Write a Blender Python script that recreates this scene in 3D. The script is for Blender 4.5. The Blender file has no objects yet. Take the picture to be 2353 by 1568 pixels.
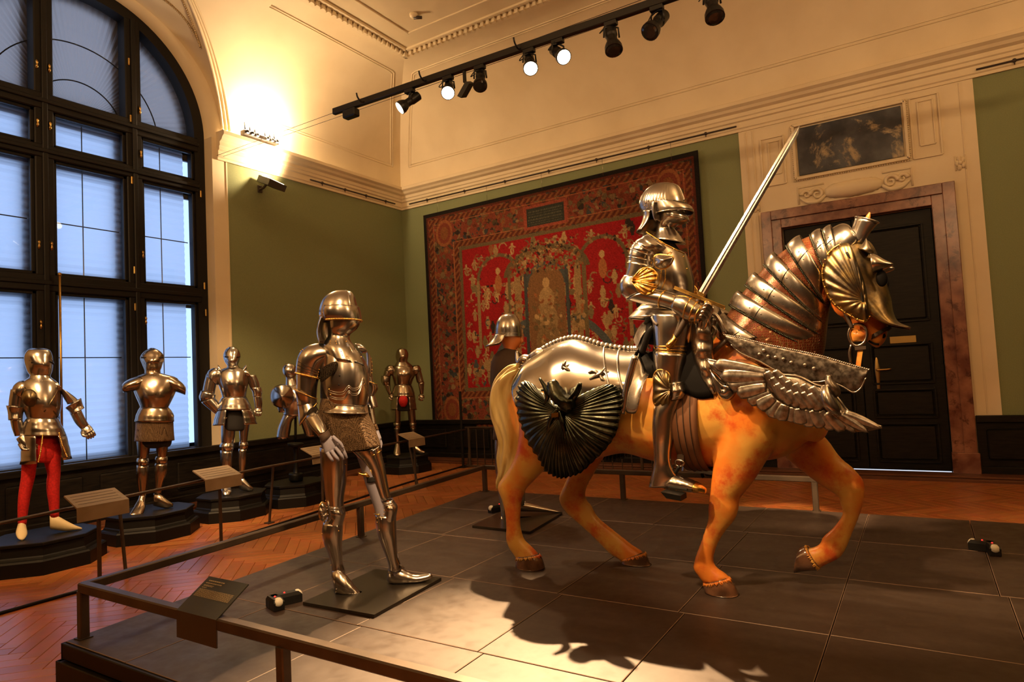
import bpy, bmesh, math, random
import numpy as np
from mathutils import Vector, Matrix
S = bpy.context.scene
COL = S.collection
random.seed(7)
pi = math.pi
# ------------------------------------------------------------------ camera
cam = bpy.data.cameras.new('camera'); camo = bpy.data.objects.new('camera', cam); COL.objects.link(camo)
cam.sensor_width = 36; cam.lens = 36*1499.87/2353; cam.clip_start = .02
_R = ((0.53082752, -0.84599525, -0.0501417), (0.01743351, 0.07005365, -0.99739088), (0.84730055, 0.52856838, 0.05193508))
camo.matrix_world = Matrix(((_R[0][0], -_R[1][0], -_R[2][0], 0), (_R[0][1], -_R[1][1], -_R[2][1], 0), (_R[0][2], -_R[1][2], -_R[2][2], 1.5), (0, 0, 0, 1)))
S.camera = camo
# ------------------------------------------------------------------ world, exposure
W = bpy.data.worlds.new('dusk'); S.world = W; W.use_nodes = True
W.node_tree.nodes['Background'].inputs[0].default_value = (.10, .13, .25, 1)
W.node_tree.nodes['Background'].inputs[1].default_value = .3
S.view_settings.view_transform = 'Standard'; S.view_settings.look = 'None'
S.view_settings.exposure = 0.0; S.view_settings.gamma = 1; S.view_settings.use_curve_mapping = False
WARM = (1, .62, .30); WARM2 = (1, .70, .40)
def lamp(kind, loc, target, power, color=WARM, size=.1, spot=60, blend=.5, name='lamp_light', size_y=None):
    l = bpy.data.lights.new(name, kind); l.energy = power; l.color = color
    if kind == 'SPOT': l.spot_size = math.radians(spot); l.spot_blend = blend; l.shadow_soft_size = size
    elif kind == 'AREA':
        l.size = size
        if size_y: l.shape = 'RECTANGLE'; l.size_y = size_y
    else: l.shadow_soft_size = size
    o = bpy.data.objects.new(name, l); COL.objects.link(o); o.location = loc
    d = Vector(target)-Vector(loc); o.rotation_euler = d.to_track_quat('-Z', 'Y').to_euler()
    return o
# lights of the room: cornice uplight bar and flood by the window, their twins on the unseen walls, ceiling track spots
for x in (6.12, 6.38, 6.62): lamp('POINT', (x, 8.17, 5.44), (x, 7, 7), 52, WARM2, .04, name='cornice_uplight')
lamp('SPOT', (6.50, 7.98, 4.80), (6.25, 8.37, 5.05), 100, WARM2, .05, 150, .6, 'flood_uplight')
for p, t in (((4.0, -4.6, 5.2), (4.0, -3.0, 6.9)), ((-3.4, -1.5, 5.2), (-1.9, -1.5, 6.9)), ((-3.4, 4.5, 5.2), (-1.9, 4.5, 6.9))):
    lamp('AREA', p, t, 195, WARM, .6, name='cornice_uplight', size_y=.08)
# track spots in view (lamp heads built further down)
TS = 1.0
lamp('SPOT', (5.46, 4.55, 4.44), (3.2, 6.6, 1.0), 160*TS, WARM, .05, 60, .6, 'track_spot_light')
lamp('SPOT', (5.44, 3.98, 4.42), (3.6, 2.4, .6), 160*TS, WARM, .05, 60, .6, 'track_spot_light')
lamp('SPOT', (5.42, 3.10, 4.40), (2.2, 1.5, .25), 9000*TS, WARM, .03, 30, 1.0, 'track_spot_light')
lamp('SPOT', (5.42, 2.80, 4.40), (3.4, .6, .8), 110*TS, WARM, .04, 60, .5, 'track_spot_light')
# second track, above and behind the camera
lamp('SPOT', (.9, 4.2, 5.1), (3.75, 1.45, 2.1), 2200*TS, WARM, .14, 25, .8, 'rear_track_spot_light')
lamp('SPOT', (1.0, 0.6, 4.9), (2.9, 2.95, 1.4), 1300*TS, WARM, .13, 24, .5, 'rear_track_spot_light')
lamp('SPOT', (1.0, 1.6, 4.9), (3.6, 0.75, 1.45), 900*TS, WARM, .08, 27, .5, 'rear_track_spot_light')
lamp('SPOT', (1.2, 4.8, 4.9), (3.2, 7.1, 1.2), 900*TS, WARM, .15, 40, .6, 'rear_track_spot_light')
lamp('SPOT', (2.4, 4.8, 4.9), (5.0, 7.2, 1.2), 800*TS, WARM, .15, 45, .6, 'rear_track_spot_light')
lamp('SPOT', (1.0, -.6, 5.0), (5.92, .95, .42), 4500, WARM, .03, 11, .4, 'rear_track_spot_light')
lamp('SPOT', (5.5, 4.4, 4.6), (8.2, 7.4, 1.2), 220*TS, WARM, .05, 40, .6, 'track_spot_light')  # this and the next sit at the track in view, no lamp heads built
lamp('SPOT', (5.5, 4.9, 4.6), (9.6, 5.2, 2.4), 170*TS, WARM, .05, 60, .8, 'track_spot_light')

# ------------------------------------------------------------------ helpers
class MB:
    def __init__(s): s.v = []; s.f = []; s.sm = []
    def add(s, v, f, smooth=True):
        o = len(s.v); s.v += [tuple(p) for p in v]; s.f += [tuple(i+o for i in q) for q in f]; s.sm += [smooth]*len(f); return s
def mesh(name, mb, mat, smooth=None):
    me = bpy.data.meshes.new(name); me.from_pydata(mb.v, [], mb.f); me.update()
    me.polygons.foreach_set('use_smooth', mb.sm if smooth is None else [smooth]*len(mb.f))
    if mat: me.materials.append(mat)
    return me
def origin_of(o):
    v = Vector((0, 0, 0))
    while o: v += o.location; o = o.parent
    return v
def mk(name, mb, mat, parent=None, solid=0, smooth=None, label=None, sub=0):
    """one mesh object from world-space vertices, hung under its parent"""
    off = origin_of(parent) if parent else Vector((0, 0, 0))
    if parent: 
        m2 = MB(); m2.v = [(p[0]-off.x, p[1]-off.y, p[2]-off.z) for p in mb.v]; m2.f = mb.f; m2.sm = mb.sm; mb = m2
    o = bpy.data.objects.new(name, mesh(name, mb, mat, smooth)); COL.objects.link(o)
    if parent: o.parent = parent
    if solid:
        m = o.modifiers.new('thick', 'SOLIDIFY'); m.thickness = solid; m.offset = 0
    if label: o['label'] = label
    if name in ('rivets', 'rivet_row', 'bead_row', 'printed_text', 'roped_edge', 'coronet_hair', 'embossed_medallion', 'spine_beading', 'pierced_holes', 'beaded_edge'): o['kind'] = 'stuff'
    return o
def thing(name, label, cat, loc, group=None):
    o = bpy.data.objects.new(name, None); COL.objects.link(o); o.location = loc; o.empty_display_size = .1
    o['label'] = label; o['category'] = cat
    if group: o['group'] = group
    return o
def tag(o, label, cat, group=None):
    o['label'] = label; o['category'] = cat
    if group: o['group'] = group
    return o
def struct(o): o['kind'] = 'structure'; return o
def dup(o, parent, loc=None, rot=None, name=None):
    c = o.copy(); COL.objects.link(c); c.parent = parent
    if loc is not None: c.location = loc
    if rot is not None: c.rotation_euler = rot
    return c
def copy_tree(o, parent=None):
    c = o.copy(); COL.objects.link(c); c.parent = parent
    for ch in list(o.children): copy_tree(ch, c)
    return c
V3 = lambda p: np.array(p, float)
def cr(P, sub, closed=False):
    """Catmull-Rom through rows of P"""
    P = np.array(P, float); n = len(P)
    if n < 3 and not closed:
        t = np.linspace(0, 1, sub*(n-1)+1)[:, None]; return P[0]*(1-t)+P[-1]*t if n == 2 else P
    out = []
    segs = n if closed else n-1
    for i in range(segs):
        if closed: a, b, c, d = P[i-1], P[i], P[(i+1) % n], P[(i+2) % n]
        else: b, c = P[i], P[i+1]; a = P[i-1] if i else 2*b-c; d = P[i+2] if i+2 < n else 2*c-b
        for k in range(sub):
            t = k/sub
            out.append(.5*((2*b)+(c-a)*t+(2*a-5*b+4*c-d)*t*t+(3*b-a-3*c+d)*t**3))
    if not closed: out.append(P[-1])
    return np.array(out)
def el(keys, nv, n=24, th=None, sub=4, cap=(1, 1), e=2.0, lame=None, disp=None, mb=None, grow=0):
    """loft of (super)ellipses: every key is (edge point, opposite edge point, half depth along nv)"""
    mb = mb or MB(); nv = V3(nv); nv = nv/np.linalg.norm(nv)
    K = np.array([list(a)+list(b)+[w] for a, b, w in keys], float)
    if sub > 1: K = cr(K, sub)
    m = len(K); full = th is None
    T = np.linspace(0, 2*pi, n, endpoint=False) if full else np.radians(np.linspace(th[0], th[1], n))
    ct, st = np.cos(T), np.sin(T); q = 2/e
    cs = np.sign(ct)*np.abs(ct)**q; ss = np.sign(st)*np.abs(st)**q
    vs = []; cen = []
    for i, k in enumerate(K):
        A, B, w = k[:3], k[3:6], max(k[6], 1e-4); c = (A+B)/2; h = (A-B)/2; u = i/(m-1)
        s = 1.0
        if lame: s = 1+lame[1]*((u*lame[0]) % 1 if u < 1 else 1)
        hl = np.linalg.norm(h)+1e-9
        for j in range(n):
            d = disp(u, T[j]) if disp else 0
            g = (grow+d)
            vs.append(c+h*cs[j]*(s+g/hl)+nv*ss[j]*(w*s+g))
        cen.append(c)
    fs = []
    for i in range(m-1):
        for j in range(n if full else n-1):
            j2 = (j+1) % n; fs.append((i*n+j, i*n+j2, (i+1)*n+j2, (i+1)*n+j))
    if full:
        for which, i in ((0, 0), (1, m-1)):
            if cap[which]:
                vs.append(cen[i]); ci = len(vs)-1
                for j in range(n):
                    j2 = (j+1) % n; fs.append((ci, i*n+j2, i*n+j) if i == 0 else (ci, i*n+j, i*n+j2))
    return mb.add(vs, fs)
def el_point(keys, nv, u, deg, grow=0, e=2.0, sub=8):
    K = cr(np.array([list(a)+list(b)+[w] for a, b, w in keys], float), sub); nv = V3(nv)/np.linalg.norm(V3(nv))
    x = u*(len(K)-1); i = min(int(x), len(K)-2); k = K[i]*(1-(x-i))+K[i+1]*(x-i)
    c = (k[:3]+k[3:6])/2; h = (k[:3]-k[3:6])/2; t = math.radians(deg); hl = np.linalg.norm(h)+1e-9
    return c+h*math.cos(t)*(1+grow/hl)+nv*math.sin(t)*(k[6]+grow)
def tube(P, r, n=8, sub=1, closed=False, mb=None, cap=True):
    mb = mb or MB(); P = np.array(P, float)
    if sub > 1: P = cr(P, sub, closed)
    m = len(P); R = np.full(m, r) if np.isscalar(r) else np.interp(np.linspace(0, 1, m), np.linspace(0, 1, len(r)), r)
    T = np.gradient(P, axis=0) if not closed else (np.roll(P, -1, 0)-np.roll(P, 1, 0))
    T /= np.linalg.norm(T, axis=1)[:, None]+1e-12
    up = np.array([0, 0, 1.]) if abs(T[0][2]) < .9 else np.array([1., 0, 0])
    vs = []
    a = np.cross(T[0], up); a /= np.linalg.norm(a)
    for i in range(m):
        a = a-T[i]*(a@T[i]); a /= np.linalg.norm(a)+1e-12; b = np.cross(T[i], a)
        for j in range(n): t = 2*pi*j/n; vs.append(P[i]+R[i]*(a*math.cos(t)+b*math.sin(t)))
    fs = []
    for i in range(m if closed else m-1):
        i2 = (i+1) % m
        for j in range(n): j2 = (j+1) % n; fs.append((i*n+j, i*n+j2, i2*n+j2, i2*n+j))
    if cap and not closed:
        fs.append(tuple(range(n))[::-1]); fs.append(tuple((m-1)*n+j for j in range(n)))
    return mb.add(vs, fs)
def beam(p, q, w, h, mb=None, up=(0, 0, 1)):
    """square bar from p to q"""
    mb = mb or MB(); p, q, up = V3(p), V3(q), V3(up); d = q-p; d /= np.linalg.norm(d)
    if abs(d@up) > .95: up = np.array([1., 0, 0])
    s = np.cross(d, up); s /= np.linalg.norm(s); u = np.cross(s, d); c = min(w, h)*.12
    ring = [(-w/2+c, -h/2), (w/2-c, -h/2), (w/2, -h/2+c), (w/2, h/2-c), (w/2-c, h/2), (-w/2+c, h/2), (-w/2, h/2-c), (-w/2, -h/2+c)]
    vs = [o+s*a+u*b for o in (p, q) for a, b in ring]
    fs = [(j, (j+1) % 8, 8+(j+1) % 8, 8+j) for j in range(8)]+[tuple(range(8))[::-1], tuple(range(8, 16))]
    return mb.add(vs, fs, False)
def box(x0, y0, z0, x1, y1, z1, c=0, mb=None):
    mb = mb or MB()
    if x1 < x0: x0, x1 = x1, x0
    if y1 < y0: y0, y1 = y1, y0
    if z1 < z0: z0, z1 = z1, z0
    if c <= 0:
        v = [(x, y, z) for z in (z0, z1) for y in (y0, y1) for x in (x0, x1)]
        return mb.add(v, [(0, 2, 3, 1), (4, 5, 7, 6), (0, 1, 5, 4), (2, 6, 7, 3), (0, 4, 6, 2), (1, 3, 7, 5)], False)
    bm = bmesh.new(); bmesh.ops.create_cube(bm, size=1)
    for q in bm.verts: q.co = Vector(((x0+x1)/2+q.co.x*(x1-x0), (y0+y1)/2+q.co.y*(y1-y0), (z0+z1)/2+q.co.z*(z1-z0)))
    bmesh.ops.bevel(bm, geom=bm.edges[:], offset=c, segments=1, affect='EDGES')
    bm.verts.index_update(); mb.add([tuple(q.co) for q in bm.verts], [tuple(q.index for q in f.verts) for f in bm.faces], False); bm.free()
    return mb
def prism(poly, z0, z1, mb=None):
    mb = mb or MB(); n = len(poly)
    return mb.add([(x, y, z0) for x, y in poly]+[(x, y, z1) for x, y in poly],
                  [(i, (i+1) % n, n+(i+1) % n, n+i) for i in range(n)]+[tuple(range(n))[::-1], tuple(range(n, 2*n))], False)
def ball(c, r, mb=None, n=8, m=6, scale=(1, 1, 1)):
    mb = mb or MB(); vs = [(c[0], c[1], c[2]+r*scale[2])]
    for i in range(1, m):
        a = pi*i/m
        for j in range(n): t = 2*pi*j/n; vs.append((c[0]+r*scale[0]*math.sin(a)*math.cos(t), c[1]+r*scale[1]*math.sin(a)*math.sin(t), c[2]+r*scale[2]*math.cos(a)))
    vs.append((c[0], c[1], c[2]-r*scale[2])); fs = [(0, 1+j, 1+(j+1) % n) for j in range(n)]
    for i in range(m-2):
        for j in range(n): fs.append((1+i*n+j, 1+(i+1)*n+j, 1+(i+1)*n+(j+1) % n, 1+i*n+(j+1) % n))
    k = 1+(m-2)*n; L = len(vs)-1; fs += [(L, k+(j+1) % n, k+j) for j in range(n)]
    return mb.add(vs, fs)
def sheet(A, B, nu, nv_, out, bulge=0, flute=None, sub=6, mb=None):
    """smooth skin between edge curves A and B, raised along out by bulge and flute(u, v)"""
    mb = mb or MB(); out = V3(out)
    def resample(P, n):
        P = cr(P, sub); d = np.r_[0, np.cumsum(np.linalg.norm(np.diff(P, axis=0), axis=1))]
        t = np.linspace(0, d[-1], n); return np.stack([np.interp(t, d, P[:, k]) for k in range(3)], 1)
    a, b = resample(A, nu+1), resample(B, nu+1); vs = []
    for i in range(nu+1):
        for j in range(nv_+1):
            u, v = i/nu, j/nv_; h = bulge*4*v*(1-v)+(flute(u, v) if flute else 0)
            vs.append(a[i]*(1-v)+b[i]*v+out*h)
    w = nv_+1
    return mb.add(vs, [(i*w+j, i*w+j+1, (i+1)*w+j+1, (i+1)*w+j) for i in range(nu) for j in range(nv_)])
def fan(c, outline, out, nr=8, bulge=.02, flutes=0, amp=.003, sub=6, closed=True, scallop=0, mb=None, rim=0, dome=False):
    """fluted shell: polar skin from a hinge point c to an outline"""
    mb = mb or MB(); c, out = V3(c), V3(out); O = cr(outline, sub, closed); n = len(O); vs = [c+out*(bulge if dome else 0)]
    for r in range(1, nr+1):
        t = r/nr
        for j in range(n):
            ph = math.cos(2*pi*flutes*j/n) if flutes else 0
            h = bulge*((1-t*t) if dome else (1-(2*t-1)**2))+amp*ph*t+(rim if r == nr else 0)
            tt = t*(1+scallop*ph*t)
            vs.append(c+(O[j]-c)*tt+out*h)
    fs = []; J = n if closed else n-1
    for j in range(J): fs.append((0, 1+j, 1+(j+1) % n))
    for r in range(nr-1):
        for j in range(J): j2 = (j+1) % n; fs.append((1+r*n+j, 1+(r+1)*n+j, 1+(r+1)*n+j2, 1+r*n+j2))
    return mb.add(vs, fs)
# ------------------------------------------------------------------ materials
def mat(name, col=(.5, .5, .5), rough=.5, metal=0, spec=.5, noise=None, bump=None, emit=None, coat=0, rnoise=0, alpha_rand=None):
    m = bpy.data.materials.new(name); m.use_nodes = True; N = m.node_tree.nodes; L = m.node_tree.links; b = N['Principled BSDF']
    b.inputs['Base Color'].default_value = (*col, 1); b.inputs['Roughness'].default_value = rough; b.inputs['Metallic'].default_value = metal
    b.inputs['Specular IOR Level'].default_value = spec; b.inputs['Coat Weight'].default_value = coat
    tc = N.new('ShaderNodeTexCoord')
    if noise:      # (other colour, scale, detail, contrast low, contrast high, stretch)
        c2, sc, det, lo, hi = noise[:5]; nz = N.new('ShaderNodeTexNoise'); nz.inputs['Scale'].default_value = sc; nz.inputs['Detail'].default_value = det
        mp = N.new('ShaderNodeMapping'); L.new(tc.outputs['Object'], mp.inputs[0]); L.new(mp.outputs[0], nz.inputs['Vector'])
        if len(noise) > 5: mp.inputs['Scale'].default_value = noise[5]
        rp = N.new('ShaderNodeMapRange'); rp.inputs['From Min'].default_value = lo; rp.inputs['From Max'].default_value = hi; L.new(nz.outputs['Fac'], rp.inputs['Value'])
        mx = N.new('ShaderNodeMix'); mx.data_type = 'RGBA'; mx.inputs[6].default_value = (*col, 1); mx.inputs[7].default_value = (*c2, 1)
        L.new(rp.outputs['Result'], mx.inputs[0]); L.new(mx.outputs[2], b.inputs['Base Color'])
    if rnoise:
        n2 = N.new('ShaderNodeTexNoise'); n2.inputs['Scale'].default_value = 14; n2.inputs['Detail'].default_value = 4; L.new(tc.outputs['Object'], n2.inputs['Vector'])
        r2 = N.new('ShaderNodeMapRange'); r2.inputs['From Min'].default_value = .3; r2.inputs['From Max'].default_value = .7
        r2.inputs['To Min'].default_value = max(rough-rnoise, .03); r2.inputs['To Max'].default_value = rough+rnoise
        L.new(n2.outputs['Fac'], r2.inputs['Value']); L.new(r2.outputs['Result'], b.inputs['Roughness'])
    if bump:       # (kind, scale, strength, distance)
        kind, sc, st, di = bump[:4]
        t = N.new('ShaderNodeTexNoise' if kind == 'noise' else 'ShaderNodeTexVoronoi'); t.inputs['Scale'].default_value = sc
        if kind == 'noise': t.inputs['Detail'].default_value = 5
        src = tc.outputs['Object']
        if len(bump) > 4:
            mq = N.new('ShaderNodeMapping'); mq.inputs['Scale'].default_value = bump[4]; L.new(src, mq.inputs[0]); src = mq.outputs[0]
        L.new(src, t.inputs['Vector'])
        bp = N.new('ShaderNodeBump'); bp.inputs['Strength'].default_value = st; bp.inputs['Distance'].default_value = di
        L.new(t.outputs['Fac' if kind == 'noise' else 'Distance'], bp.inputs['Height']); L.new(bp.outputs[0], b.inputs['Normal'])
    if emit: b.inputs['Emission Color'].default_value = (*emit[0], 1); b.inputs['Emission Strength'].default_value = emit[1]
    return m
M_cream = mat('cream_plaster', (.80, .68, .47), .6, noise=((.72, .60, .40), 1.5, 4, .35, .7), bump=('noise', 60, .05, .01))
M_green = mat('green_wall_cloth', (.205, .235, .115), .85, noise=((.24, .27, .13), 90, 3, .3, .7), bump=('noise', 300, .15, .003))
M_black = mat('black_wood', (.0035, .003, .0028), .45, spec=.2, noise=((.014, .011, .008), 6, 4, .3, .7, (1, 1, 8)))
M_bronze = mat('dark_window_frame', (.007, .006, .0055), .45, spec=.3)
M_steel = mat('polished_steel', (.57, .54, .50), .23, 1, noise=((.50, .47, .43), 4, 3, .3, .8), rnoise=.02)
M_polish = mat('mirror_steel', (.55, .52, .48), .14, 1)
M_steel2 = mat('brushed_steel', (.52, .49, .45), .27, 1, noise=((.46, .43, .39), 5, 3, .3, .8), rnoise=.03)
M_etched = mat('etched_steel', (.46, .42, .37), .34, 1, noise=((.22, .18, .14), 38, 8, .40, .66), bump=('noise', 60, .15, .002))
M_rein = mat('dark_etched_steel', (.30, .27, .235), .36, 1, noise=((.12, .10, .08), 42, 8, .42, .60), bump=('noise', 70, .3, .002))
M_darksteel = mat('dark_reflection_steel', (.050, .056, .042), .27, 1, noise=((.11, .11, .08), 16, 6, .45, .7), bump=('noise', 40, .35, .004))  # crupper flap's dark reflection of the room put into the steel colour
M_gold = mat('gilt_brass', (.80, .50, .14), .25, 1, rnoise=.06)
M_gilt = mat('etched_gilding', (.34, .25, .11), .36, 1, noise=((.12, .10, .075), 16, 8, .36, .60), bump=('noise', 60, .25, .003))
M_brass = mat('brass', (.55, .36, .12), .3, 1)
M_bronzesteel = mat('bronzed_steel', (.42, .35, .27), .23, 1, noise=((.40, .33, .25), 5, 3, .3, .8), rnoise=.03)
M_deck = mat('dark_deck', (.038, .024, .018), .50, spec=.5, noise=((.054, .037, .029), 2.2, 7, .35, .7, (5, 1, 1)), rnoise=.08)
M_plinth = mat('black_plinth', (.004, .0035, .003), .5, spec=.25)
M_rail = mat('bronze_rail', (.075, .052, .036), .42, .4, noise=((.05, .035, .025), 8, 4, .4, .7))
M_base = mat('steel_base', (.055, .047, .038), .3, .7)
M_leather = mat('dark_leather', (.045, .028, .018), .5)
M_saddle = mat('black_leather', (.0035, .003, .003), .6, spec=.1)
M_girth = mat('brown_webbing', (.14, .055, .02), .7)
M_redcloth = mat('red_hose', (.60, .012, .010), .8, noise=((.45, .008, .008), 60, 2, .4, .6), bump=('noise', 200, .2, .002))
M_grey = mat('grey_blue_cloth', (.27, .26, .33), .85, bump=('noise', 250, .3, .002))
M_ivory = mat('ivory_leather', (.62, .50, .28), .55)
M_brown = mat('brown_cloth', (.05, .028, .018), .8)
M_blackcloth = mat('black_cloth', (.012, .011, .011), .9)
M_skin = mat('painted_face', (.52, .16, .04), .4)
M_hoof = mat('hoof_horn', (.16, .075, .04), .18, coat=.6, noise=((.06, .03, .018), 12, 4, .4, .65))
M_tail = mat('painted_tail', (.74, .60, .27), .38, noise=((.46, .31, .09), 9, 5, .4, .65, (1, 1, .25)))
M_lampblack = mat('black_lamp', (.006, .006, .006), .4)
M_lens_on = mat('lit_lens', (1, .9, .75), .3, emit=((1, .80, .55), 14))
M_lens_off = mat('dark_lens', (.02, .02, .02), .08)
M_white = mat('white_lens', (.75, .72, .62), .35)
M_led = mat('red_led', (.4, .01, .01), .3, emit=((1, .03, .02), 2))
M_desk = mat('label_desk', (.27, .20, .125), .5, noise=((.22, .155, .09), 5, 3, .4, .6, (1, 8, 1)))
M_sign = mat('dark_label', (.030, .034, .024), .6)
M_text = mat('pale_print', (.42, .34, .19), .7)
M_whitestrap = mat('strap', (.4, .3, .2), .6)
def horse_paint():
    m = mat('orange_horse_paint', (.68, .21, .028), .34, noise=((.66, .36, .075), 4, 6, .42, .58)); N = m.node_tree.nodes; L = m.node_tree.links
    b = N['Principled BSDF']; old = b.inputs['Base Color'].links[0].from_socket
    tc = N.new('ShaderNodeTexCoord'); nz = N.new('ShaderNodeTexNoise'); nz.inputs['Scale'].default_value = 5; nz.inputs['Detail'].default_value = 10; nz.inputs['Roughness'].default_value = .7
    L.new(tc.outputs['Object'], nz.inputs['Vector']); r = N.new('ShaderNodeMapRange'); r.inputs['From Min'].default_value = .50; r.inputs['From Max'].default_value = .64; r.inputs['To Max'].default_value = .85
    L.new(nz.outputs['Fac'], r.inputs['Value']); mx = N.new('ShaderNodeMix'); mx.data_type = 'RGBA'; L.new(r.outputs['Result'], mx.inputs[0]); L.new(old, mx.inputs[6]); mx.inputs[7].default_value = (.52, .06, .012, 1)
    L.new(mx.outputs[2], b.inputs['Base Color']); return m
M_horse = horse_paint()
def cell_mat(name, gap, face, scale, stretch=(1, 1, 1), metal=.9, rough=.4, lo=.02, hi=.10):
    """rings or scales: voronoi cell faces with dark gaps and relief"""
    m = mat(name, face, rough, metal); N = m.node_tree.nodes; L = m.node_tree.links; b = N['Principled BSDF']
    tc = N.new('ShaderNodeTexCoord'); mp = N.new('ShaderNodeMapping'); mp.inputs['Scale'].default_value = stretch; L.new(tc.outputs['Object'], mp.inputs[0])
    v = N.new('ShaderNodeTexVoronoi'); v.feature = 'DISTANCE_TO_EDGE'; v.inputs['Scale'].default_value = scale; v.inputs['Randomness'].default_value = .45; L.new(mp.outputs[0], v.inputs['Vector'])
    r = N.new('ShaderNodeMapRange'); r.inputs['From Min'].default_value = lo; r.inputs['From Max'].default_value = hi; L.new(v.outputs['Distance'], r.inputs['Value'])
    mx = N.new('ShaderNodeMix'); mx.data_type = 'RGBA'; mx.inputs[6].default_value = (*gap, 1); mx.inputs[7].default_value = (*face, 1); L.new(r.outputs['Result'], mx.inputs[0]); L.new(mx.outputs[2], b.inputs['Base Color'])
    bp = N.new('ShaderNodeBump'); bp.inputs['Strength'].default_value = .9; bp.inputs['Distance'].default_value = .004; L.new(r.outputs['Result'], bp.inputs['Height']); L.new(bp.outputs[0], b.inputs['Normal'])
    return m
M_mail = cell_mat('mail_rings', (.05, .03, .015), (.34, .22, .12), 185, lo=.04, hi=.25, rough=.5)
M_darkmail = cell_mat('dark_mail_rings', (.008, .006, .005), (.07, .05, .03), 150, lo=.03, hi=.25, rough=.5)
M_scale = cell_mat('red_scale_mail', (.20, .105, .035), (.145, .022, .008), 96, stretch=(1, 1, .75), metal=.35, rough=.3, lo=.05, hi=.14)
def marble(name, a, b_, c, scale, veins):
    m = mat(name, a, .25, noise=(b_, scale, 9, .38, .66)); N = m.node_tree.nodes; L = m.node_tree.links; b = N['Principled BSDF']; old = b.inputs['Base Color'].links[0].from_socket
    tc = N.new('ShaderNodeTexCoord'); nz = N.new('ShaderNodeTexNoise'); nz.inputs['Scale'].default_value = veins; nz.inputs['Detail'].default_value = 10; nz.inputs['Roughness'].default_value = .7; nz.inputs['Distortion'].default_value = .4
    L.new(tc.outputs['Object'], nz.inputs['Vector']); r = N.new('ShaderNodeMapRange'); r.inputs['From Min'].default_value = .53; r.inputs['From Max'].default_value = .62; r.inputs['To Max'].default_value = .85
    L.new(nz.outputs['Fac'], r.inputs['Value']); mx = N.new('ShaderNodeMix'); mx.data_type = 'RGBA'; L.new(r.outputs['Result'], mx.inputs[0]); L.new(old, mx.inputs[6]); mx.inputs[7].default_value = (*c, 1); L.new(mx.outputs[2], b.inputs['Base Color'])
    return m
M_redmarble = marble('red_marble', (.14, .045, .03), (.33, .15, .09), (.07, .02, .016), 4, 6)
M_bluemarble = marble('blue_black_marble', (.020, .026, .040), (.075, .085, .105), (.46, .36, .22), 3.5, 2.2)
def parquet():
    m = mat('oak_parquet', (.40, .13, .038), .30); N = m.node_tree.nodes; L = m.node_tree.links; b = N['Principled BSDF']
    g = N.new('ShaderNodeNewGeometry'); oi = N.new('ShaderNodeObjectInfo'); ad = N.new('ShaderNodeMath'); ad.operation = 'ADD'; L.new(g.outputs['Random Per Island'], ad.inputs[0]); L.new(oi.outputs['Random'], ad.inputs[1])
    fr = N.new('ShaderNodeMath'); fr.operation = 'FRACT'; L.new(ad.outputs[0], fr.inputs[0])
    rp = N.new('ShaderNodeValToRGB'); e = rp.color_ramp.elements; e[0].color = (.40, .125, .034, 1); e[1].color = (.56, .20, .060, 1); L.new(fr.outputs[0], rp.inputs[0])
    nz = N.new('ShaderNodeTexNoise'); nz.inputs['Scale'].default_value = 7; nz.inputs['Detail'].default_value = 6; tc = N.new('ShaderNodeTexCoord'); L.new(tc.outputs['Object'], nz.inputs['Vector'])
    mx = N.new('ShaderNodeMix'); mx.data_type = 'RGBA'; mx.blend_type = 'MULTIPLY'; mx.inputs[0].default_value = .5; L.new(rp.outputs[0], mx.inputs[6]); L.new(nz.outputs['Color'], mx.inputs[7]); L.new(mx.outputs[2], b.inputs['Base Color'])
    return m
M_parquet = parquet()
M_skirting = mat('brown_step', (.13, .045, .018), .4, noise=((.09, .03, .012), 5, 4, .4, .6, (1, .3, 1)))
def vcol_mat(name, rough=.9):
    m = mat(name, (.5, .5, .5), rough, spec=.2, bump=('noise', 260, .2, .003)); N = m.node_tree.nodes; a = N.new('ShaderNodeVertexColor'); a.layer_name = 'weave'
    m.node_tree.links.new(a.outputs[0], N['Principled BSDF'].inputs['Base Color']); return m
M_tapestry = vcol_mat('woven_tapestry')
def blind_mat(name, col, strength):
    m = mat(name, (.35, .36, .42), .8); N = m.node_tree.nodes; L = m.node_tree.links; b = N['Principled BSDF']
    b.inputs['Emission Color'].default_value = (*col, 1); b.inputs['Emission Strength'].default_value = strength; return m
def blind(name, col):
    m = bpy.data.materials.new(name); m.use_nodes = True; N = m.node_tree.nodes; L = m.node_tree.links; N.remove(N['Principled BSDF'])
    d = N.new('ShaderNodeBsdfDiffuse'); d.inputs[0].default_value = (.30, .30, .32, 1); t = N.new('ShaderNodeBsdfTranslucent'); t.inputs[0].default_value = (*col, 1)
    x = N.new('ShaderNodeMixShader'); x.inputs[0].default_value = .75; L.new(d.outputs[0], x.inputs[1]); L.new(t.outputs[0], x.inputs[2]); L.new(x.outputs[0], N['Material Output'].inputs[0]); return m
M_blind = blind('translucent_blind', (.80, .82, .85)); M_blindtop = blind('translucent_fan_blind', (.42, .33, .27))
M_day = blind_mat('dusk_daylight', (.36, .54, .92), 1.9)
M_edge = mat('worn_lit_deck_edge', (.22, .15, .11), .5)  # pale edge colour: wear, with the lit seam lines painted in
M_sky = blind_mat('daylight_gap', (.7, .82, 1.0), 1.0)
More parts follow.
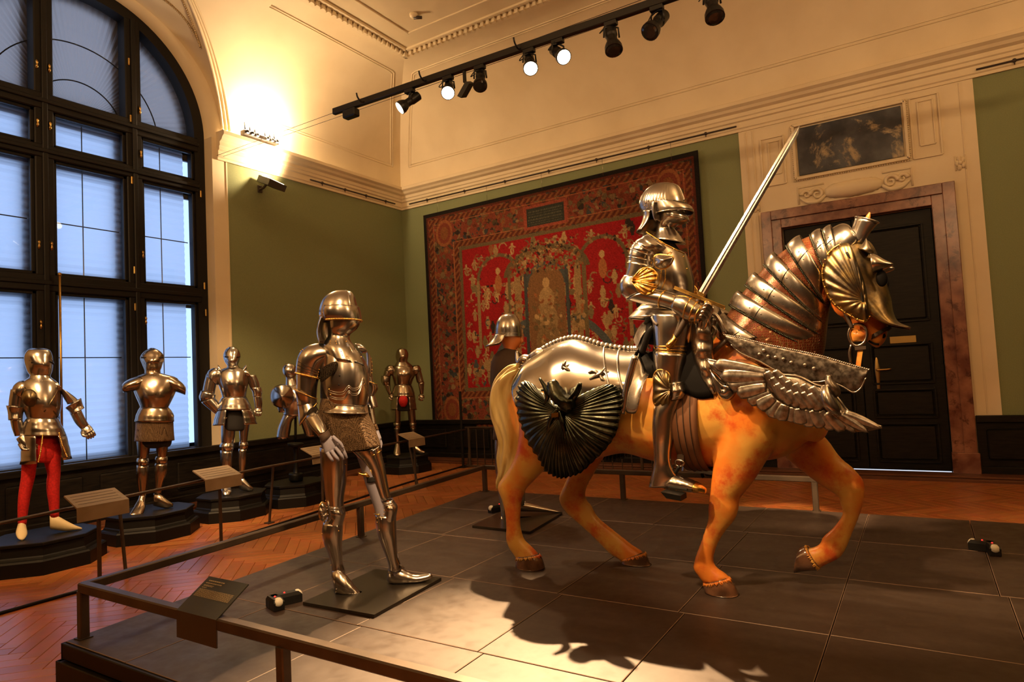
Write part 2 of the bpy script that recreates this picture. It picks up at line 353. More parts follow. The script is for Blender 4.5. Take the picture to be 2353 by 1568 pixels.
def glass():
    m = bpy.data.materials.new('window_glass'); m.use_nodes = True; N = m.node_tree.nodes; L = m.node_tree.links; N.remove(N['Principled BSDF'])
    t = N.new('ShaderNodeBsdfTransparent'); g = N.new('ShaderNodeBsdfGlossy'); g.inputs['Roughness'].default_value = .02; f = N.new('ShaderNodeFresnel'); f.inputs[0].default_value = 1.35
    x = N.new('ShaderNodeMixShader'); L.new(f.outputs[0], x.inputs[0]); L.new(t.outputs[0], x.inputs[1]); L.new(g.outputs[0], x.inputs[2]); L.new(x.outputs[0], N['Material Output'].inputs[0]); return m
M_glass = glass()

# ================================================================== ROOM
XB, YA, ZC, ZT = 9.6, 8.37, 5.2, 6.78     # right-hand wall, window wall, cornice top, ceiling
CI = 1.58                                  # how far the cove leans in
X0, Y0 = -4.6, -5.6                        # walls behind the camera
WXC, WR, WZ = 4.03, 1.55, 5.12             # window arch centre, radius, springing
LR, LB = 1.73, 1.585                       # lunette vault half width and rise
struct(mk('floor', box(X0, Y0, -.2, XB+.3, YA+.3, -.02), mat('floor_base', (.03, .012, .006), .7)))
# --- herringbone parquet, every block a piece
fl = bpy.data.objects['floor']
BL, BW = .52, .104
g = .0012
bm0 = MB(); c = .003
bm0.add([(-BL/2+g, -BW/2+g, -.02), (BL/2-g, -BW/2+g, -.02), (BL/2-g, BW/2-g, -.02), (-BL/2+g, BW/2-g, -.02)] +
        [(-BL/2+g, -BW/2+g, -c), (BL/2-g, -BW/2+g, -c), (BL/2-g, BW/2-g, -c), (-BL/2+g, BW/2-g, -c)] +
        [(-BL/2+g+c, -BW/2+g+c, 0), (BL/2-g-c, -BW/2+g+c, 0), (BL/2-g-c, BW/2-g-c, 0), (-BL/2+g+c, BW/2-g-c, 0)],
        [(0, 1, 5, 4), (1, 2, 6, 5), (2, 3, 7, 6), (3, 0, 4, 7), (4, 5, 9, 8), (5, 6, 10, 9), (6, 7, 11, 10), (7, 4, 8, 11), (8, 9, 10, 11)], False)
bme = mesh('parquet_block', bm0, M_parquet)
blocks = []
r2 = math.sqrt(.5)
k5 = BL/BW
for i in range(-90, 200):
    for j in range(-14, 26):
        for o in (0, 1):
            # herringbone lattice in block widths, then turned 45 degrees to the walls
            if o == 0: u, v = i+k5/2+j*2*k5*0+0, i+.5
            else: u, v = i+.5, i+1+k5/2
            u += j*k5; v -= j*k5
            x, y = u*BW, v*BW
            wx, wy = (x*r2-y*r2)*1.0+4.0, (x*r2+y*r2)-2.0
            if X0+.4 < wx < XB-.3 and Y0+.4 < wy < YA-.3: blocks.append((wx, wy, pi/4+(pi/2 if o else 0)))
def seen(b):
    x, y = b[0], b[1]; yl = 3.82+(x-1.65)*.091
    if -.5 < x < 6 and y < yl-.1 and x > 1.6: return 1e9        # under the platform
    d = (x*.848+y*.53); s = (x*.53-y*.848)
    if d < 1 or abs(s) > d*.95: return 1e8
    return math.hypot(x, y)
blocks.sort(key=seen)
rest = MB()
for k, (x, y, a) in enumerate(blocks):
    if k < 300:
        o = bpy.data.objects.new('parquet_block', bme); COL.objects.link(o); o.parent = fl; o.location = (x, y, 0); o.rotation_euler = (0, 0, a)
    elif seen((x, y, a)) < 1e9 or not (2.2 < x < 5.6 and y < 3.5):
        ca, sa = math.cos(a), math.sin(a)
        rest.add([(p[0]*ca-p[1]*sa+x, p[0]*sa+p[1]*ca+y, p[2]) for p in bm0.v], bm0.f, False)
ro = mk('parquet_field', rest, M_parquet, fl); ro['kind'] = 'stuff'

# --- window wall (wall_left): green cloth right of the window, cream pier, black dado
def wall_grid(name, mb, m): return struct(mk(name, mb, m))
wl = MB(); PX = 5.81
box(PX, YA, 0, XB+.2, YA+.2, 4.82, mb=wl); wallA = wall_grid('wall_left', wl, M_green)
wc = MB()
wr_x = WXC+WR
box(wr_x, YA, 0, PX, YA+.26, WZ, mb=wc); box(WXC-LR-.1, YA, 0, WXC-WR, YA+.26, WZ, mb=wc)
box(X0, YA, 0, WXC-LR, YA+.26, ZC, mb=wc)
# ring above the springing between window arch and lunette, with its soffit
na = 48; ring = []; vs = []; fs = []
for i in range(na+1):
    a = pi*i/na; ca, sa = math.cos(a), math.sin(a)
    vs += [(WXC+WR*ca, YA, WZ+WR*sa), (WXC+(LR+.05)*ca, YA, WZ+(LB+.05)*sa), (WXC+WR*ca, YA+.26, WZ+WR*sa)]
for i in range(na):
    q = i*3; fs += [(q, q+1, q+4, q+3), (q, q+3, q+5, q+2)]
wc.add(vs, fs)
mk('window_pier', wc, M_cream, wallA)
mk('pier_end', box(PX-.02, YA-.012, .74, PX, YA, 4.8), M_cream, wallA)
mk('window_backing', box(X0, YA+1.3, 0, PX+.9, YA+1.32, 7), M_black, wallA)
# lunette vault: barrel from the wall out to where it meets the cove
def yc(z):
    s = min(max((z-ZC)/CI, 0), 1); return YA-CI+CI*math.sqrt(max(1-s*s, 0))
lu = MB(); vs = []; fs = []; nb = 60; nk = 8
edge = []
for i in range(nb+1):
    a = pi*i/nb; x, z = WXC+LR*math.cos(a), WZ+LB*math.sin(a); zz = min(z, ZT); y1 = min(yc(zz), YA-.02) if z > ZC else YA-.02
    if z > ZT: z = ZT+.0
    edge.append((x, y1, z))
    for k in range(nk+1): vs.append((x, YA+(y1-YA)*k/nk, z))
for i in range(nb):
    for k in range(nk): q = i*(nk+1)+k; fs.append((q, q+1, q+nk+2, q+nk+1))
lu.add(vs, fs); struct(mk('ceiling', MB().add([(X0, Y0, ZT), (XB+.2, Y0, ZT), (XB+.2, YA-CI+.01, ZT), (X0, YA-CI+.01, ZT), (X0, Y0, ZT+.1), (XB+.2, Y0, ZT+.1), (XB+.2, YA+.3, ZT+.1), (X0, YA+.3, ZT+.1)], [(0, 3, 2, 1), (4, 5, 6, 7)], False), M_cream))
ceil = bpy.data.objects['ceiling']
mk('lunette_vault', lu, M_cream, ceil)
# raised mouldings following the lunette edge, and the beaded triangle on the vault
E_ = np.array(edge)
E_ = E_[(E_[:, 2] < ZT-.05) & (E_[:, 2] > ZC+.02) & (E_[:, 0] > WXC)]
for off, r in ((0, .022), (.07, .014), (.13, .014)):
    P = E_.copy(); P[:, 0] += off*1.0*np.clip((P[:, 0]-WXC)/LR, 0, 1)**.5; P[:, 1] = [yc(z)-.005 for z in P[:, 2]]
    mk('arch_moulding', tube(P, r, 8), M_cream, ceil)
def vault_pt(a, y): return (WXC+(LR-.012)*math.cos(a), y, WZ+(LB-.012)*math.sin(a))
ycv = lambda a: yc(WZ+LB*math.sin(a))
bd = [vault_pt(a, ycv(a)+.10+(YA-.25-ycv(a)-.10)*(k/47)**.8) for k, a in enumerate(np.radians(np.linspace(44, 82, 48)))]
be = [vault_pt(a, ycv(a)+.10) for a in np.radians(np.linspace(44, 82, 48))]
for P in (bd, be):
    mb = MB()
    for p in P: ball(p, .014, mb, 6, 4)
    mk('bead_row', mb, mat('bead_gilding', (.45, .32, .16), .5), ceil)
# --- coves, mitred at the corner; cove over the window wall is cut by the lunette
nz = 20
def prof(i, n=nz): t = pi/2*i/n; return CI*(1-math.cos(t)), ZC+CI*math.sin(t)
cv = MB()
def strip(mb, L, R, n=24):
    vs = []; fs = []
    for (xl, xr, y, z) in zip(L[0], R[0], L[1], L[2]):
        for k in range(n+1): vs.append((xl+(xr-xl)*k/n, y, z))
    w = n+1; m = len(L[0])
    for i in range(m-1):
        for k in range(n): fs.append((i*w+k, i*w+k+1, (i+1)*w+k+1, (i+1)*w+k))
    mb.add(vs, fs)
zs = [prof(i) for i in range(nz+1)]
half = [LR*math.sqrt(max(1-((z-WZ)/LB)**2, 0)) if z < WZ+LB else 0 for _, z in zs]
Y = [YA-d for d, _ in zs]; Z = [z for _, z in zs]
strip(cv, ([WXC+h for h in half], Y, Z), ([XB-d for d, _ in zs],))
strip(cv, ([X0]*len(zs), Y, Z), ([WXC-h for h in half],))
mk('cove_left', cv, M_cream, ceil)
cv2 = MB(); vs = []; fs = []; n = 24
for d, z in zs:
    for k in range(n+1): y1 = YA-d; vs.append((XB-d, Y0+(y1-Y0)*k/n, z))
for i in range(nz):
    for k in range(n): fs.append((i*(n+1)+k, i*(n+1)+k+1, (i+1)*(n+1)+k+1, (i+1)*(n+1)+k))
cv2.add(vs, fs); mk('cove_right', cv2, M_cream, ceil)
# panel frames on the coves: thin raised beads
def coveA(x, i): d, z = prof(i, 20); return (x, YA-d-.004, z)
def coveB(y, i): d, z = prof(i, 20); return (XB-d-.004, y, z)
for dx, r in ((0, .011), (.05, .008)):
    xi = lambda i: XB-prof(i)[0]-.22-dx
    mk('panel_bead', tube([coveA(x, 3.2+dx*6) for x in np.linspace(6.2, xi(3.2), 14)]+[coveA(xi(i), i) for i in np.linspace(3.4, 16.4-dx*6, 20)]+[coveA(x, 16.6-dx*6) for x in np.linspace(xi(16.6)-.05, 5.75, 12)], r, 6), M_cream, ceil)
    yi = lambda i: YA-prof(i)[0]-.22-dx
    mk('panel_bead', tube([coveB(y, 3.2+dx*6) for y in np.linspace(-2.5, yi(3.2), 24)]+[coveB(yi(i), i) for i in np.linspace(3.4, 16.4-dx*6, 20)]+[coveB(y, 16.6-dx*6) for y in np.linspace(yi(16.6)-.05, -2.5, 12)], r, 6), M_cream, ceil)
# ceiling edge moulding with dentils and the inner ceiling panel
ex, ey = XB-CI, YA-CI
for a, b, w, h in (((ex-.02, Y0), (ex-.02, ey-.02), .10, .05), ((ex-.17, Y0), (ex-.17, ey-.17), .05, .03), ((ex-.52, Y0), (ex-.52, ey-.52), .03, .02)):
    mk('ceiling_moulding', beam((a[0], a[1], ZT-h/2), (b[0], b[1], ZT-h/2), w, h), M_cream, ceil)
for a, b, w, h in (((X0, ey-.02), (ex, ey-.02), .10, .05), ((X0, ey-.17), (ex-.15, ey-.17), .05, .03), ((X0, ey-.52), (ex-.5, ey-.52), .03, .02)):
    mk('ceiling_moulding', beam((a[0], a[1], ZT-h/2), (b[0], b[1], ZT-h/2), w, h), M_cream, ceil)
dm = mesh('dentil', box(-.025, -.025, -.035, .025, .025, .035), M_cream)
for k in range(70):
    for p in (((ex-.085, ey-.10-k*.1, ZT-.04),) if k < 60 else ())+(((ex-.10-k*.1, ey-.085, ZT-.04),) if k < 45 else ()):
        o = bpy.data.objects.new('dentil', dm); COL.objects.link(o); o.parent = ceil; o.location = p
# --- cornices: stepped profile run along both walls and mitred
CP = [(0, 4.80), (.03, 4.80), (.03, 4.835), (.045, 4.85), (.045, 4.93), (.07, 4.945), (.07, 4.985), (.085, 5.0), (.085, 5.05), (.13, 5.075), (.15, 5.11), (.19, 5.14), (.19, 5.19), (.16, 5.205), (0, 5.205)]
def cornice(name, ends, axis):
    mb = MB(); vs = []; n = len(CP)
    for e in (0, 1):
        for (o, z) in CP:
            vs.append((ends[e](o), YA-o, z) if axis == 'x' else (XB-o, ends[e](o), z))
    mb.add(vs, [(i, i+1, n+i+1, n+i) for i in range(n-1)]+[tuple(range(n)), tuple(range(n, 2*n))], False)
    return struct(mk(name, mb, M_cream))
cornice('trim_1', (lambda o: PX-.16, lambda o: XB-o), 'x'); cornice('trim_2', (lambda o: Y0, lambda o: YA-o), 'y')
# --- right-hand wall (wall_right): green fields, cream door bay
wb = MB(); box(XB, 1.99, .7, XB+.2, YA, 4.82, mb=wb); box(XB, Y0, .7, XB+.2, -.76, 4.82, mb=wb)
wallB = wall_grid('wall_right', wb, M_green)
bay = MB()
box(XB-.015, 1.5, .0, XB+.2, 1.99, 4.82, mb=bay); box(XB-.015, -.76, .0, XB+.2, -.24, 4.82, mb=bay); box(XB-.015, -.24, 3.33, XB+.2, 1.5, 4.82, mb=bay)
mk('door_bay', bay, M_cream, wallB)
for y in (1.80, 1.90, -.62): mk('pilaster_bead', beam((XB-.02, y, .76), (XB-.02, y, 4.78), .012, .012), M_cream, wallB)
# overdoor panels and frames
def frame_yz(name, y0, y1, z0, z1, w, d, m, par, x=XB-.015):
    mb = MB()
    for p, q in (((y0, z0), (y1, z0)), ((y1, z0), (y1, z1)), ((y1, z1), (y0, z1)), ((y0, z1), (y0, z0))):
        beam((x-d/2, p[0], p[1]), (x-d/2, q[0], q[1]), w, d, mb, up=(1, 0, 0))
    return mk(name, mb, m, par)
mk('marble_panel', box(XB-.035, .0, 4.01, XB-.015, 1.23, 4.66, .004), M_bluemarble, wallB)
frame_yz('panel_frame', -.04, 1.27, 3.97, 4.70, .035, .05, M_cream, wallB)
mb = MB()
for y in np.arange(-.06, 1.29, .028):
    for z in (3.945, 4.725): ball((XB-.03, y, z), .011, mb, 6, 4)
for z in np.arange(3.95, 4.73, .028):
    for y in (-.065, 1.295): ball((XB-.03, y, z), .011, mb, 6, 4)
mk('bead_row', mb, M_cream, wallB)
frame_yz('panel_frame', 1.40, 1.70, 3.95, 4.62, .02, .02, M_cream, wallB); frame_yz('panel_frame', 1.45, 1.60, 4.10, 4.56, .016, .016, M_cream, wallB)
frame_yz('panel_frame', -.40, -.10, 3.95, 4.72, .02, .02, M_cream, wallB); frame_yz('panel_frame', -.34, -.18, 4.10, 4.66, .016, .016, M_cream, wallB)
# carved relief over the door: bolster with scrolls, and two small rosettes
cx = .60; zc = 3.72
mb = MB()
el([((XB-.02, cx-.33, zc+.05), (XB-.02, cx-.33, zc-.05), .03), ((XB-.02, cx-.22, zc+.10), (XB-.02, cx-.22, zc-.09), .07), ((XB-.02, cx, zc+.11), (XB-.02, cx, zc-.11), .09), ((XB-.02, cx+.22, zc+.10), (XB-.02, cx+.22, zc-.09), .07), ((XB-.02, cx+.33, zc+.05), (XB-.02, cx+.33, zc-.05), .03)], (-1, 0, 0), 16, disp=lambda u, t: .008*math.sin(u*60)*math.cos(t*6), mb=mb)
mk('carved_bolster', mb, M_cream, wallB)
for s in (-1, 1):
    mb = MB()
    for (dy, dz, r0, turns) in ((.43, .0, .085, 1.4), (.56, .015, .06, 1.2)):
        P = [(XB-.03, cx+s*(dy+r0*(1-t/1.15)*math.cos(t*2*pi*turns)), zc+dz+r0*(1-t/1.15)*math.sin(t*2*pi*turns)) for t in np.linspace(0, 1, 28)]
        tube(P, [.028, .018, .012], 6, mb=mb)
    tube([(XB-.03, cx+s*.33, zc-.03), (XB-.035, cx+s*.42, zc-.10), (XB-.03, cx+s*.55, zc-.09), (XB-.025, cx+s*.64, zc-.02)], [.02, .035, .012], 6, 4, mb=mb)
    tube([(XB-.02, cx+s*.34, zc+.13), (XB-.02, cx+s*.66, zc+.13), (XB-.02, cx+s*.66, zc-.10)], .014, 6, mb=mb)
    mk('carved_scroll', mb, M_cream, wallB)
for y, z in ((-.57, 3.80), (1.82, 3.70)):
    mb = MB()
    for k in range(5):
        a = k*2*pi/5; ball((XB-.02, y+.035*math.cos(a), z+.055*math.sin(a)), .032, mb, 8, 6, (.8, .8, 1.2))
    ball((XB-.035, y, z), .025, mb)
    tube([(XB-.02, y-.05, z+.09), (XB-.02, y-.05, z-.09)], .008, 6, mb=mb); tube([(XB-.02, y+.05, z+.09), (XB-.02, y+.05, z-.09)], .008, 6, mb=mb)
    mk('carved_rosette', mb, M_cream, wallB)
# --- door with red marble surround
dr = mk('door_1', box(XB+.10, -.24, .03, XB+.14, 1.5, 3.34), M_black); struct(dr)
for (y0, y1) in ((.665, 1.49), (-.23, .655)):
    leaf = mk('door_leaf', box(XB+.05, y0, .055, XB+.10, y1, 3.32, .004), M_black, dr)
    for z0, z1 in ((.18, .62), (.74, 1.05), (1.17, 1.62), (1.95, 3.12)):
        mk('door_panel', box(XB+.035, y0+.13, z0, XB+.055, y1-.13, z1, .018), M_black, leaf)
        frame_yz('panel_moulding', y0+.11, y1-.11, z0-.02, z1+.02, .025, .03, M_black, leaf, XB+.05)
mk('door_sign', box(XB+.035, .035, 1.655, XB+.05, .325, 1.745, .003), M_brass, dr, label='plain brass plate on the right-hand leaf')
hp = mk('handle_plate', el([((XB+.04, .47, 1.06), (XB+.04, .51, 1.06), .006), ((XB+.04, .465, 1.2), (XB+.04, .515, 1.2), .012), ((XB+.04, .455, 1.33), (XB+.04, .525, 1.33), .014), ((XB+.04, .47, 1.46), (XB+.04, .51, 1.46), .008), ((XB+.04, .485, 1.5), (XB+.04, .495, 1.5), .004)], (-1, 0, 0), 12), M_brass, dr)
mk('door_handle', tube([(XB+.03, .49, 1.33), (XB-.03, .49, 1.33), (XB-.035, .46, 1.33), (XB-.035, .33, 1.335)], [.014, .013, .010], 8, 3), M_brass, dr)
mk('light_gap', box(XB+.055, -.22, .03, XB+.06, 1.48, .052), M_sky, dr, label='strip of daylight under the door leaves')
dm_ = bpy.data.objects['door_1']
def surround(mb, y0, y1, zt, w, x, d):
    box(x-d, y0-w, .0, x+.03, y0, zt+w, .006, mb); box(x-d, y1, .0, x+.03, y1+w, zt+w, .006, mb); box(x-d, y0-.001, zt, x+.03, y1+.001, zt+w, .006, mb)
mb = MB(); surround(mb, -.24, 1.5, 3.33, .14, XB, .07); mk('marble_architrave', mb, M_redmarble, dr)
mb = MB(); surround(mb, -.36, 1.62, 3.45, .13, XB, .10); mk('marble_outer_moulding', mb, M_redmarble, dr)
for y in (-.50, 1.49): mk('marble_plinth_block', box(XB-.125, y-.01, 0, XB, y+.27, .30, .006), M_redmarble, dr)
# --- black dado and skirting step
def dado(name, segs, axis, skip=()):
    root = None
    mb = MB()
    for a, b in segs:
        if axis == 'x': box(a, YA-.06, 0, b, YA, .70, mb=mb); box(a, YA-.10, .66, b, YA, .74, .008, mb); box(a, YA-.10, 0, b, YA-.05, .14, .01, mb)
        else: box(XB-.06, a, 0, XB, b, .70, mb=mb); box(XB-.10, a, .66, XB, b, .74, .008, mb); box(XB-.10, a, 0, XB-.05, b, .14, .01, mb)
    root = struct(mk(name, mb, M_black))
    for a, b in segs:
        n = max(1, round((b-a)/.95)); w = (b-a)/n
        for k in range(n):
            p0, p1 = a+k*w+.09, a+(k+1)*w-.09
            if axis == 'x': mk('dado_panel', box(p0, YA-.085, .22, p1, YA-.055, .58, .02), M_black, root)
            else: mk('dado_panel', box(XB-.085, p0, .22, XB-.055, p1, .58, .02), M_black, root)
dado('baseboard_left', [(X0, XB-.06)], 'x'); dado('baseboard_right', [(1.74, YA-.06), (Y0, -.50)], 'y')
st = MB(); box(XB-.42, Y0, -.01, XB-.06, YA-.3, .035, .006, st); box(XB-.36, Y0, .035, XB-.06, YA-.3, .06, .006, st); box(X0, YA-.42, -.01, XB-.06, YA-.06, .035, .006, st)
struct(mk('trim_3', st, M_skirting))
# walls behind the camera, darkness put into their colour for the steel's reflections; cream on top
wk = MB(); box(X0-.2, Y0, 0, X0, YA, ZT, mb=wk); struct(mk('wall_back', wk, M_brown))
wk = MB(); box(X0, Y0-.2, 0, XB, Y0, ZT, mb=wk); struct(mk('wall_front', wk, M_brown))
wk = MB(); box(X0, Y0, 4.8, X0+.3, YA, ZT, mb=wk); box(X0, Y0, 4.8, XB, Y0+.3, ZT, mb=wk); struct(mk('trim_4', wk, M_cream))
# --- window: frame, mullions, transoms, leaves, panes, blinds
YW = YA+.26
win = struct(mk('window_1', box(WXC-WR, YW-.05, .60, WXC+WR, YW+.12, .70, .01), M_bronze))
mb = MB(); vs = []; fs = []
for i in range(49):
    a = pi*i/48
    for r, y in ((WR, YW-.08), (WR-.15, YW-.08), (WR-.15, YW+.1), (WR, YW+.1)): vs.append((WXC+r*math.cos(a), y, WZ+r*math.sin(a)))
for i in range(48):
    for k in range(4): k2 = (k+1) % 4; fs.append((i*4+k, i*4+k2, i*4+4+k2, i*4+4+k))
mb.add(vs, fs); box(WXC+WR-.15, YW-.08, .55, WXC+WR, YW+.1, WZ, mb=mb); box(WXC-WR, YW-.08, .55, WXC-WR+.15, YW+.1, WZ, mb=mb)
mk('window_frame', mb, M_bronze, win, smooth=False)
mull = (3.545, 4.585)
TZ = (.70, 2.86, 4.38, 4.95)               # sill and the three transoms
for x in mull:
    zt = WZ+math.sqrt((WR-.1)**2-(x-WXC)**2)
    mk('mullion', box(x-.10, YW-.09, .6, x+.10, YW+.09, zt, .012), M_bronze, win); mk('mullion_bead', box(x-.03, YW-.115, .6, x+.03, YW-.08, zt, .01), M_bronze, win)
for z, h in ((2.84, .20), (4.40, .16), (5.0, .20)):
    mk('transom', box(WXC-WR+.1, YW-.10, z-h/2, WXC+WR-.1, YW+.08, z+h/2, .012), M_bronze, win); mk('transom_bead', box(WXC-WR+.1, YW-.125, z-.025, WXC+WR-.1, YW-.09, z+.025, .008), M_bronze, win)
xe = [WXC-WR+.15, mull[0]-.10, mull[0]+.10, mull[1]-.10, mull[1]+.10, WXC+WR-.15]
ze = [.70, 2.74, 2.94, 4.32, 4.48, 4.90]
for c_ in range(3):
    x0, x1 = xe[2*c_], xe[2*c_+1]
    for r_ in range(3):
        z0, z1 = ze[2*r_], ze[2*r_+1]
        pn = mk('pane', box(x0, YW+.0, z0, x1, YW+.006, z1), M_glass, win)
        mb = MB(); s = .035
        for p, q in (((x0, z0), (x1, z0)), ((x1, z0), (x1, z1)), ((x1, z1), (x0, z1)), ((x0, z1), (x0, z0))): beam((p[0], YW-.03, p[1]), (q[0], YW-.03, q[1]), s*2, .05, mb, up=(0, 1, 0))
        mk('sash', mb, M_bronze, pn)
    # arched light
    n = 14; top = [(x, WZ+math.sqrt(max((WR-.14)**2-(x-WXC)**2, 0))) for x in np.linspace(x0, x1, n)]
    mb = MB(); mb.add([(x, YW, 5.1) for x, _ in top]+[(x, YW, max(z, 5.1)) for _, (x, z) in zip(range(n), top)], [(i, i+1, n+i+1, n+i) for i in range(n-1)], False)
    mk('pane', mb, M_glass, win)
    # pleated blind behind the glass, one per light
    zz_ = np.arange(.66, 4.98, .045); mb = MB(); vs = []
    for i, z in enumerate(zz_): vs += [(x0-.10, YW+.16+(.012 if i % 2 else 0), z), (x1-.035 if c_ == 2 else x1+.13, YW+.16+(.012 if i % 2 else 0), z)]
    mb.add(vs, [(2*i, 2*i+1, 2*i+3, 2*i+2) for i in range(len(zz_)-1)], False)
    bl = mk('pleated_blind', mb, M_blind, win)
    xm = x0+(x1-x0)*.48
    mk('blind_cord', tube([(xm, YW+.135, .7), (xm, YW+.135, 4.9)], .007, 6), M_bronzesteel, bl)
    for z in (1.98, 3.62): mk('blind_bar', beam((x0, YW+.14, z), (x1, YW+.14, z), .012, .012), M_bronze, bl)
# fan blind in the arch: pleats radiating from the centre
mb = MB(); vs = [(WXC, YW+.17, 4.95)]; nf = 120
for i in range(nf+1):
    a = pi*i/nf; vs.append((WXC+(WR)*math.cos(a), YW+.16+(.014 if i % 2 else 0), 4.95+(WR+.15)*math.sin(a)))
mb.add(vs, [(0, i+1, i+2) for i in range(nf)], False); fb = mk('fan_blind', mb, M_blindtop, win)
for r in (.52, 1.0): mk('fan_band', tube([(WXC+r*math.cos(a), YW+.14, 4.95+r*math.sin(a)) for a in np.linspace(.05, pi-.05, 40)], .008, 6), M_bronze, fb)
mk('daylight_backing', box(WXC-WR-.5, YW+.62, .3, WXC+WR+.6, YW+.64, 7), M_day, win)
ob = MB()
for x in mull: box(x-.15, YW+.20, .6, x+.15, YW+.24, 6.6, mb=ob)
for z, h in ((2.84, .30), (4.40, .26), (5.0, .34), (.62, .3)): box(WXC-WR, YW+.20, z-h/2, WXC+WR+.3, YW+.24, z+h/2, mb=ob)
vs = []
for i in range(33):
    a = pi*i/32
    for r, y in ((WR-.20, YW+.22), (WR+.5, YW+.22)): vs.append((WXC+r*math.cos(a), y, WZ+r*math.sin(a)))
ob.add(vs, [(2*i, 2*i+1, 2*i+3, 2*i+2) for i in range(32)], False)
mk('outer_frame', ob, M_bronze, win)
# brass fasteners and hinges
mb0 = MB(); el([((0, -.012, -.055), (0, .0, -.055), .006), ((-.0, -.03, -.03), (0, 0, -.03), .016), ((0, -.028, 0), (0, 0, 0), .010), ((0, -.03, .03), (0, 0, .03), .016), ((0, -.012, .055), (0, 0, .055), .006)], (1, 0, 0), 10, mb=mb0)
fm = mesh('window_fastener', mb0, M_brass)
hm = mesh('hinge', box(-.012, -.02, -.05, .012, 0, .05, .005), M_brass)
for x, z in ((3.47, 5.42), (3.60, 5.42), (3.47, 4.72), (3.60, 4.72), (3.47, 3.28), (3.60, 3.28), (4.66, 4.66), (4.66, 5.25), (4.66, 3.32), (4.68, 2.45), (3.48, 2.35)):
    o = bpy.data.objects.new('window_fastener', fm); COL.objects.link(o); o.parent = win; o.location = (x, YW-.085, z)
for x, z in ((4.53, 5.86), (4.54, 5.10), (4.54, 4.28), (4.55, 3.10), (4.55, 2.62), (5.50, 4.30), (5.52, 2.98), (5.53, 2.60), (4.55, 1.0)):
    o = bpy.data.objects.new('hinge', hm); COL.objects.link(o); o.parent = win; o.location = (x, YW-.085, z)
# brass rod standing in the window
t = mk('window_rod', tube([(3.60, YA-.02, .74), (3.60, YA-.02, 2.90)], .014, 8, mb=ball((3.60, YA-.02, 2.92), .025)), M_brass); tag(t, 'tall thin brass rod standing before the left window mullion', 'rod')

# --- tapestry, woven picture held in the threads' own colours
TY0, TY1 = 7.80, 2.57
def tz_top(f): return 4.60+f*.07
NU, NV = 420, 330
rng = np.random.default_rng(3)
U, Vv = np.meshgrid(np.linspace(0, 1, NU+1), np.linspace(0, 1, NV+1), indexing='ij')   # U left to right, V top to bottom
WM, HM = 5.23, 4.08
xm, ym = U*WM, Vv*HM
colr = np.zeros((NU+1, NV+1, 3))
def paint(mask, c): colr[mask] = c
RED = np.array((.30, .010, .012)); CRM = np.array((.42, .27, .12)); OLV = np.array((.15, .11, .05)); BLU = np.array((.055, .065, .065)); DRK = np.array((.035, .022, .018)); ORG = np.array((.36, .13, .045)); RST = np.array((.20, .045, .025))
paint(np.ones_like(U, bool), RST)
# broad flowery border
def blobs(n, x0, x1, y0, y1, cols, rmin, rmax, twist=1.0, clip=None):
    for _ in range(n):
        x, y = rng.uniform(x0, x1), rng.uniform(y0, y1); r = rng.uniform(rmin, rmax); a = rng.uniform(0, pi); s = rng.uniform(.3, 1)
        i0, i1 = int(max((x-2*r)/WM*NU, 0)), int(min((x+2*r)/WM*NU+2, NU+1)); j0, j1 = int(max((y-2*r)/HM*NV, 0)), int(min((y+2*r)/HM*NV+2, NV+1))
        if i1 <= i0 or j1 <= j0: continue
        dx, dy = xm[i0:i1, j0:j1]-x, ym[i0:i1, j0:j1]-y; p, q = dx*math.cos(a)+dy*math.sin(a), -dx*math.sin(a)+dy*math.cos(a)
        q = q+twist*p*p/r*rng.uniform(-.6, .6)
        m = (p/r)**2+(q/(r*s))**2 < 1
        if clip is not None: m &= clip[i0:i1, j0:j1]
        colr[i0:i1, j0:j1][m] = np.array(cols[rng.integers(len(cols))])*rng.uniform(.75, 1.2)
bx = .86; by = .80
border = (xm < bx) | (xm > WM-bx) | (ym < by) | (ym > HM-by)
blobs(5200, 0, WM, 0, HM, (ORG*.6, CRM*.55, OLV*.8, BLU*.7, DRK, RST*.7, CRM*.4, OLV*.6, DRK), .015, .06, clip=border)
field = ~border
paint(field, RED)
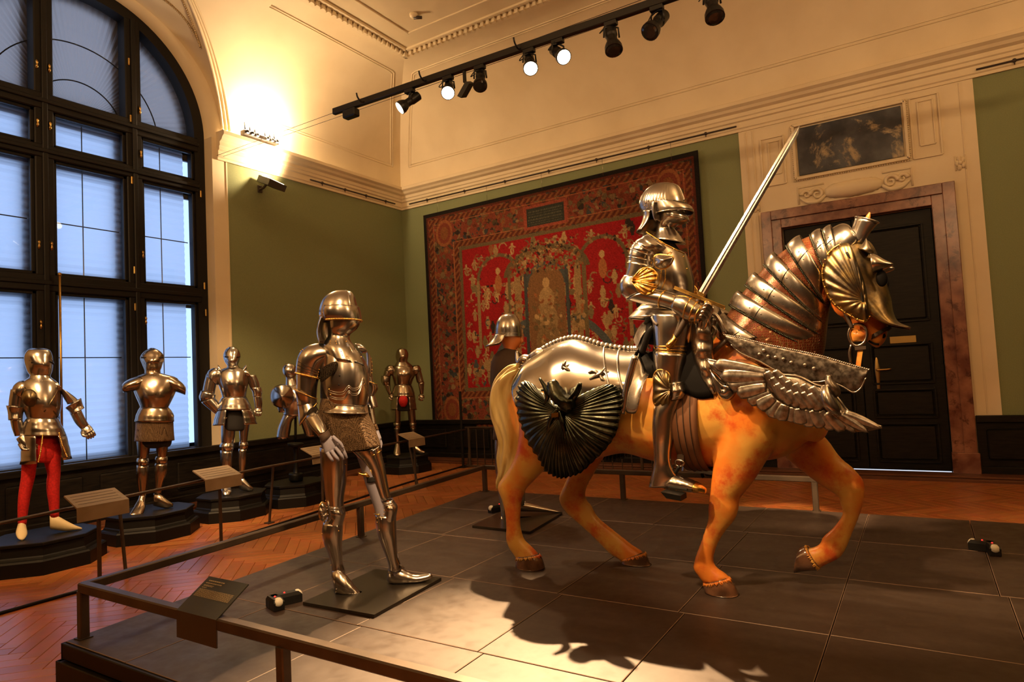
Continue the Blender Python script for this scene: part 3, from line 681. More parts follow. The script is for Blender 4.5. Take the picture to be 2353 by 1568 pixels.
# small figures, garlands and scrolls on the red
FIG = (CRM*.8, CRM*.6, OLV*1.3, BLU*1.1, OLV, ORG*.7, CRM*.95, DRK)
for _ in range(430):
    x, y = rng.uniform(bx+.05, WM-bx-.05), rng.uniform(by+.05, HM-by-.05); kind = rng.integers(4); c = FIG[rng.integers(len(FIG))]; c2 = FIG[rng.integers(len(FIG))]
    if kind == 0:    # putto: head, body, limbs
        for dx, dy, rx, ry, tt in ((0, 0, .022, .025, 0), (0, .064, .027, .045, .2), (.04, .05, .042, .011, .6), (-.04, .045, .042, .011, -.7), (.022, .135, .014, .055, .25), (-.022, .135, .014, .055, -.3)):
            a = tt+rng.uniform(-.3, .3); X_, Y_ = xm-x-dx, ym-y-dy; p, q = X_*math.cos(a)+Y_*math.sin(a), -X_*math.sin(a)+Y_*math.cos(a)
            paint(((p/rx)**2+(q/ry)**2 < 1) & field, CRM*rng.uniform(.7, 1.15))
    elif kind == 1:  # spray of leaves
        for k in range(9):
            a = rng.uniform(0, 2*pi); r = rng.uniform(.01, .08); paint(((xm-x-r*math.cos(a))**2+((ym-y-r*math.sin(a))*1.4)**2 < rng.uniform(.010, .022)**2) & field, (c if k % 2 else c2)*rng.uniform(.7, 1.2))
    elif kind == 2:  # scroll line
        r = rng.uniform(.03, .09); R_ = np.hypot(xm-x, ym-y); A_ = np.arctan2(ym-y, xm-x); a0 = rng.uniform(-pi, pi); paint((abs(R_-r-.02*np.sin(A_)) < .011) & (np.cos(A_-a0) > -.3) & field, c)
    else:            # urn
        paint((abs(xm-x) < .025+.03*np.exp(-((ym-y)/.05)**2)) & (abs(ym-y) < .11) & field, c)
# two round arbours, left and right of the middle
for ax in (1.62, WM-1.62):
    R_ = np.hypot((xm-ax)/1.0, (ym-1.42)/1.0); paint((R_ < .40) & (ym < 1.5) & field, RED); paint((abs(R_-.42) < .03) & (ym < 1.55) & field, OLV*.9)
    blobs(60, ax-.5, ax+.5, .95, 1.5, (OLV, CRM*.7, DRK), .015, .035, clip=(abs(R_-.42) < .06) & (ym < 1.5))
    for dx in (-.42, .42): paint((abs(xm-ax-dx) < .03) & (ym > 1.4) & (ym < 2.6) & field, CRM*.7)
    paint((np.hypot((xm-ax)/.05, (ym-1.28)/.06) < 1), CRM*1.1); paint((np.hypot((xm-ax)/.07, (ym-1.5)/.16) < 1), ORG)
# grey-blue arches sweeping up to the centre
R_ = np.hypot(xm-WM/2, ym-3.35); paint((abs(R_-1.22) < .06) & (ym < 3.25) & (abs(xm-WM/2) > .45), BLU*1.5)
# central pavilion with a standing figure
mx_ = WM/2-.05
NB = OLV*.55+ORG*.35
paint((abs(xm-mx_) < .36) & (ym > 1.62) & (ym < 3.28) & field, NB)
paint((np.hypot((xm-mx_)/.36, (ym-1.62)/.32) < 1) & (ym < 1.64), NB)
R_ = np.hypot((xm-mx_)/.38, (ym-1.62)/.34); paint((abs(R_-1) < .10) & (ym < 1.64), BLU*1.2)
for dx, c in ((-.40, BLU), (.40, BLU), (-.58, CRM*.75), (.58, CRM*.75), (-.72, OLV), (.72, OLV)): paint((abs(xm-mx_-dx) < (.035 if c is not BLU else .028)) & (ym > 1.35) & (ym < 3.25), c)
for dx in (-.58, .58): blobs(26, mx_+dx-.11, mx_+dx+.11, 1.72, 2.6, (CRM*.8, ORG*.8, OLV), .03, .06, clip=field)
R_ = np.hypot((xm-mx_)/.75, (ym-1.42)/.42); paint((abs(R_-1) < .10) & (ym < 1.42), OLV*.8)
blobs(520, mx_-.72, mx_+.72, .86, 1.42, (CRM*.7, OLV*1.2, OLV, ORG*.7, CRM*.5, DRK, RED), .015, .04, clip=(np.hypot((xm-mx_)/.72, (ym-1.42)/.56) < 1) & field)
for dy, rx, ry, c in ((0, .07, .085, CRM*1.1), (.27, .15, .20, CRM*.9), (.62, .20, .26, CRM*.7), (.98, .24, .32, CRM*.55)): paint(np.hypot((xm-mx_)/rx, (ym-1.60-dy)/ry) < 1, c)
blobs(90, mx_-.28, mx_+.28, 1.7, 3.0, (CRM, ORG*.8, CRM*.6, OLV), .02, .055, clip=abs(xm-mx_) < .3)
# pale beasts and ground at the foot of the field
blobs(110, bx, WM-bx, 2.85, HM-by, (CRM*.85, OLV*1.2, CRM*.65, RED, BLU), .03, .10, clip=field & (abs(xm-mx_) > .45))
for ax in (1.45, 3.75): paint((np.hypot((xm-ax)/.22, (ym-2.9)/.12) < 1) & field, CRM*.8)
# cords and guards
def rope(dist, w, on):
    s = (xm+ym*1.0)*9 % 1; m = (abs(dist) < w) & on; colr[m] = np.where((s[m] < .45)[:, None], ORG*.62, RST*.5)
din = np.minimum(np.minimum(xm, WM-xm), np.minimum(ym, HM-ym))
dib = np.maximum(np.maximum(bx-xm, xm-(WM-bx)), np.maximum(by-ym, ym-(HM-by)))
rope(din-.17, .04, din < .3); rope(dib-.12, .04, border); paint((dib > -.0) & (dib < .06), OLV*.9); paint((dib > .175) & (dib < .19), ORG); paint((din > .23) & (din < .245), ORG); paint(din < .11, RST*.5); paint(din < .07, (.012, .010, .009))
# dark cartouche in the top border, with illegible rows
cm_ = (abs(xm-2.62) < .36) & (abs(ym-.47) < .15); paint((abs(xm-2.62) < .42) & (abs(ym-.47) < .20), RST*1.4); paint(cm_, (.03, .035, .03))
paint(cm_ & ((ym*22 % 1) < .45) & (((xm*31+np.floor(ym*22)*.37) % 1) < .6) & (abs(xm-2.62) < .33) & (abs(ym-.47) < .13), (.10, .095, .06))
for ax in (.48, WM-.48):
    for ay in (.42, HM-.42): paint(np.hypot((xm-ax)/.2, (ym-ay)/.25) < 1, RST); paint(abs(np.hypot((xm-ax)/.17, (ym-ay)/.22)-1) < .12, ORG*.8); paint(np.hypot((xm-ax)/.09, (ym-ay)/.12) < 1, ORG*.6)
colr *= (1+rng.normal(0, .16, U.shape))[..., None]*.86
colr = np.clip(colr, .004, .9)
zt = 4.60+U*.07; zb = .50+U*.02
PY = TY0+(TY1-TY0)*U; PZ = zt+(zb-zt)*Vv; PX_ = XB-.045-.012*np.sin(PY*3.1)*(Vv**.7)-.008*np.sin(PY*7.7+1)*Vv
vv = np.stack([PX_, PY, PZ], -1).reshape(-1, 3)
idx = np.arange((NU+1)*(NV+1)).reshape(NU+1, NV+1)
ff = np.stack([idx[:-1, :-1], idx[1:, :-1], idx[1:, 1:], idx[:-1, 1:]], -1).reshape(-1, 4)
tm = bpy.data.meshes.new('tapestry'); tm.vertices.add(len(vv)); tm.vertices.foreach_set('co', vv.ravel()); tm.loops.add(ff.size); tm.loops.foreach_set('vertex_index', ff.ravel().astype(np.int32))
tm.polygons.add(len(ff)); tm.polygons.foreach_set('loop_start', np.arange(0, ff.size, 4, dtype=np.int32)); tm.polygons.foreach_set('use_smooth', np.ones(len(ff), bool)); tm.update(calc_edges=True)
ca = tm.color_attributes.new('weave', 'FLOAT_COLOR', 'POINT'); ca.data.foreach_set('color', np.concatenate([colr.reshape(-1, 3), np.ones((len(vv), 1))], 1).astype(np.float32).ravel())
tm.materials.append(M_tapestry)
tap = bpy.data.objects.new('tapestry', tm); COL.objects.link(tap); so = tap.modifiers.new('thick', 'SOLIDIFY'); so.thickness = .008; so.offset = 0
tag(tap, 'large red woven tapestry with flowery border and twisted cord edging on the green wall', 'tapestry')
# picture rails with hooks under the cornices
def rail(p, q, nh, label):
    r = thing('picture_rail', label, 'rail', p)
    mk('rod', tube([p, q], .011, 6), M_leather, r); p, q = V3(p), V3(q)
    for k in range(nh):
        c_ = p+(q-p)*(k+.5)/nh; mk('hook', ball(c_, .025, tube([c_, c_+np.array((0, 0, -.05))], .006, 6)), M_leather, r)
    return r
r1 = rail((XB-.06, YA-.25, 4.88), (XB-.06, 2.0, 4.88), 7, 'thin brown picture rail under the cornice above the tapestry')
for k in range(5):
    y = 7.45-k*1.12; mk('hanging_wire', tube([(XB-.055, y, 4.87), (XB-.05, y, 4.60)], .003, 5), M_steel, r1)
rail((XB-.06, -.80, 4.88), (XB-.06, -3, 4.88), 3, 'thin brown picture rail at the far right above the green wall')
rail((7.3, YA-.06, 4.88), (XB-.25, YA-.06, 4.88), 4, 'thin brown picture rail on the short green wall beside the floodlight')

# ================================================================== PLATFORM
def left(x): return 3.82+(x-1.65)*.091
PZ_ = .25; xf, xb_, yr = 1.65, 5.95, -3.3
plat = thing('platform', 'low dark display platform of large boards carrying the horse and rider', 'platform', (3.8, .5, 0))
mk('platform_body', prism([(xf+.03, yr), (xb_-.03, yr), (xb_-.03, left(xb_)-.12), (xb_-.12, left(xb_)-.03), (xf+.03, left(xf)-.03)], 0, .228), M_plinth, plat)
xs_ = [xf, 2.46, 3.30, 4.17, 5.05, xb_]; ys = [yr, -2.55, -1.80, -1.05, -.29, .44, 1.14, 1.84, 2.60, 3.32, None]
for i in range(5):
    for j in range(10):
        x0, x1 = xs_[i], xs_[i+1]; g_ = .0025
        a0, a1 = ys[j], ys[j+1]
        sh = .035*(i-2) if 0 < j else 0
        sh1 = .035*(i-2) if j+1 < 10 else 0
        y0a = a0+(sh if j not in (5, 0) else 0); 
        if a1 is None: t0, t1 = left(x0+g_), left(x1-g_)
        else: t0 = t1 = a1+(sh1 if j+1 != 5 else 0)-g_
        poly = [(x0+g_, y0a+g_), (x1-g_, y0a+g_), (x1-g_, t1), (x0+g_, t0)]
        if i == 4 and a1 is None: poly = [(x0+g_, y0a+g_), (x1, y0a+g_), (x1, t1-.10), (x1-.10, t1), (x0+g_, t0)]
        dz = random.uniform(-.0012, .0012)
        cxp, cyp = sum(p[0] for p in poly)/len(poly), sum(p[1] for p in poly)/len(poly); nP = len(poly); ins = [(p[0]+.0025*(1 if p[0] < cxp else -1), p[1]+.0025*(1 if p[1] < cyp else -1)) for p in poly]
        mb = MB(); mb.add([(x, y, z) for z, q_ in ((.228, poly), (PZ_+dz-.002, poly), (PZ_+dz, ins)) for x, y in q_], [(k*nP+e, k*nP+(e+1) % nP, k*nP+nP+(e+1) % nP, k*nP+nP+e) for k in (0, 1) for e in range(nP)]+[tuple(range(2*nP, 3*nP))], False)
        pn_ = mk('deck_panel', mb, M_deck, plat); pn_.data.materials.append(M_edge)
        for e in range(nP, 2*nP): pn_.data.polygons[e].material_index = 1
# fascia boards: two stepped layers
for (z0, z1, o) in ((.165, .243, .0), (.0, .158, .018)):
    mk('fascia_board', box(xf-.015-o, yr, z0, xf+.03, left(xf)+.012+o, z1, .004), M_plinth, plat)
    p, q = (xf-.015-o, left(xf)+.0), (xb_, left(xb_))
    mk('fascia_board', prism([(p[0], p[1]), (q[0], q[1]), (q[0], q[1]+.014+o), (p[0], p[1]+.014+o)], z0, z1), M_plinth, plat)
# platform railing
rl = thing('platform_railing', 'low dark bronze square-bar railing on the platform edge, corner nearest the viewer', 'railing', (1.71, 3.80, PZ_))
zr = .25+.262
C0 = (1.715, 3.775); C1 = (5.90, 4.12); C2 = (5.96, 4.05)
mk('rail_bar', beam((C0[0], C0[1], zr), (C0[0]-.02, yr, zr), .05, .05), M_rail, rl)
mk('rail_bar', beam((C0[0], C0[1], zr), (C1[0], C1[1], zr), .045, .045), M_rail, rl)
mk('rail_bar', beam((5.90, 4.14, zr), (5.93, .80, zr), .045, .045), M_rail, rl)
for p in (C0, (1.70, 2.18), (1.70, .6), (3.87, 3.95), (5.90, 4.12), (5.92, 2.52), (5.925, .82)):
    po = mk('post', beam((p[0], p[1], PZ_), (p[0], p[1], zr-.02), .045, .045, up=(0, 1, 0)), M_rail, rl)
    mk('post_foot', box(p[0]-.032, p[1]-.032, PZ_, p[0]+.032, p[1]+.032, PZ_+.006), M_rail, po)
# label on the front railing: sloped face with print, hanging back flap
ld = thing('railing_label', 'dark green sloped label board with pale print on the front railing', 'label', (1.71,2.674,0.522))
A_, B_, C_, D_ = [np.array(p) for p in [(1.7,2.875,0.522),(1.7,2.585,0.528),(1.7,2.374,0.7),(1.7,2.626,0.706)]]
# the two lower corners hang on the rail, the upper edge leans up over the deck
lo0, lo1 = np.array((1.685, A_[1], zr+.022)), np.array((1.685, B_[1], zr+.022))
up = np.array((.165, .008, .10)); hi0, hi1 = lo0+up, lo1+up
def slab(p, q, r, s, th, mb=None):
    mb = mb or MB(); p, q, r, s = map(V3, (p, q, r, s)); n = np.cross(q-p, s-p); n = n/np.linalg.norm(n)*th
    return mb.add([p, q, r, s, p-n, q-n, r-n, s-n], [(0, 1, 2, 3), (7, 6, 5, 4), (0, 4, 5, 1), (1, 5, 6, 2), (2, 6, 7, 3), (3, 7, 4, 0)], False)
mk('sloped_board', slab(lo0, lo1, hi1, hi0, .006), M_sign, ld)
mk('hanging_flap', slab((1.683, A_[1], zr-.095), (1.683, B_[1], zr-.095), lo1, lo0, .006), M_leather, ld)
mb = MB(); rr = random.Random(5)
def text_row(t, h, u0, u1, words):
    """a row of print as small raised marks, too small to read"""
    u = u0
    while u < u1:
        w = rr.uniform(.012, .05) if words else .02
        q = [lo0+(lo1-lo0)*a+(hi0-lo0)*b+np.array((-.0005, 0, .0015)) for a, b in ((u, t-h/2), (min(u+w, u1), t-h/2), (min(u+w, u1), t+h/2), (u, t+h/2))]
        mb.add(q, [(0, 1, 2, 3)], False); u += w+.008
text_row(.885, .03, .10, .50, 1); text_row(.815, .026, .08, .48, 1); text_row(.755, .018, .08, .33, 1); text_row(.73, .016, .08, .31, 1); text_row(.685, .018, .08, .20, 1)
for k in range(9): text_row(.635-k*.024, .012, .06, .93, 1)
mk('printed_text', mb, M_text, ld)

# floor barrier in front of the window-wall figures
fb_ = thing('floor_barrier', 'thin dark rail on slim posts before the figures by the window', 'railing', (2.9, 5.75, 0))
HR = .635
def onz(P, z): return (P[0], P[1], z)
F = [(2.012,5.594,0.635),(2.946,5.797,0.635),(4.549,6.101,0.635),(6.795,6.283,0.635),(8.91,6.491,0.635)]
pth = [(-.2, 5.55, HR)]+[tuple(p) for p in F]
mk('handrail', tube(pth, .013, 8), M_rail, fb_)
Gd = [(2.006,5.592,0),(2.486,5.596,0),(2.911,5.683,0),(4.298,5.971,0),(7.264,6.452,0),(9.062,6.665,0)]
Gd = [tuple(2*V3(Gd[0])-V3(Gd[1]))]+list(Gd)
mk('floor_bar', tube([(p[0], p[1], .012) for p in Gd], .013, 6), M_plinth, fb_)
for p in [(2.911,5.683,0),(4.721,6.219,0),(7.16,6.159,0),(8.974,6.601,0)]:
    hx = np.interp(p[0], [q[0] for q in pth], [q[1] for q in pth])
    po = mk('post', beam((p[0], p[1], 0), (p[0], p[1]+(hx-p[1])*.9, HR-.005), .022, .022, up=(0, 1, 0)), M_rail, fb_)
    mk('post_foot', box(p[0]-.04, p[1]-.04, 0, p[0]+.04, p[1]+.04, .012), M_rail, po)
def desk(label, pos, half):
    """sloped text desk on a slim leg; its lower edge rests at the handrail"""
    x, y = pos; d = thing('text_desk', label, 'label stand', (x, y, 0), 'sloped text desks at the barrier')
    lo0, lo1 = (x-half, y-.01, .665), (x+half, y-.01, .665)
    mk('sloped_top', slab(lo0, lo1, (x+half*.98, y+.20, .745), (x-half*.98, y+.20, .745), .012), M_desk, d)
    mk('front_flap', slab((x-half, y-.015, .555), (x+half, y-.015, .555), lo1, lo0, .01), M_desk, d)
    mk('leg', beam((x-.02, y+.03, 0), (x-.02, y+.03, .665), .024, .024, up=(0, 1, 0)), M_rail, d)
    mb = MB()
    for k in range(4): z = k*.2+.2; box(x-half*.85, y-.01+.21*z, .6655+.08*z, x+half*.8, y-.006+.21*z, .667+.08*z, mb=mb)
    mk('printed_text', mb, M_leather, d); return d
for (px, lab) in (((2.632,5.455,0.665), 'pale wooden text desk in front of the figure with red hose'), ((3.858,5.744,0.665), 'pale wooden text desk before the armour with full arms by the window edge'), ((7.19,6.171,0.665), 'small text desk in front of the far armour with the red codpiece'), ((5.537,6.223,0.665), 'text desk half hidden behind the standing knight')):
    desk(lab, (px[0], px[1]), .19 if px[0] < 7 else .17)
# far barrier of upright bars before the tapestry
gr = thing('bar_barrier', 'dark barrier of upright bars below the tapestry, behind the horse', 'railing', (8.85, 6.4, 0))
mk('handrail', tube([(8.84, 6.52, .66), (8.84, 2.3, .66)], .018, 8), M_rail, gr); mk('foot_rail', beam((8.84, 6.52, .03), (8.84, 2.3, .03), .03, .03), M_rail, gr)
for k in range(28):
    y = 6.45-k*.15; mk('bar', beam((8.84, y, .03), (8.84, y, .66), .014 if k % 5 else .035, .014 if k % 5 else .035, up=(0, 1, 0)), M_rail, gr)
sp = thing('stanchion', 'tall thin black post standing before the lower left of the tapestry', 'post', (8.82, 6.58, 0))
mk('pole', beam((8.82, 6.58, .0), (8.82, 6.58, 1.27), .035, .035, up=(0, 1, 0)), M_lampblack, sp); mk('foot', box(8.76, 6.52, 0, 8.88, 6.64, .015), M_lampblack, sp)

# motion detectors lying on the deck: two angled arms with white lenses
def detector(label, V, E1, E2, s=1.0):
    """two arms meeting at V, a white lens on each far end"""
    d = thing('motion_detector', label, 'detector', (V[0], V[1], PZ_), 'motion detectors on the platform')
    for name, E in (('front_arm', E1), ('rear_arm', E2)):
        c0, c1 = V3((V[0], V[1], 0)), V3((E[0], E[1], 0)); q = c1-c0; q /= np.linalg.norm(q); n_ = np.array((-q[1], q[0], 0))*.030*s; c0 = c0-q*.028*s; z0, h = PZ_+.002, .062*s
        m_ = MB(); top = [c0-n_, c1-n_, c1+n_, c0+n_]; mid = (c0+c1)/2
        m_.add([(t_[0], t_[1], z0) for t_ in top]+[(t_[0], t_[1], z0+h*.7) for t_ in top]+[tuple(mid*.2+t_*.8+np.array((0, 0, z0+h-.2*0))) for t_ in top], [(0, 1, 5, 4), (1, 2, 6, 5), (2, 3, 7, 6), (3, 0, 4, 7), (4, 5, 9, 8), (5, 6, 10, 9), (6, 7, 11, 10), (7, 4, 8, 11), (8, 9, 10, 11)], False)
        arm = mk(name, m_, M_lampblack, d)
        ax = q*.8+np.array((0, 0, .6)); ax /= np.linalg.norm(ax); t1_ = np.cross(ax, (0, 0, 1)); t1_ /= np.linalg.norm(t1_); t2_ = np.cross(t1_, ax); cc = c1-q*.012*s+np.array((0, 0, z0+h*.72)); T_ = np.linspace(0, 2*pi, 16, endpoint=False)
        vs = [cc+(t1_*math.cos(t)*.028+t2_*math.sin(t)*.026)*s*r-ax*.014*s+ax*k*s for r, k in ((1, 0), (1, .016), (.7, .026)) for t in T_]+[cc+ax*.017*s]
        mk('lens', MB().add(vs, [(k*16+i, k*16+(i+1) % 16, k*16+16+(i+1) % 16, k*16+16+i) for k in (0, 1) for i in range(16)]+[(48, 32+i, 32+(i+1) % 16) for i in range(16)]), M_white, arm)
        mk('indicator_light', ball(tuple(mid+np.array((0, 0, z0+h))), .006*s, n=6, m=4), M_led, arm)
detector('black motion detector with white lenses on the deck beside the steel base plate', (2.455, 3.225), (2.425, 3.13), (2.60, 3.16))
detector('black motion detector with white lenses on the deck at the far right', (5.06, -.285), (5.09, -.175), (4.95, -.30))
detector('black motion detector with white lens behind the horse near a hind hoof', (5.16, 3.37), (4.97, 3.43), (5.3, 3.25))

# ================================================================== STANDING FIGURES
def P(name, keys, nv, par, m=None, solid=.003, label=None, **kw):
    return mk(name, el(keys, nv, **kw), m or M_steel, par, solid if (kw.get('th') or kw.get('cap') == (0, 0)) else 0, label=label)
def rivets(par, keys, nv, spots, r=.0045, m=None, grow=.002):
    mb = MB()
    for u, d in spots: ball(el_point(keys, nv, u, d, grow), r, mb, 6, 4)
    return mk('rivets', mb, m or M_gold, par)
def ridge(par, keys, nv, path, r=.003, m=None, name='ridge', grow=.001, sub=5, closed=False, n=6):
    pts = [el_point(keys, nv, u, d, grow) for u, d in path]
    return mk(name, tube(pts, r, n, sub, closed), m or M_steel, par)
def hem(par, keys, nv, u, d0, d1, r, m, name='edge_roll', n=20, twist=True, grow=.002):
    pts = np.array([el_point(keys, nv, u, d, grow) for d in np.linspace(d0, d1, n)])
    return mk(name, tube(pts, r, 8), m, par)
def finger(par, name, pts, r, m): return mk(name, tube(pts, [r, r*1.02, r*.9, r*.62], 8, 4), m, par)

# ---- the knight in front: sallet, bevor, cuirass over a mail shirt, blue-grey mannequin hands
NK = (-0.712,-0.702,0)
kn = thing('standing_armour', 'polished steel armour with brown mail skirt and grey hands on the steel base', 'armour', (2.922,2.881,0.27))
bp_ = thing('base_plate', 'thin dark steel plate under the standing armour with the mail skirt', 'base', (2.918,2.904,0.25))
q = [(2.543,3.076,0.27),(2.567,2.546,0.27),(3.217,2.609,0.27)]; q = [V3(p) for p in q]; q.append(q[0]+q[2]-q[1])
mk('plate', MB().add([(p[0], p[1], z) for z in (.252, .27) for p in q], [(0, 3, 2, 1), (4, 5, 6, 7), (0, 1, 5, 4), (1, 2, 6, 5), (2, 3, 7, 6), (3, 0, 4, 7)], False), M_base, bp_)
# mannequin inside
man = P('mannequin', [((2.772,3.034,1.785),(2.849,2.955,1.781),0.05),((2.758,3.048,1.72),(2.869,2.935,1.714),0.09),((2.728,3.078,1.59),(2.92,2.883,1.577),0.13),((2.73,3.076,1.458),(2.913,2.89,1.439),0.13),((2.734,3.072,1.327),(2.913,2.89,1.306),0.12),((2.731,3.075,1.197),(2.946,2.857,1.176),0.12),((2.739,3.066,1.103),(2.951,2.851,1.096),0.11)], NK, kn, M_blackcloth)
P('leg', [((2.734,3.072,1.171),(2.833,2.971,1.161),0.085),((2.739,3.067,0.937),(2.81,2.995,0.928),0.07),((2.745,3.06,0.768),(2.798,3.007,0.761),0.055),((2.735,3.071,0.615),(2.787,3.018,0.608),0.055),((2.749,3.057,0.396),(2.789,3.016,0.389),0.035),((2.768,3.037,0.316),(2.794,3.011,0.312),0.03)], NK, man, M_grey)
P('leg', [((2.844,2.96,1.16),(2.953,2.85,1.162),0.085),((2.883,2.921,0.972),(2.952,2.851,0.977),0.07),((2.898,2.905,0.881),(2.968,2.835,0.897),0.065),((2.935,2.868,0.709),(2.989,2.814,0.718),0.055),((2.945,2.858,0.585),(3.008,2.793,0.576),0.05),((2.988,2.814,0.383),(3.027,2.775,0.377),0.033),((2.992,2.81,0.318),(3.025,2.777,0.313),0.03)], NK, man, M_grey)
# mail
P('mail_shirt', [((2.761,3.044,1.72),(2.869,2.935,1.714),0.1),((2.734,3.072,1.616),(2.928,2.875,1.59),0.155),((2.728,3.078,1.511),(2.925,2.878,1.483),0.16),((2.725,3.08,1.42),(2.917,2.886,1.391),0.148)], NK, kn, M_darkmail, solid=0, cap=(0, 0))
mk_ = [((2.729,3.077,1.419),(2.915,2.888,1.391),0.15),((2.718,3.088,1.329),(2.924,2.879,1.297),0.158),((2.718,3.088,1.238),(2.944,2.859,1.224),0.168),((2.723,3.083,1.159),(2.958,2.844,1.154),0.172),((2.736,3.07,1.101),(2.965,2.838,1.111),0.172)]
P('mail_skirt', mk_, NK, kn, M_mail, cap=(0, 0), n=40, disp=lambda u, t: .006*math.sin(t*7)*u)
# cuirass
ck = [((2.761,3.044,1.72),(2.88,2.924,1.713),0.115),((2.746,3.06,1.681),(2.911,2.892,1.652),0.15),((2.733,3.072,1.603),(2.928,2.875,1.576),0.172),((2.729,3.076,1.511),(2.929,2.874,1.488),0.18),((2.735,3.071,1.437),(2.925,2.878,1.411),0.172),((2.742,3.063,1.382),(2.916,2.887,1.354),0.158)]
br = P('breastplate', ck, NK, kn, M_steel, cap=(0, 0), n=56)
fl_ = [((2.742,3.063,1.382),(2.916,2.887,1.354),0.158),((2.738,3.067,1.361),(2.916,2.887,1.335),0.166),((2.729,3.077,1.341),(2.919,2.884,1.314),0.182)]
P('waist_flange', fl_, NK, br, M_steel, cap=(0, 0), n=40); hem(br, fl_, NK, 1, 0, 358, .004, M_steel, 'flange_roll', 48)
# stop rib and the paired scalloped ridges of the lower breastplate
ridge(br, ck, NK, [(.30, 118), (.34, 145)], .006, M_plinth, 'stop_rib'); ridge(br, ck, NK, [(.285, 118), (.325, 146)], .005, M_steel, 'stop_rib')
for k, du in ((0, 0), (1, .035), (2, .10), (3, .135)):
    ridge(br, ck, NK, [(.70+du, 50), (.735+du, 70), (.72+du, 88), (.63+du*.8, 100), (.665+du*.8, 108), (.655+du*.8, 122), (.58+du*.6, 133), (.52+du*.4, 138), (.58+du*.5, 146), (.68+du*.6, 162)], .0032, M_steel, 'embossed_ridge', n=6)
rivets(br, ck, NK, [(.50, 80), (.62, 78)], .006, M_plinth); rivets(br, ck, NK, [(.69, 52), (.78, 54), (.60, 142), (.2, 150), (.22, 100)], .0045)
# bevor: chin, neck and throat plate
bk = [((2.763,3.042,1.892),(2.901,2.903,1.883),0.118),((2.763,3.043,1.863),(2.898,2.905,1.857),0.115),((2.764,3.041,1.834),(2.885,2.919,1.828),0.108),((2.767,3.039,1.807),(2.86,2.943,1.802),0.088),((2.764,3.041,1.786),(2.854,2.95,1.778),0.085),((2.749,3.056,1.752),(2.863,2.941,1.746),0.105),((2.743,3.062,1.715),(2.887,2.917,1.697),0.14),((2.759,3.046,1.641),(2.907,2.897,1.61),0.17)]
bv = P('bevor', bk, NK, kn, M_steel, cap=(0, 0), n=40)
rivets(bv, bk, NK, [(.70, 60), (.76, 60), (.70, 85), (.76, 86), (.70, 130), (.93, 92), (.97, 92), (.89, 92), (.86, 128)], .004)
ridge(bv, bk, NK, [(.78, 132), (.88, 130), (1, 136)], .004, M_steel, 'medial_ridge')
# sallet
hk = [((2.806,2.999,2.069),(2.856,2.948,2.068),0.02),((2.784,3.021,2.057),(2.871,2.933,2.057),0.058),((2.758,3.048,2.031),(2.883,2.921,2.029),0.095),((2.743,3.063,1.997),(2.889,2.914,1.994),0.118),((2.735,3.071,1.962),(2.895,2.908,1.956),0.129),((2.732,3.074,1.928),(2.9,2.903,1.921),0.132),((2.737,3.069,1.896),(2.903,2.9,1.891),0.128),((2.747,3.059,1.879),(2.904,2.899,1.875),0.124)]
he = P('helmet', hk, NK, kn, M_steel, cap=(1, 0), n=48, sub=5)
ridge(he, hk, NK, [(.02, 122), (.2, 126), (.45, 128), (.62, 128)], .0035, M_steel, 'comb')
vk = [((2.742,3.064,1.97),(2.896,2.908,1.961),0.129),((2.736,3.07,1.944),(2.9,2.903,1.937),0.134),((2.737,3.069,1.914),(2.903,2.9,1.907),0.135),((2.745,3.06,1.885),(2.904,2.899,1.878),0.13)]
vi = P('visor', vk, NK, he, M_steel, th=(42, 215), n=36, grow=.006)
ridge(vi, vk, NK, [(0, 42), (0, 90), (0, 130), (0, 170), (0, 214)], .003, M_steel, 'visor_edge', grow=.006)
def cord(par, pts, r, m=M_gold, name='roped_edge', turns=10):
    """twisted gilt cord: small beads strung along a curve"""
    mb = MB(); Q = cr(np.array(pts), 8); d = np.r_[0, np.cumsum(np.linalg.norm(np.diff(Q, axis=0), axis=1))]; t = np.linspace(0, d[-1], max(3, int(d[-1]/(r*1.5))))
    for k in range(3): pass
    for s in t: ball([np.interp(s, d, Q[:, i]) for i in range(3)], r, mb, 6, 4)
    return mk(name, mb, m, par)
cord(vi, [el_point(vk, NK, 1, d, .008) for d in np.linspace(44, 214, 18)], .006)
tk = [((2.739,3.067,1.912),(2.879,2.925,1.887),0.125),((2.727,3.079,1.867),(2.869,2.935,1.847),0.132),((2.721,3.085,1.814),(2.859,2.945,1.808),0.14),((2.728,3.078,1.756),(2.848,2.956,1.757),0.146)]
P('tail', tk, NK, he, M_steel, th=(-115, 28), n=24)
rivets(he, hk, NK, [(.72, 40), (.62, 75), (.78, 20)], .004)
# right arm (towards the window)
pk = [((2.755,3.051,1.747),(2.805,2.999,1.627),0.07),((2.717,3.089,1.749),(2.791,3.014,1.633),0.082),((2.68,3.127,1.735),(2.768,3.037,1.627),0.09),((2.653,3.154,1.705),(2.744,3.061,1.61),0.09),((2.639,3.168,1.664),(2.733,3.073,1.584),0.086),((2.633,3.174,1.617),(2.727,3.079,1.558),0.08),((2.63,3.177,1.576),(2.723,3.083,1.538),0.074)]
pa = P('pauldron', pk, NK, kn, M_steel, cap=(0, 0), n=36)
for u in (.72, .80, .88): ridge(pa, pk, NK, [(u, 5), (u, 45), (u, 90), (u, 135), (u, 172)], .0022, M_plinth, 'lame_gap')
rivets(pa, pk, NK, [(.66, 150), (.75, 150), (.83, 150), (.92, 150), (.45, 20), (.5, 10), (.25, 150), (.12, 140), (.05, 150), (.05, 110)], .0045)
cord(pa, [el_point(pk, NK, 1, d, .004) for d in np.linspace(0, 185, 16)], .006)
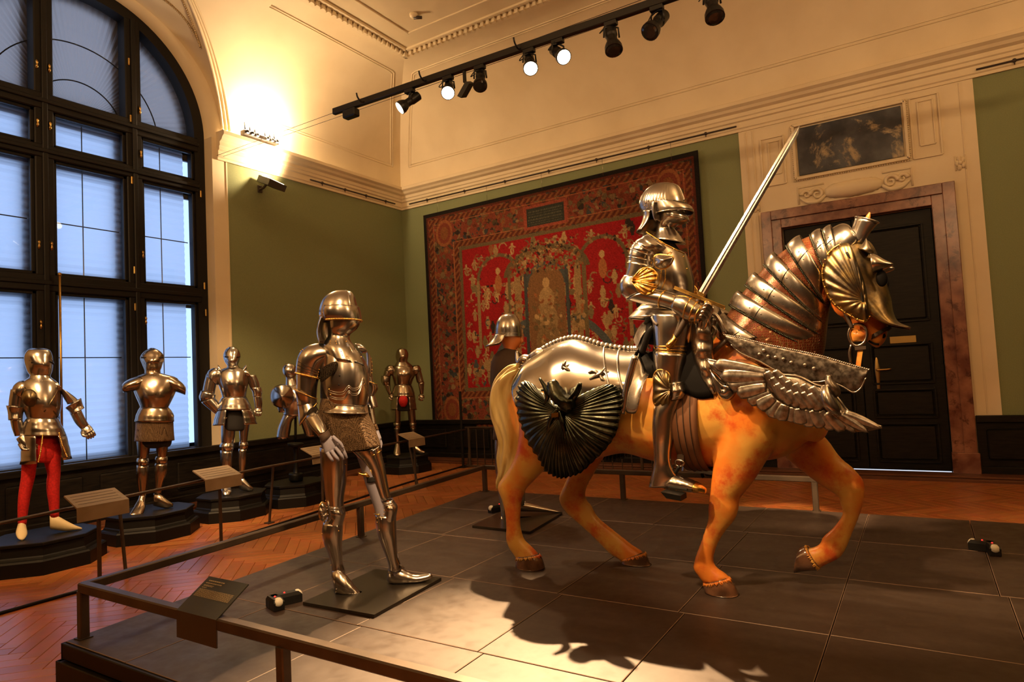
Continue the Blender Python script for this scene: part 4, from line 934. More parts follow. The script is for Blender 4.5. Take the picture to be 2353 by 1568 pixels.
rk = [((2.634,3.173,1.581),(2.723,3.083,1.543),0.07),((2.633,3.174,1.518),(2.715,3.091,1.496),0.069),((2.631,3.176,1.453),(2.71,3.096,1.434),0.067),((2.632,3.175,1.393),(2.707,3.099,1.395),0.066)]
re_ = P('upper_arm_plate', rk, NK, kn, M_steel, cap=(0, 0), n=32)
ridge(re_, rk, NK, [(.52, 0), (.52, 60), (.52, 120), (.52, 180)], .002, M_plinth, 'lame_gap')
# elbow: tall wing with gilt edge, flaring cup below
cup = [((2.621,3.186,1.483),(2.711,3.095,1.418),0.085),((2.632,3.175,1.427),(2.709,3.097,1.387),0.076),((2.633,3.174,1.383),(2.708,3.098,1.366),0.076)]
co = P('couter', cup, NK, kn, M_steel, th=(-60, 190), n=30); cord(co, [el_point(cup, NK, 0, d, .004) for d in np.linspace(-40, 186, 18)], .0028, M_gold, 'gilt_edge')
cu2 = [((2.633,3.174,1.393),(2.709,3.097,1.392),0.074),((2.636,3.171,1.349),(2.711,3.095,1.392),0.082),((2.637,3.171,1.297),(2.712,3.094,1.387),0.092),((2.639,3.168,1.263),(2.712,3.094,1.389),0.092)]
c2 = P('elbow_flare', cu2, NK, co, M_steel, cap=(0, 0), n=32); cord(co, [el_point(cu2, NK, 1, d, .002) for d in np.linspace(-20, 200, 18)], .0028, M_gold, 'gilt_edge')
P('sleeve', [((2.644,3.163,1.387),(2.7,3.106,1.395),0.05),((2.616,3.077,1.311),(2.665,3.027,1.345),0.044),((2.588,3.006,1.25),(2.633,2.961,1.283),0.036)], NK, co, M_darkmail)
fk = [((2.611,3.082,1.316),(2.662,3.031,1.35),0.048),((2.591,3.003,1.247),(2.638,2.956,1.283),0.042),((2.589,2.948,1.203),(2.62,2.917,1.235),0.035)]
va = P('vambrace', fk, NK, kn, M_steel, cap=(0, 0), n=28); ridge(va, fk, NK, [(0, 110), (.5, 108), (1, 100)], .003, M_steel)
P('cuff', [((2.587,2.95,1.203),(2.624,2.913,1.239),0.036),((2.589,2.934,1.183),(2.625,2.898,1.219),0.038),((2.59,2.933,1.171),(2.628,2.894,1.204),0.036)], NK, kn, M_brown, cap=(0, 0))
hd = P('hand', [((2.591,2.932,1.193),(2.623,2.899,1.214),0.022),((2.593,2.93,1.163),(2.638,2.884,1.193),0.028),((2.598,2.925,1.133),(2.651,2.871,1.177),0.03),((2.602,2.921,1.108),(2.662,2.86,1.156),0.028),((2.612,2.911,1.097),(2.665,2.857,1.141),0.022)], NK, kn, M_grey, n=16, e=2.4)
rf = .0105
for nm, pts in (('thumb', [(2.616,2.864,1.201),(2.622,2.836,1.178),(2.632,2.82,1.16),(2.641,2.81,1.134)]), ('finger', [(2.644,2.85,1.153),(2.653,2.827,1.123),(2.661,2.819,1.097),(2.674,2.82,1.073)]), ('finger', [(2.628,2.859,1.14),(2.636,2.837,1.108),(2.645,2.827,1.087),(2.657,2.83,1.068)]), ('finger', [(2.612,2.875,1.122),(2.617,2.856,1.095),(2.626,2.846,1.077),(2.638,2.849,1.063)]), ('finger', [(2.595,2.892,1.114),(2.6,2.88,1.092),(2.608,2.872,1.074),(2.618,2.873,1.062)])): finger(hd, nm, pts, rf, M_grey)
mk('mail_gusset', fan((2.647,2.915,1.571), [(2.621,2.951,1.579),(2.644,2.928,1.61),(2.679,2.892,1.63),(2.687,2.88,1.614),(2.676,2.888,1.574),(2.649,2.915,1.541),(2.621,2.951,1.515)], NK, 4, .004, 0, 0), M_darkmail, kn, .002)
# left arm
pk2 = [((2.903,2.957,1.742),(2.933,2.927,1.681),0.06),((2.948,2.954,1.74),(2.98,2.922,1.681),0.08),((2.987,2.957,1.711),(3.012,2.932,1.654),0.085),((3.008,2.965,1.656),(3.031,2.941,1.611),0.08),((3.008,2.965,1.593),(3.03,2.943,1.564),0.075),((3.007,2.966,1.546),(3.029,2.944,1.528),0.07)]
pa2 = P('pauldron', pk2, NK, kn, M_steel, cap=(0, 0), n=28); rivets(pa2, pk2, NK, [(.45, 150), (.55, 150), (.65, 150), (.75, 150), (.85, 140)], .0045)
P('upper_arm_plate', [((3.005,2.968,1.552),(3.031,2.942,1.533),0.062),((3.003,2.97,1.483),(3.033,2.939,1.473),0.062),((2.997,2.962,1.374),(3.025,2.933,1.369),0.06)], NK, kn, M_steel, cap=(0, 0))
cup3 = [((3.009,2.963,1.508),(3.048,2.924,1.483),0.088),((3.016,2.957,1.463),(3.051,2.921,1.455),0.078),((3.011,2.962,1.428),(3.035,2.937,1.418),0.066)]
co3 = P('couter', cup3, NK, kn, M_steel, cap=(0, 0)); cord(co3, [el_point(cup3, NK, 0, d, .002) for d in np.linspace(60, 300, 16)], .0028, M_gold, 'gilt_edge')
cup4 = [((3.007,2.966,1.42),(3.037,2.935,1.412),0.066),((3.004,2.969,1.382),(3.045,2.927,1.373),0.08),((3.011,2.962,1.34),(3.048,2.924,1.343),0.088)]
P('elbow_flare', cup4, NK, co3, M_steel, cap=(0, 0))
P('vambrace', [((2.984,2.961,1.361),(3.016,2.929,1.359),0.05),((2.981,2.935,1.293),(3.005,2.911,1.291),0.043),((2.978,2.91,1.226),(2.995,2.893,1.233),0.036)], NK, kn, M_steel, cap=(0, 0))
P('cuff', [((2.974,2.913,1.237),(2.997,2.891,1.238),0.036),((2.981,2.907,1.199),(3.005,2.882,1.205),0.036)], NK, kn, M_mail, cap=(0, 0))
hd2 = P('hand', [((2.983,2.905,1.204),(3.003,2.884,1.208),0.03),((2.978,2.895,1.173),(3.003,2.871,1.178),0.036),((2.981,2.878,1.14),(3.002,2.857,1.149),0.036)], NK, kn, M_grey, n=14)
for nm, dd in (('finger', 0), ('finger', -.025), ('finger', -.05), ('finger', .022)):
    a = np.array((3,2.873,1.144))+V3(NK)*dd; b = np.array((2.999,2.86,1.117))+V3(NK)*dd; c_ = np.array((2.989,2.855,1.092))+V3(NK)*dd; finger(hd2, nm, [a, (a+b)/2, b, c_], .009, M_grey)
finger(hd2, 'thumb', [(2.95,2.853,1.186),(2.942,2.832,1.161),(2.947,2.827,1.139),(2.949,2.826,1.123)], .009, M_grey)
# legs
ck1 = [((2.717,3.089,1.126),(2.828,2.976,1.099),0.1),((2.718,3.088,1.03),(2.826,2.978,1.018),0.098),((2.724,3.081,0.928),(2.82,2.985,0.917),0.088),((2.733,3.073,0.829),(2.807,2.998,0.82),0.075),((2.736,3.069,0.767),(2.804,3.001,0.758),0.07)]
cs = P('cuisse', ck1, NK, kn, M_steel, cap=(0, 0), n=36); rivets(cs, ck1, NK, [(.15, 150), (.25, 150), (.82, 15)], .0045)
pk3 = [((2.737,3.069,0.782),(2.806,2.999,0.768),0.074),((2.736,3.069,0.764),(2.807,2.998,0.752),0.074),((2.739,3.066,0.741),(2.812,2.993,0.726),0.08),((2.739,3.067,0.715),(2.806,2.999,0.696),0.074),((2.729,3.076,0.691),(2.8,3.005,0.671),0.07),((2.725,3.08,0.671),(2.797,3.007,0.655),0.068)]
po = P('poleyn', pk3, NK, kn, M_steel, cap=(0, 0), n=36); rivets(po, pk3, NK, [(.1, 25), (.25, 25), (.5, 25), (.7, 25), (.9, 28)], .004, M_steel)
for u in (.12, .22): ridge(po, pk3, NK, [(u, 20), (u, 70), (u, 120), (u, 165)], .003, M_steel, 'lame_edge')
wing = [(2.69,3.06,0.805),(2.674,3.062,0.782),(2.671,3.064,0.749),(2.674,3.061,0.716),(2.694,3.055,0.695),(2.713,3.05,0.711),(2.717,3.046,0.736),(2.714,3.049,0.762),(2.705,3.051,0.795)]
wg = mk('knee_wing', fan((2.714,3.049,0.742), wing, NK, 6, .02, 5, .004), M_steel, po, .003); mk('gilt_edge', tube(wing, .0038, 6, 5, True), M_gold, po)
gk = [((2.722,3.084,0.681),(2.798,3.007,0.671),0.068),((2.714,3.092,0.626),(2.796,3.008,0.614),0.072),((2.718,3.088,0.569),(2.793,3.012,0.558),0.068),((2.734,3.072,0.5),(2.792,3.013,0.492),0.052),((2.746,3.06,0.435),(2.792,3.013,0.433),0.042),((2.747,3.059,0.391),(2.801,3.004,0.382),0.046),((2.746,3.06,0.356),(2.795,3.01,0.353),0.046)]
gv = P('greave', gk, NK, kn, M_steel, cap=(0, 0), n=36); rivets(gv, gk, NK, [(.12, 130), (.2, 15), (.7, 10)], .004); ridge(gv, gk, NK, [(.02, 118), (.3, 122), (.6, 118), (.9, 110)], .003, M_steel, 'shin_ridge')
sk = [((2.735,3.042,0.396),(2.741,3.036,0.294),0.042),((2.751,3.004,0.401),(2.734,3.022,0.277),0.048),((2.765,2.969,0.376),(2.744,2.99,0.258),0.05),((2.781,2.938,0.337),(2.762,2.958,0.242),0.046),((2.798,2.907,0.293),(2.781,2.925,0.231),0.035),((2.809,2.889,0.262),(2.798,2.9,0.226),0.022),((2.812,2.881,0.247),(2.806,2.887,0.23),0.008)]
sb = P('sabaton', sk, NK, kn, M_steel, n=28, lame=(7, .05)); rivets(sb, sk, NK, [(.2, 120), (.2, 145), (.2, 165), (.4, 165), (.5, 168), (.6, 168)], .004, M_steel)
ck2 = [((2.842,2.962,1.092),(2.966,2.836,1.111),0.1),((2.867,2.937,1.053),(2.969,2.834,1.068),0.098),((2.904,2.899,0.975),(2.981,2.821,0.977),0.085),((2.927,2.876,0.873),(2.991,2.811,0.875),0.072),((2.95,2.853,0.781),(3.001,2.801,0.787),0.066)]
cs2 = P('cuisse', ck2, NK, kn, M_steel, th=(28, 330), n=36); rivets(cs2, ck2, NK, [(.05, 60), (.16, 60), (.3, 60), (.05, 150), (.2, 150)], .0045)
tp = [((2.9,2.904,1.075),(2.967,2.836,1.116),0.103),((2.905,2.899,1.059),(2.968,2.835,1.097),0.104),((2.908,2.895,1.051),(2.969,2.833,1.084),0.103)]; t_ = P('top_lame', tp, NK, cs2, M_steel, th=(30, 200), n=24); ridge(cs2, tp, NK, [(1, 40), (1, 80), (1, 130), (1, 170)], .0035, M_gold, 'gilt_edge')
mb = MB()
for a, b in (((820, 1086), (835, 1090)), ((835, 1090), (852, 1097)), ((835, 1092), (843, 1082)), ((838, 1094), (846, 1098))): pass
P('garter_knot', [((2.826,2.893,0.969),(2.827,2.892,0.961),0.01),((2.844,2.875,0.961),(2.847,2.872,0.943),0.016),((2.861,2.857,0.962),(2.864,2.854,0.931),0.018),((2.877,2.841,0.94),(2.875,2.844,0.929),0.006)], NK, cs2, M_gold, label='gilt leather garter knot')
P('garter', [((2.896,2.908,0.929),(2.958,2.845,0.937),0.075),((2.899,2.905,0.897),(2.961,2.842,0.905),0.073)], NK, cs2, M_blackcloth, cap=(0, 0))
pk4 = [((2.953,2.849,0.77),(3.011,2.791,0.781),0.07),((2.958,2.844,0.753),(3.017,2.784,0.761),0.072),((2.963,2.839,0.727),(3.028,2.774,0.734),0.082),((2.961,2.842,0.695),(3.023,2.779,0.692),0.074),((2.95,2.852,0.66),(3.016,2.786,0.651),0.066),((2.943,2.86,0.64),(3.015,2.786,0.63),0.064)]
po2 = P('poleyn', pk4, NK, kn, M_steel, th=(-20, 250), n=34); rivets(po2, pk4, NK, [(.1, 40), (.25, 40), (.4, 45), (.55, 42), (.75, 42), (.3, 80)], .004)
for u in (.1, .2): ridge(po2, pk4, NK, [(u, 10), (u, 70), (u, 120), (u, 170)], .003, M_steel, 'lame_edge')
hem(po2, [((2.93,2.873,0.71),(2.963,2.84,0.711),0.05),((2.93,2.873,0.7),(2.962,2.84,0.7),0.05)], NK, .5, 20, 170, .004, M_gold, 'gilt_edge')
gk2 = [((2.935,2.868,0.699),(3.021,2.781,0.682),0.066),((2.934,2.869,0.642),(3.019,2.783,0.63),0.07),((2.941,2.862,0.578),(3.019,2.783,0.567),0.068),((2.957,2.846,0.503),(3.019,2.783,0.494),0.055),((2.973,2.829,0.433),(3.021,2.781,0.431),0.044),((2.981,2.821,0.39),(3.031,2.771,0.387),0.043),((2.982,2.82,0.353),(3.033,2.768,0.355),0.046)]
gv2 = P('greave', gk2, NK, kn, M_steel, cap=(0, 0), n=36); rivets(gv2, gk2, NK, [(.05, 35), (.12, 35), (.25, 45)], .004); ridge(gv2, gk2, NK, [(.02, 62), (.3, 72), (.6, 74), (.9, 80)], .003, M_steel, 'shin_ridge')
sk2 = [((3.003,2.842,0.366),(2.993,2.852,0.289),0.036),((3.02,2.811,0.381),(3,2.831,0.272),0.044),((3.039,2.777,0.358),(3.024,2.792,0.264),0.046),((3.062,2.739,0.335),(3.053,2.748,0.264),0.043),((3.086,2.701,0.317),(3.08,2.706,0.266),0.038),((3.109,2.663,0.315),(3.104,2.668,0.269),0.028),((3.131,2.626,0.316),(3.13,2.627,0.28),0.016),((3.14,2.617,0.307),(3.14,2.618,0.286),0.006)]
sb2 = P('sabaton', sk2, NK, kn, M_steel, n=28, lame=(8, .05)); rivets(sb2, sk2, NK, [(.5, 165), (.55, 165), (.6, 165), (.65, 165)], .004, M_steel)
P('spur_strap', [((3.005,2.755,0.391),(3.019,2.74,0.383),0.01),((3.008,2.751,0.37),(3.026,2.733,0.367),0.012)], NK, sb2, M_leather)

# ---- mannequin in sallet and dark jacket behind the horse's tail
NT = (-0.843,-0.539,0)
tp_ = thing('base_plate', 'thin dark steel plate behind the horse, under the pointed steel shoes', 'base', (4.828,3.044,0.25))
q = [V3(p) for p in [(4.443,3.252,0.27),(4.431,2.686,0.27),(5.133,2.77,0.27)]]; q.append(q[0]+q[2]-q[1])
mk('plate', MB().add([(p[0], p[1], z) for z in (.252, .27) for p in q], [(0, 3, 2, 1), (4, 5, 6, 7), (0, 1, 5, 4), (1, 2, 6, 5), (2, 3, 7, 6), (3, 0, 4, 7)], False), M_base, tp_)
ar = thing('armoured_mannequin', 'orange-faced mannequin in steel sallet and dark jacket behind the horse', 'armour', (4.811,3.076,0.27))
bd_ = P('jacket', [((4.809,3.078,1.739),(4.854,3.008,1.724),0.05),((4.767,3.144,1.697),(4.88,2.968,1.687),0.09),((4.745,3.179,1.631),(4.913,2.916,1.608),0.13),((4.735,3.194,1.479),(4.917,2.91,1.463),0.15),((4.736,3.193,1.29),(4.903,2.931,1.274),0.14),((4.739,3.188,1.101),(4.898,2.939,1.086),0.15),((4.731,3.2,0.951),(4.898,2.939,0.935),0.16)], NT, ar, M_brown)
P('sleeve', [((4.741,3.185,1.631),(4.778,3.127,1.635),0.06),((4.733,3.198,1.48),(4.77,3.14,1.476),0.06),((4.736,3.193,1.29),(4.777,3.129,1.286),0.055),((4.74,3.186,1.138),(4.781,3.122,1.134),0.05)], NT, ar, M_brown); P('sleeve', [((4.884,2.961,1.618),(4.921,2.904,1.607),0.06),((4.883,2.963,1.428),(4.924,2.899,1.424),0.06),((4.87,2.983,1.239),(4.91,2.92,1.236),0.05)], NT, ar, M_brown)
hdT = P('head', [((4.793,3.104,1.894),(4.879,2.968,1.897),0.075),((4.793,3.103,1.836),(4.886,2.958,1.835),0.075),((4.797,3.098,1.801),(4.891,2.95,1.793),0.07),((4.8,3.093,1.767),(4.88,2.968,1.752),0.062),((4.805,3.084,1.74),(4.862,2.995,1.723),0.055),((4.812,3.073,1.693),(4.857,3.003,1.689),0.055)], NT, ar, M_skin, n=24)
mk('nose', el([((4.878,2.971,1.84),(4.892,2.948,1.838),0.012),((4.881,2.966,1.809),(4.898,2.94,1.807),0.018),((4.88,2.966,1.786),(4.899,2.938,1.781),0.02),((4.88,2.967,1.771),(4.888,2.954,1.766),0.012)], NT, 10), M_skin, hdT)
mk('mouth', el([((4.878,2.971,1.767),(4.888,2.955,1.762),0.02),((4.875,2.975,1.748),(4.885,2.959,1.744),0.022),((4.871,2.982,1.733),(4.879,2.969,1.729),0.016)], NT, 10), M_skin, hdT)
hT = [((4.824,3.056,2.04),(4.85,3.014,2.038),0.02),((4.798,3.095,2.023),(4.87,2.982,2.021),0.06),((4.779,3.126,1.979),(4.884,2.962,1.977),0.095),((4.769,3.141,1.926),(4.89,2.951,1.923),0.11),((4.766,3.146,1.873),(4.893,2.947,1.869),0.112),((4.763,3.151,1.835),(4.894,2.945,1.831),0.114)]
heT = P('helmet', hT, NT, ar, M_steel, cap=(1, 0), n=36); ridge(heT, hT, NT, [(.85, 0), (.85, 60), (.85, 120), (.85, 180)], .003, M_steel, 'brow_edge'); rivets(heT, hT, NT, [(.8, 20), (.8, 60), (.8, 100), (.8, 140)], .004, M_steel)
P('neck_guard', [((4.767,3.143,1.865),(4.886,2.958,1.839),0.114),((4.745,3.178,1.806),(4.885,2.959,1.809),0.12),((4.717,3.222,1.759),(4.877,2.972,1.802),0.13)], NT, heT, M_steel, th=(-80, 80), n=24)
P('leg_mail', [((4.743,3.182,1.081),(4.802,3.09,1.076),0.08),((4.736,3.192,0.837),(4.785,3.116,0.833),0.07),((4.739,3.188,0.612),(4.779,3.125,0.609),0.055),((4.752,3.168,0.35),(4.784,3.117,0.347),0.045),((4.753,3.165,0.257),(4.786,3.115,0.254),0.045)], NT, ar, M_steel); P('leg_mail', [((4.824,3.055,1.074),(4.894,2.946,1.067),0.08),((4.829,3.047,0.791),(4.882,2.965,0.786),0.07),((4.836,3.036,0.603),(4.876,2.973,0.599),0.05),((4.834,3.039,0.379),(4.866,2.989,0.376),0.04)], NT, ar, M_steel)
P('pointed_shoe', [((4.754,3.164,0.294),(4.748,3.173,0.209),0.045),((4.786,3.114,0.272),(4.78,3.124,0.191),0.045),((4.83,3.045,0.238),(4.82,3.061,0.18),0.03),((4.893,2.946,0.18),(4.891,2.95,0.166),0.006)], NT, ar, M_steel, n=16); P('pointed_shoe', [((4.919,3.091,0.39),(4.917,3.095,0.299),0.045),((4.96,3.027,0.375),(4.958,3.031,0.295),0.045),((5.021,2.932,0.338),(5.02,2.934,0.286),0.03),((5.127,2.767,0.275),(5.124,2.771,0.264),0.006)], NT, ar, M_steel, n=16)

# ---- armours along the window wall, each on a stepped octagonal black plinth
def plinth(label, p, r, a=pi/8):
    t = thing('plinth', label, 'plinth', (p[0], p[1], 0))
    def oct_(r, z): return [(p[0]+r*math.cos(a+k*pi/4)*1.06, p[1]+r*math.sin(a+k*pi/4), z) for k in range(8)]
    def stack(prof, name):
        mb = MB(); vs = []
        for rr_, z in prof: vs += oct_(rr_, z)
        n = len(prof); mb.add(vs, [(i*8+k, i*8+(k+1) % 8, i*8+8+(k+1) % 8, i*8+8+k) for i in range(n-1) for k in range(8)]+[tuple(range(8))[::-1], tuple((n-1)*8+k for k in range(8))], False)
        mk(name, mb, M_plinth, t)
    stack([(r, 0), (r, .115), (r*.97, .13), (r*.93, .135)], 'lower_step'); stack([(r*.92, .13), (r*.90, .15), (r*.88, .16), (r*.86, .23)], 'upper_step'); stack([(r*.86, .23), (r*.90, .245), (r*.90, .265), (r*.88, .27)], 'top_slab')
    return t
def simple(t, N_, parts, m=None, **kw):
    """named plates of one figure: (name, keys, options)"""
    out = {}
    for name, keys, *o in parts:
        op = dict(o[0]) if o else {}
        mm = op.pop('m', m or M_steel); par = out.get(op.pop('on', None), t)
        out[name] = P(name.replace('left_', ''), keys, N_, par, mm, **{**dict(n=20), **op})
    return out
def gauntlet(par, N_, wrist, knuck, tip, w, m=M_steel):
    wrist, knuck, tip = V3(wrist), V3(knuck), V3(tip); N_ = V3(N_); d = tip-wrist; s = np.cross(d, N_); s /= np.linalg.norm(s)
    h = mk('gauntlet', el([(wrist-s*w, wrist+s*w, w*.8), ((wrist+knuck)/2-s*w*1.25, (wrist+knuck)/2+s*w*1.25, w*.9), (knuck-s*w*1.2, knuck+s*w*1.2, w*.8)], N_, 14, lame=(4, .06)), m, par)
    for k in range(4):
        o = s*w*(.55*k-.82); L_ = (1-.12*abs(k-1.4)); mk('finger', tube([knuck+o, knuck+o*1.05+(tip-knuck)*.5*L_+N_*.012, knuck+o+(tip-knuck)*L_, knuck+o*.9+(tip-knuck)*L_*1.05-N_*.012], [w*.33, w*.33, w*.28, w*.2], 8, 2), m, h)
    mk('thumb', tube([(wrist+knuck)/2+s*w*1.2+N_*.01, knuck+s*w*1.4+N_*.03, knuck+s*w*.9+(tip-knuck)*.4+N_*.04], [w*.4, w*.36, w*.25], 8, 3), m, h)
# 1: red hose
N1 = (-0.378,-0.926,0)
plinth('black octagonal plinth under the figure with red hose', (2.802,6.858,0), .46)
t1 = thing('standing_armour', 'polished armour with tasset skirt over red hose and ivory shoes', 'armour', V3((2.802,6.858,0))+np.array((0, 0, .27)))
f1 = simple(t1, N1, [
 ('hose', [((2.681,6.907,1.179),(2.896,6.82,1.157),0.13),((2.671,6.912,1.024),(2.919,6.81,0.995),0.13),((2.691,6.904,0.936),(2.912,6.813,0.907),0.1)], dict(m=M_redcloth)),
 ('leg', [((2.657,6.917,1.026),(2.78,6.867,1.011),0.1),((2.653,6.919,0.913),(2.758,6.876,0.899),0.09),((2.649,6.921,0.809),(2.745,6.881,0.795),0.075),((2.634,6.927,0.687),(2.721,6.891,0.674),0.065),((2.627,6.93,0.603),(2.708,6.896,0.59),0.065),((2.623,6.931,0.488),(2.693,6.903,0.476),0.05),((2.625,6.93,0.388),(2.683,6.907,0.377),0.042)], dict(m=M_redcloth, on='hose')),
 ])
P('leg', [((2.799,6.859,1.088),(2.926,6.807,1.074),0.1),((2.803,6.858,0.941),(2.924,6.808,0.926),0.095),((2.826,6.848,0.808),(2.92,6.81,0.794),0.078),((2.822,6.85,0.749),(2.916,6.811,0.735),0.072),((2.821,6.85,0.65),(2.912,6.813,0.636),0.068),((2.832,6.846,0.55),(2.911,6.814,0.537),0.058),((2.843,6.841,0.418),(2.906,6.815,0.407),0.042)], N1, f1['hose'], M_redcloth)
P('shoe', [((2.631,6.928,0.41),(2.675,6.91,0.402),0.042),((2.609,6.905,0.378),(2.672,6.879,0.367),0.045),((2.579,6.852,0.344),(2.656,6.821,0.329),0.045),((2.572,6.801,0.316),(2.623,6.78,0.306),0.03),((2.582,6.775,0.301),(2.599,6.768,0.297),0.01)], N1, t1, M_ivory, n=16)
P('shoe', [((2.84,6.842,0.427),(2.842,6.842,0.34),0.042),((2.887,6.802,0.42),(2.88,6.805,0.327),0.045),((2.939,6.759,0.384),(2.938,6.759,0.313),0.04),((2.992,6.716,0.348),(2.992,6.716,0.313),0.025),((3.042,6.695,0.323),(3.042,6.695,0.311),0.008)], N1, t1, M_ivory, n=16)
simple(t1, N1, [
 ('gorget', [((2.721,6.891,1.729),(2.853,6.837,1.723),0.075),((2.709,6.896,1.694),(2.865,6.832,1.686),0.09),((2.676,6.909,1.652),(2.895,6.82,1.64),0.12)], dict(cap=(0, 0))),
 ('breastplate', [((2.709,6.896,1.698),(2.865,6.832,1.69),0.08),((2.656,6.918,1.645),(2.913,6.813,1.631),0.13),((2.649,6.92,1.555),(2.934,6.804,1.537),0.175),((2.66,6.916,1.456),(2.936,6.803,1.436),0.19),((2.677,6.909,1.376),(2.923,6.809,1.356),0.165),((2.688,6.905,1.328),(2.907,6.815,1.309),0.145)], dict(n=32)),
 ('fauld', [((2.688,6.905,1.336),(2.907,6.815,1.317),0.145),((2.67,6.912,1.278),(2.928,6.807,1.255),0.17),((2.664,6.914,1.22),(2.952,6.797,1.192),0.185),((2.661,6.916,1.181),(2.961,6.793,1.151),0.19)], dict(cap=(0, 0), lame=(3, .03), n=32)),
 ('tasset', [((2.661,6.916,1.189),(2.961,6.793,1.159),0.19),((2.654,6.919,1.065),(2.975,6.787,1.048),0.2),((2.647,6.921,0.922),(2.999,6.778,0.937),0.21)], dict(th=(-60, 68), lame=(6, .03), n=24)),
 ('tasset_left', [((2.661,6.916,1.189),(2.961,6.793,1.159),0.19),((2.657,6.917,1.084),(2.981,6.785,1.06),0.2),((2.656,6.918,0.948),(2.999,6.778,0.929),0.205)], dict(th=(128, 240), lame=(6, .03), n=24)),
 ('pauldron', [((2.691,6.903,1.667),(2.726,6.889,1.57),0.075),((2.647,6.921,1.669),(2.708,6.897,1.539),0.09),((2.609,6.937,1.632),(2.696,6.901,1.516),0.09),((2.592,6.944,1.578),(2.684,6.906,1.493),0.08)], dict(cap=(0, 0))),
 ('upper_arm', [((2.586,6.946,1.598),(2.684,6.906,1.572),0.075),((2.574,6.951,1.501),(2.675,6.91,1.486),0.07),((2.57,6.953,1.423),(2.668,6.913,1.416),0.066)], {}),
 ('couter', [((2.556,6.958,1.455),(2.683,6.907,1.43),0.09),((2.567,6.954,1.392),(2.671,6.912,1.376),0.07),((2.57,6.953,1.322),(2.668,6.913,1.322),0.085)], dict(cap=(0, 0))),
 ('vambrace', [((2.578,6.949,1.337),(2.668,6.913,1.329),0.065),((2.592,6.944,1.247),(2.673,6.911,1.239),0.055),((2.611,6.936,1.175),(2.681,6.907,1.179),0.045)], {}),
 ('left_pauldron', [((2.865,6.832,1.658),(2.9,6.818,1.559),0.07),((2.895,6.82,1.657),(2.956,6.795,1.548),0.08),((2.919,6.81,1.607),(2.98,6.785,1.522),0.08)], dict(cap=(0, 0))),
 ('left_upper_arm', [((2.913,6.813,1.599),(2.987,6.782,1.546),0.07),((2.943,6.8,1.508),(3.03,6.765,1.502),0.066),((2.976,6.787,1.433),(3.068,6.749,1.451),0.06)], {}),
 ('left_couter', [((2.96,6.793,1.402),(3.075,6.747,1.487),0.09),((2.985,6.783,1.371),(3.087,6.742,1.425),0.068),((3,6.777,1.338),(3.099,6.737,1.391),0.09)], dict(cap=(0, 0))),
 ('left_vambrace', [((2.991,6.781,1.35),(3.073,6.747,1.385),0.055),((3.028,6.766,1.258),(3.101,6.736,1.301),0.05),((3.071,6.748,1.193),(3.129,6.724,1.232),0.04)], {}),
])
nose = lambda f, u0, a=.035: (lambda u, t: a*max(0, 1-abs(((t-math.radians(f)+pi) % (2*pi))-pi)/.9)*math.exp(-((u-u0)/.16)**2))
hk1 = [((2.735,6.885,1.967),(2.813,6.854,1.966),0.02),((2.702,6.899,1.948),(2.855,6.836,1.945),0.08),((2.681,6.907,1.905),(2.873,6.829,1.904),0.115),((2.678,6.909,1.857),(2.879,6.827,1.851),0.125),((2.686,6.905,1.802),(2.878,6.827,1.795),0.118),((2.698,6.901,1.754),(2.872,6.83,1.747),0.1),((2.718,6.892,1.713),(2.859,6.835,1.707),0.08)]
h1 = P('helmet', hk1, N1, t1, M_steel, n=48, disp=nose(105, .66, .03)); ridge(h1, hk1, N1, [(.58, 60), (.56, 100), (.56, 140), (.6, 178)], .009, M_plinth, 'eye_slit', grow=.003); ridge(h1, hk1, N1, [(.52, 50), (.50, 100), (.50, 150), (.55, 185)], .005, M_steel, 'brow_edge')
ck_ = [((2.656,6.918,1.645),(2.913,6.813,1.631),0.13),((2.649,6.92,1.555),(2.934,6.804,1.537),0.175),((2.66,6.916,1.456),(2.936,6.803,1.436),0.19),((2.677,6.909,1.376),(2.923,6.809,1.356),0.165),((2.688,6.905,1.328),(2.907,6.815,1.309),0.145)]
for pth_ in ([(.1, 40), (.35, 80), (.7, 130), (.85, 150)], [(.15, 150), (.4, 120), (.7, 95)]): ridge(t1, ck_, N1, pth_, .006, M_gilt, 'gilt_band')
mk('arm_disc', fan((2.64,6.708,1.511), [(2.6,6.757,1.514),(2.623,6.748,1.578),(2.669,6.729,1.583),(2.703,6.715,1.535),(2.709,6.712,1.48),(2.679,6.725,1.435),(2.628,6.746,1.447)], N1, 6, .025, 0, 0, dome=True), M_gilt, t1, .003)
for u_, kk in ((0, [(2.724,6.674,1.176),(2.713,6.667,1.1),(2.701,6.672,1.006),(2.689,6.677,0.942)]), (1, [(2.84,6.637,1.18),(2.857,6.63,1.084),(2.874,6.623,1.024),(2.892,6.616,0.963)])):
    cord(t1, kk, .008, M_gold, 'rivet_row')
gauntlet(t1, N1, (2.628,6.875,1.177), (2.667,6.805,1.096), (2.712,6.765,1.045), .038); gauntlet(t1, N1, (3.097,6.738,1.219), (3.115,6.698,1.16), (3.14,6.687,1.108), .036)
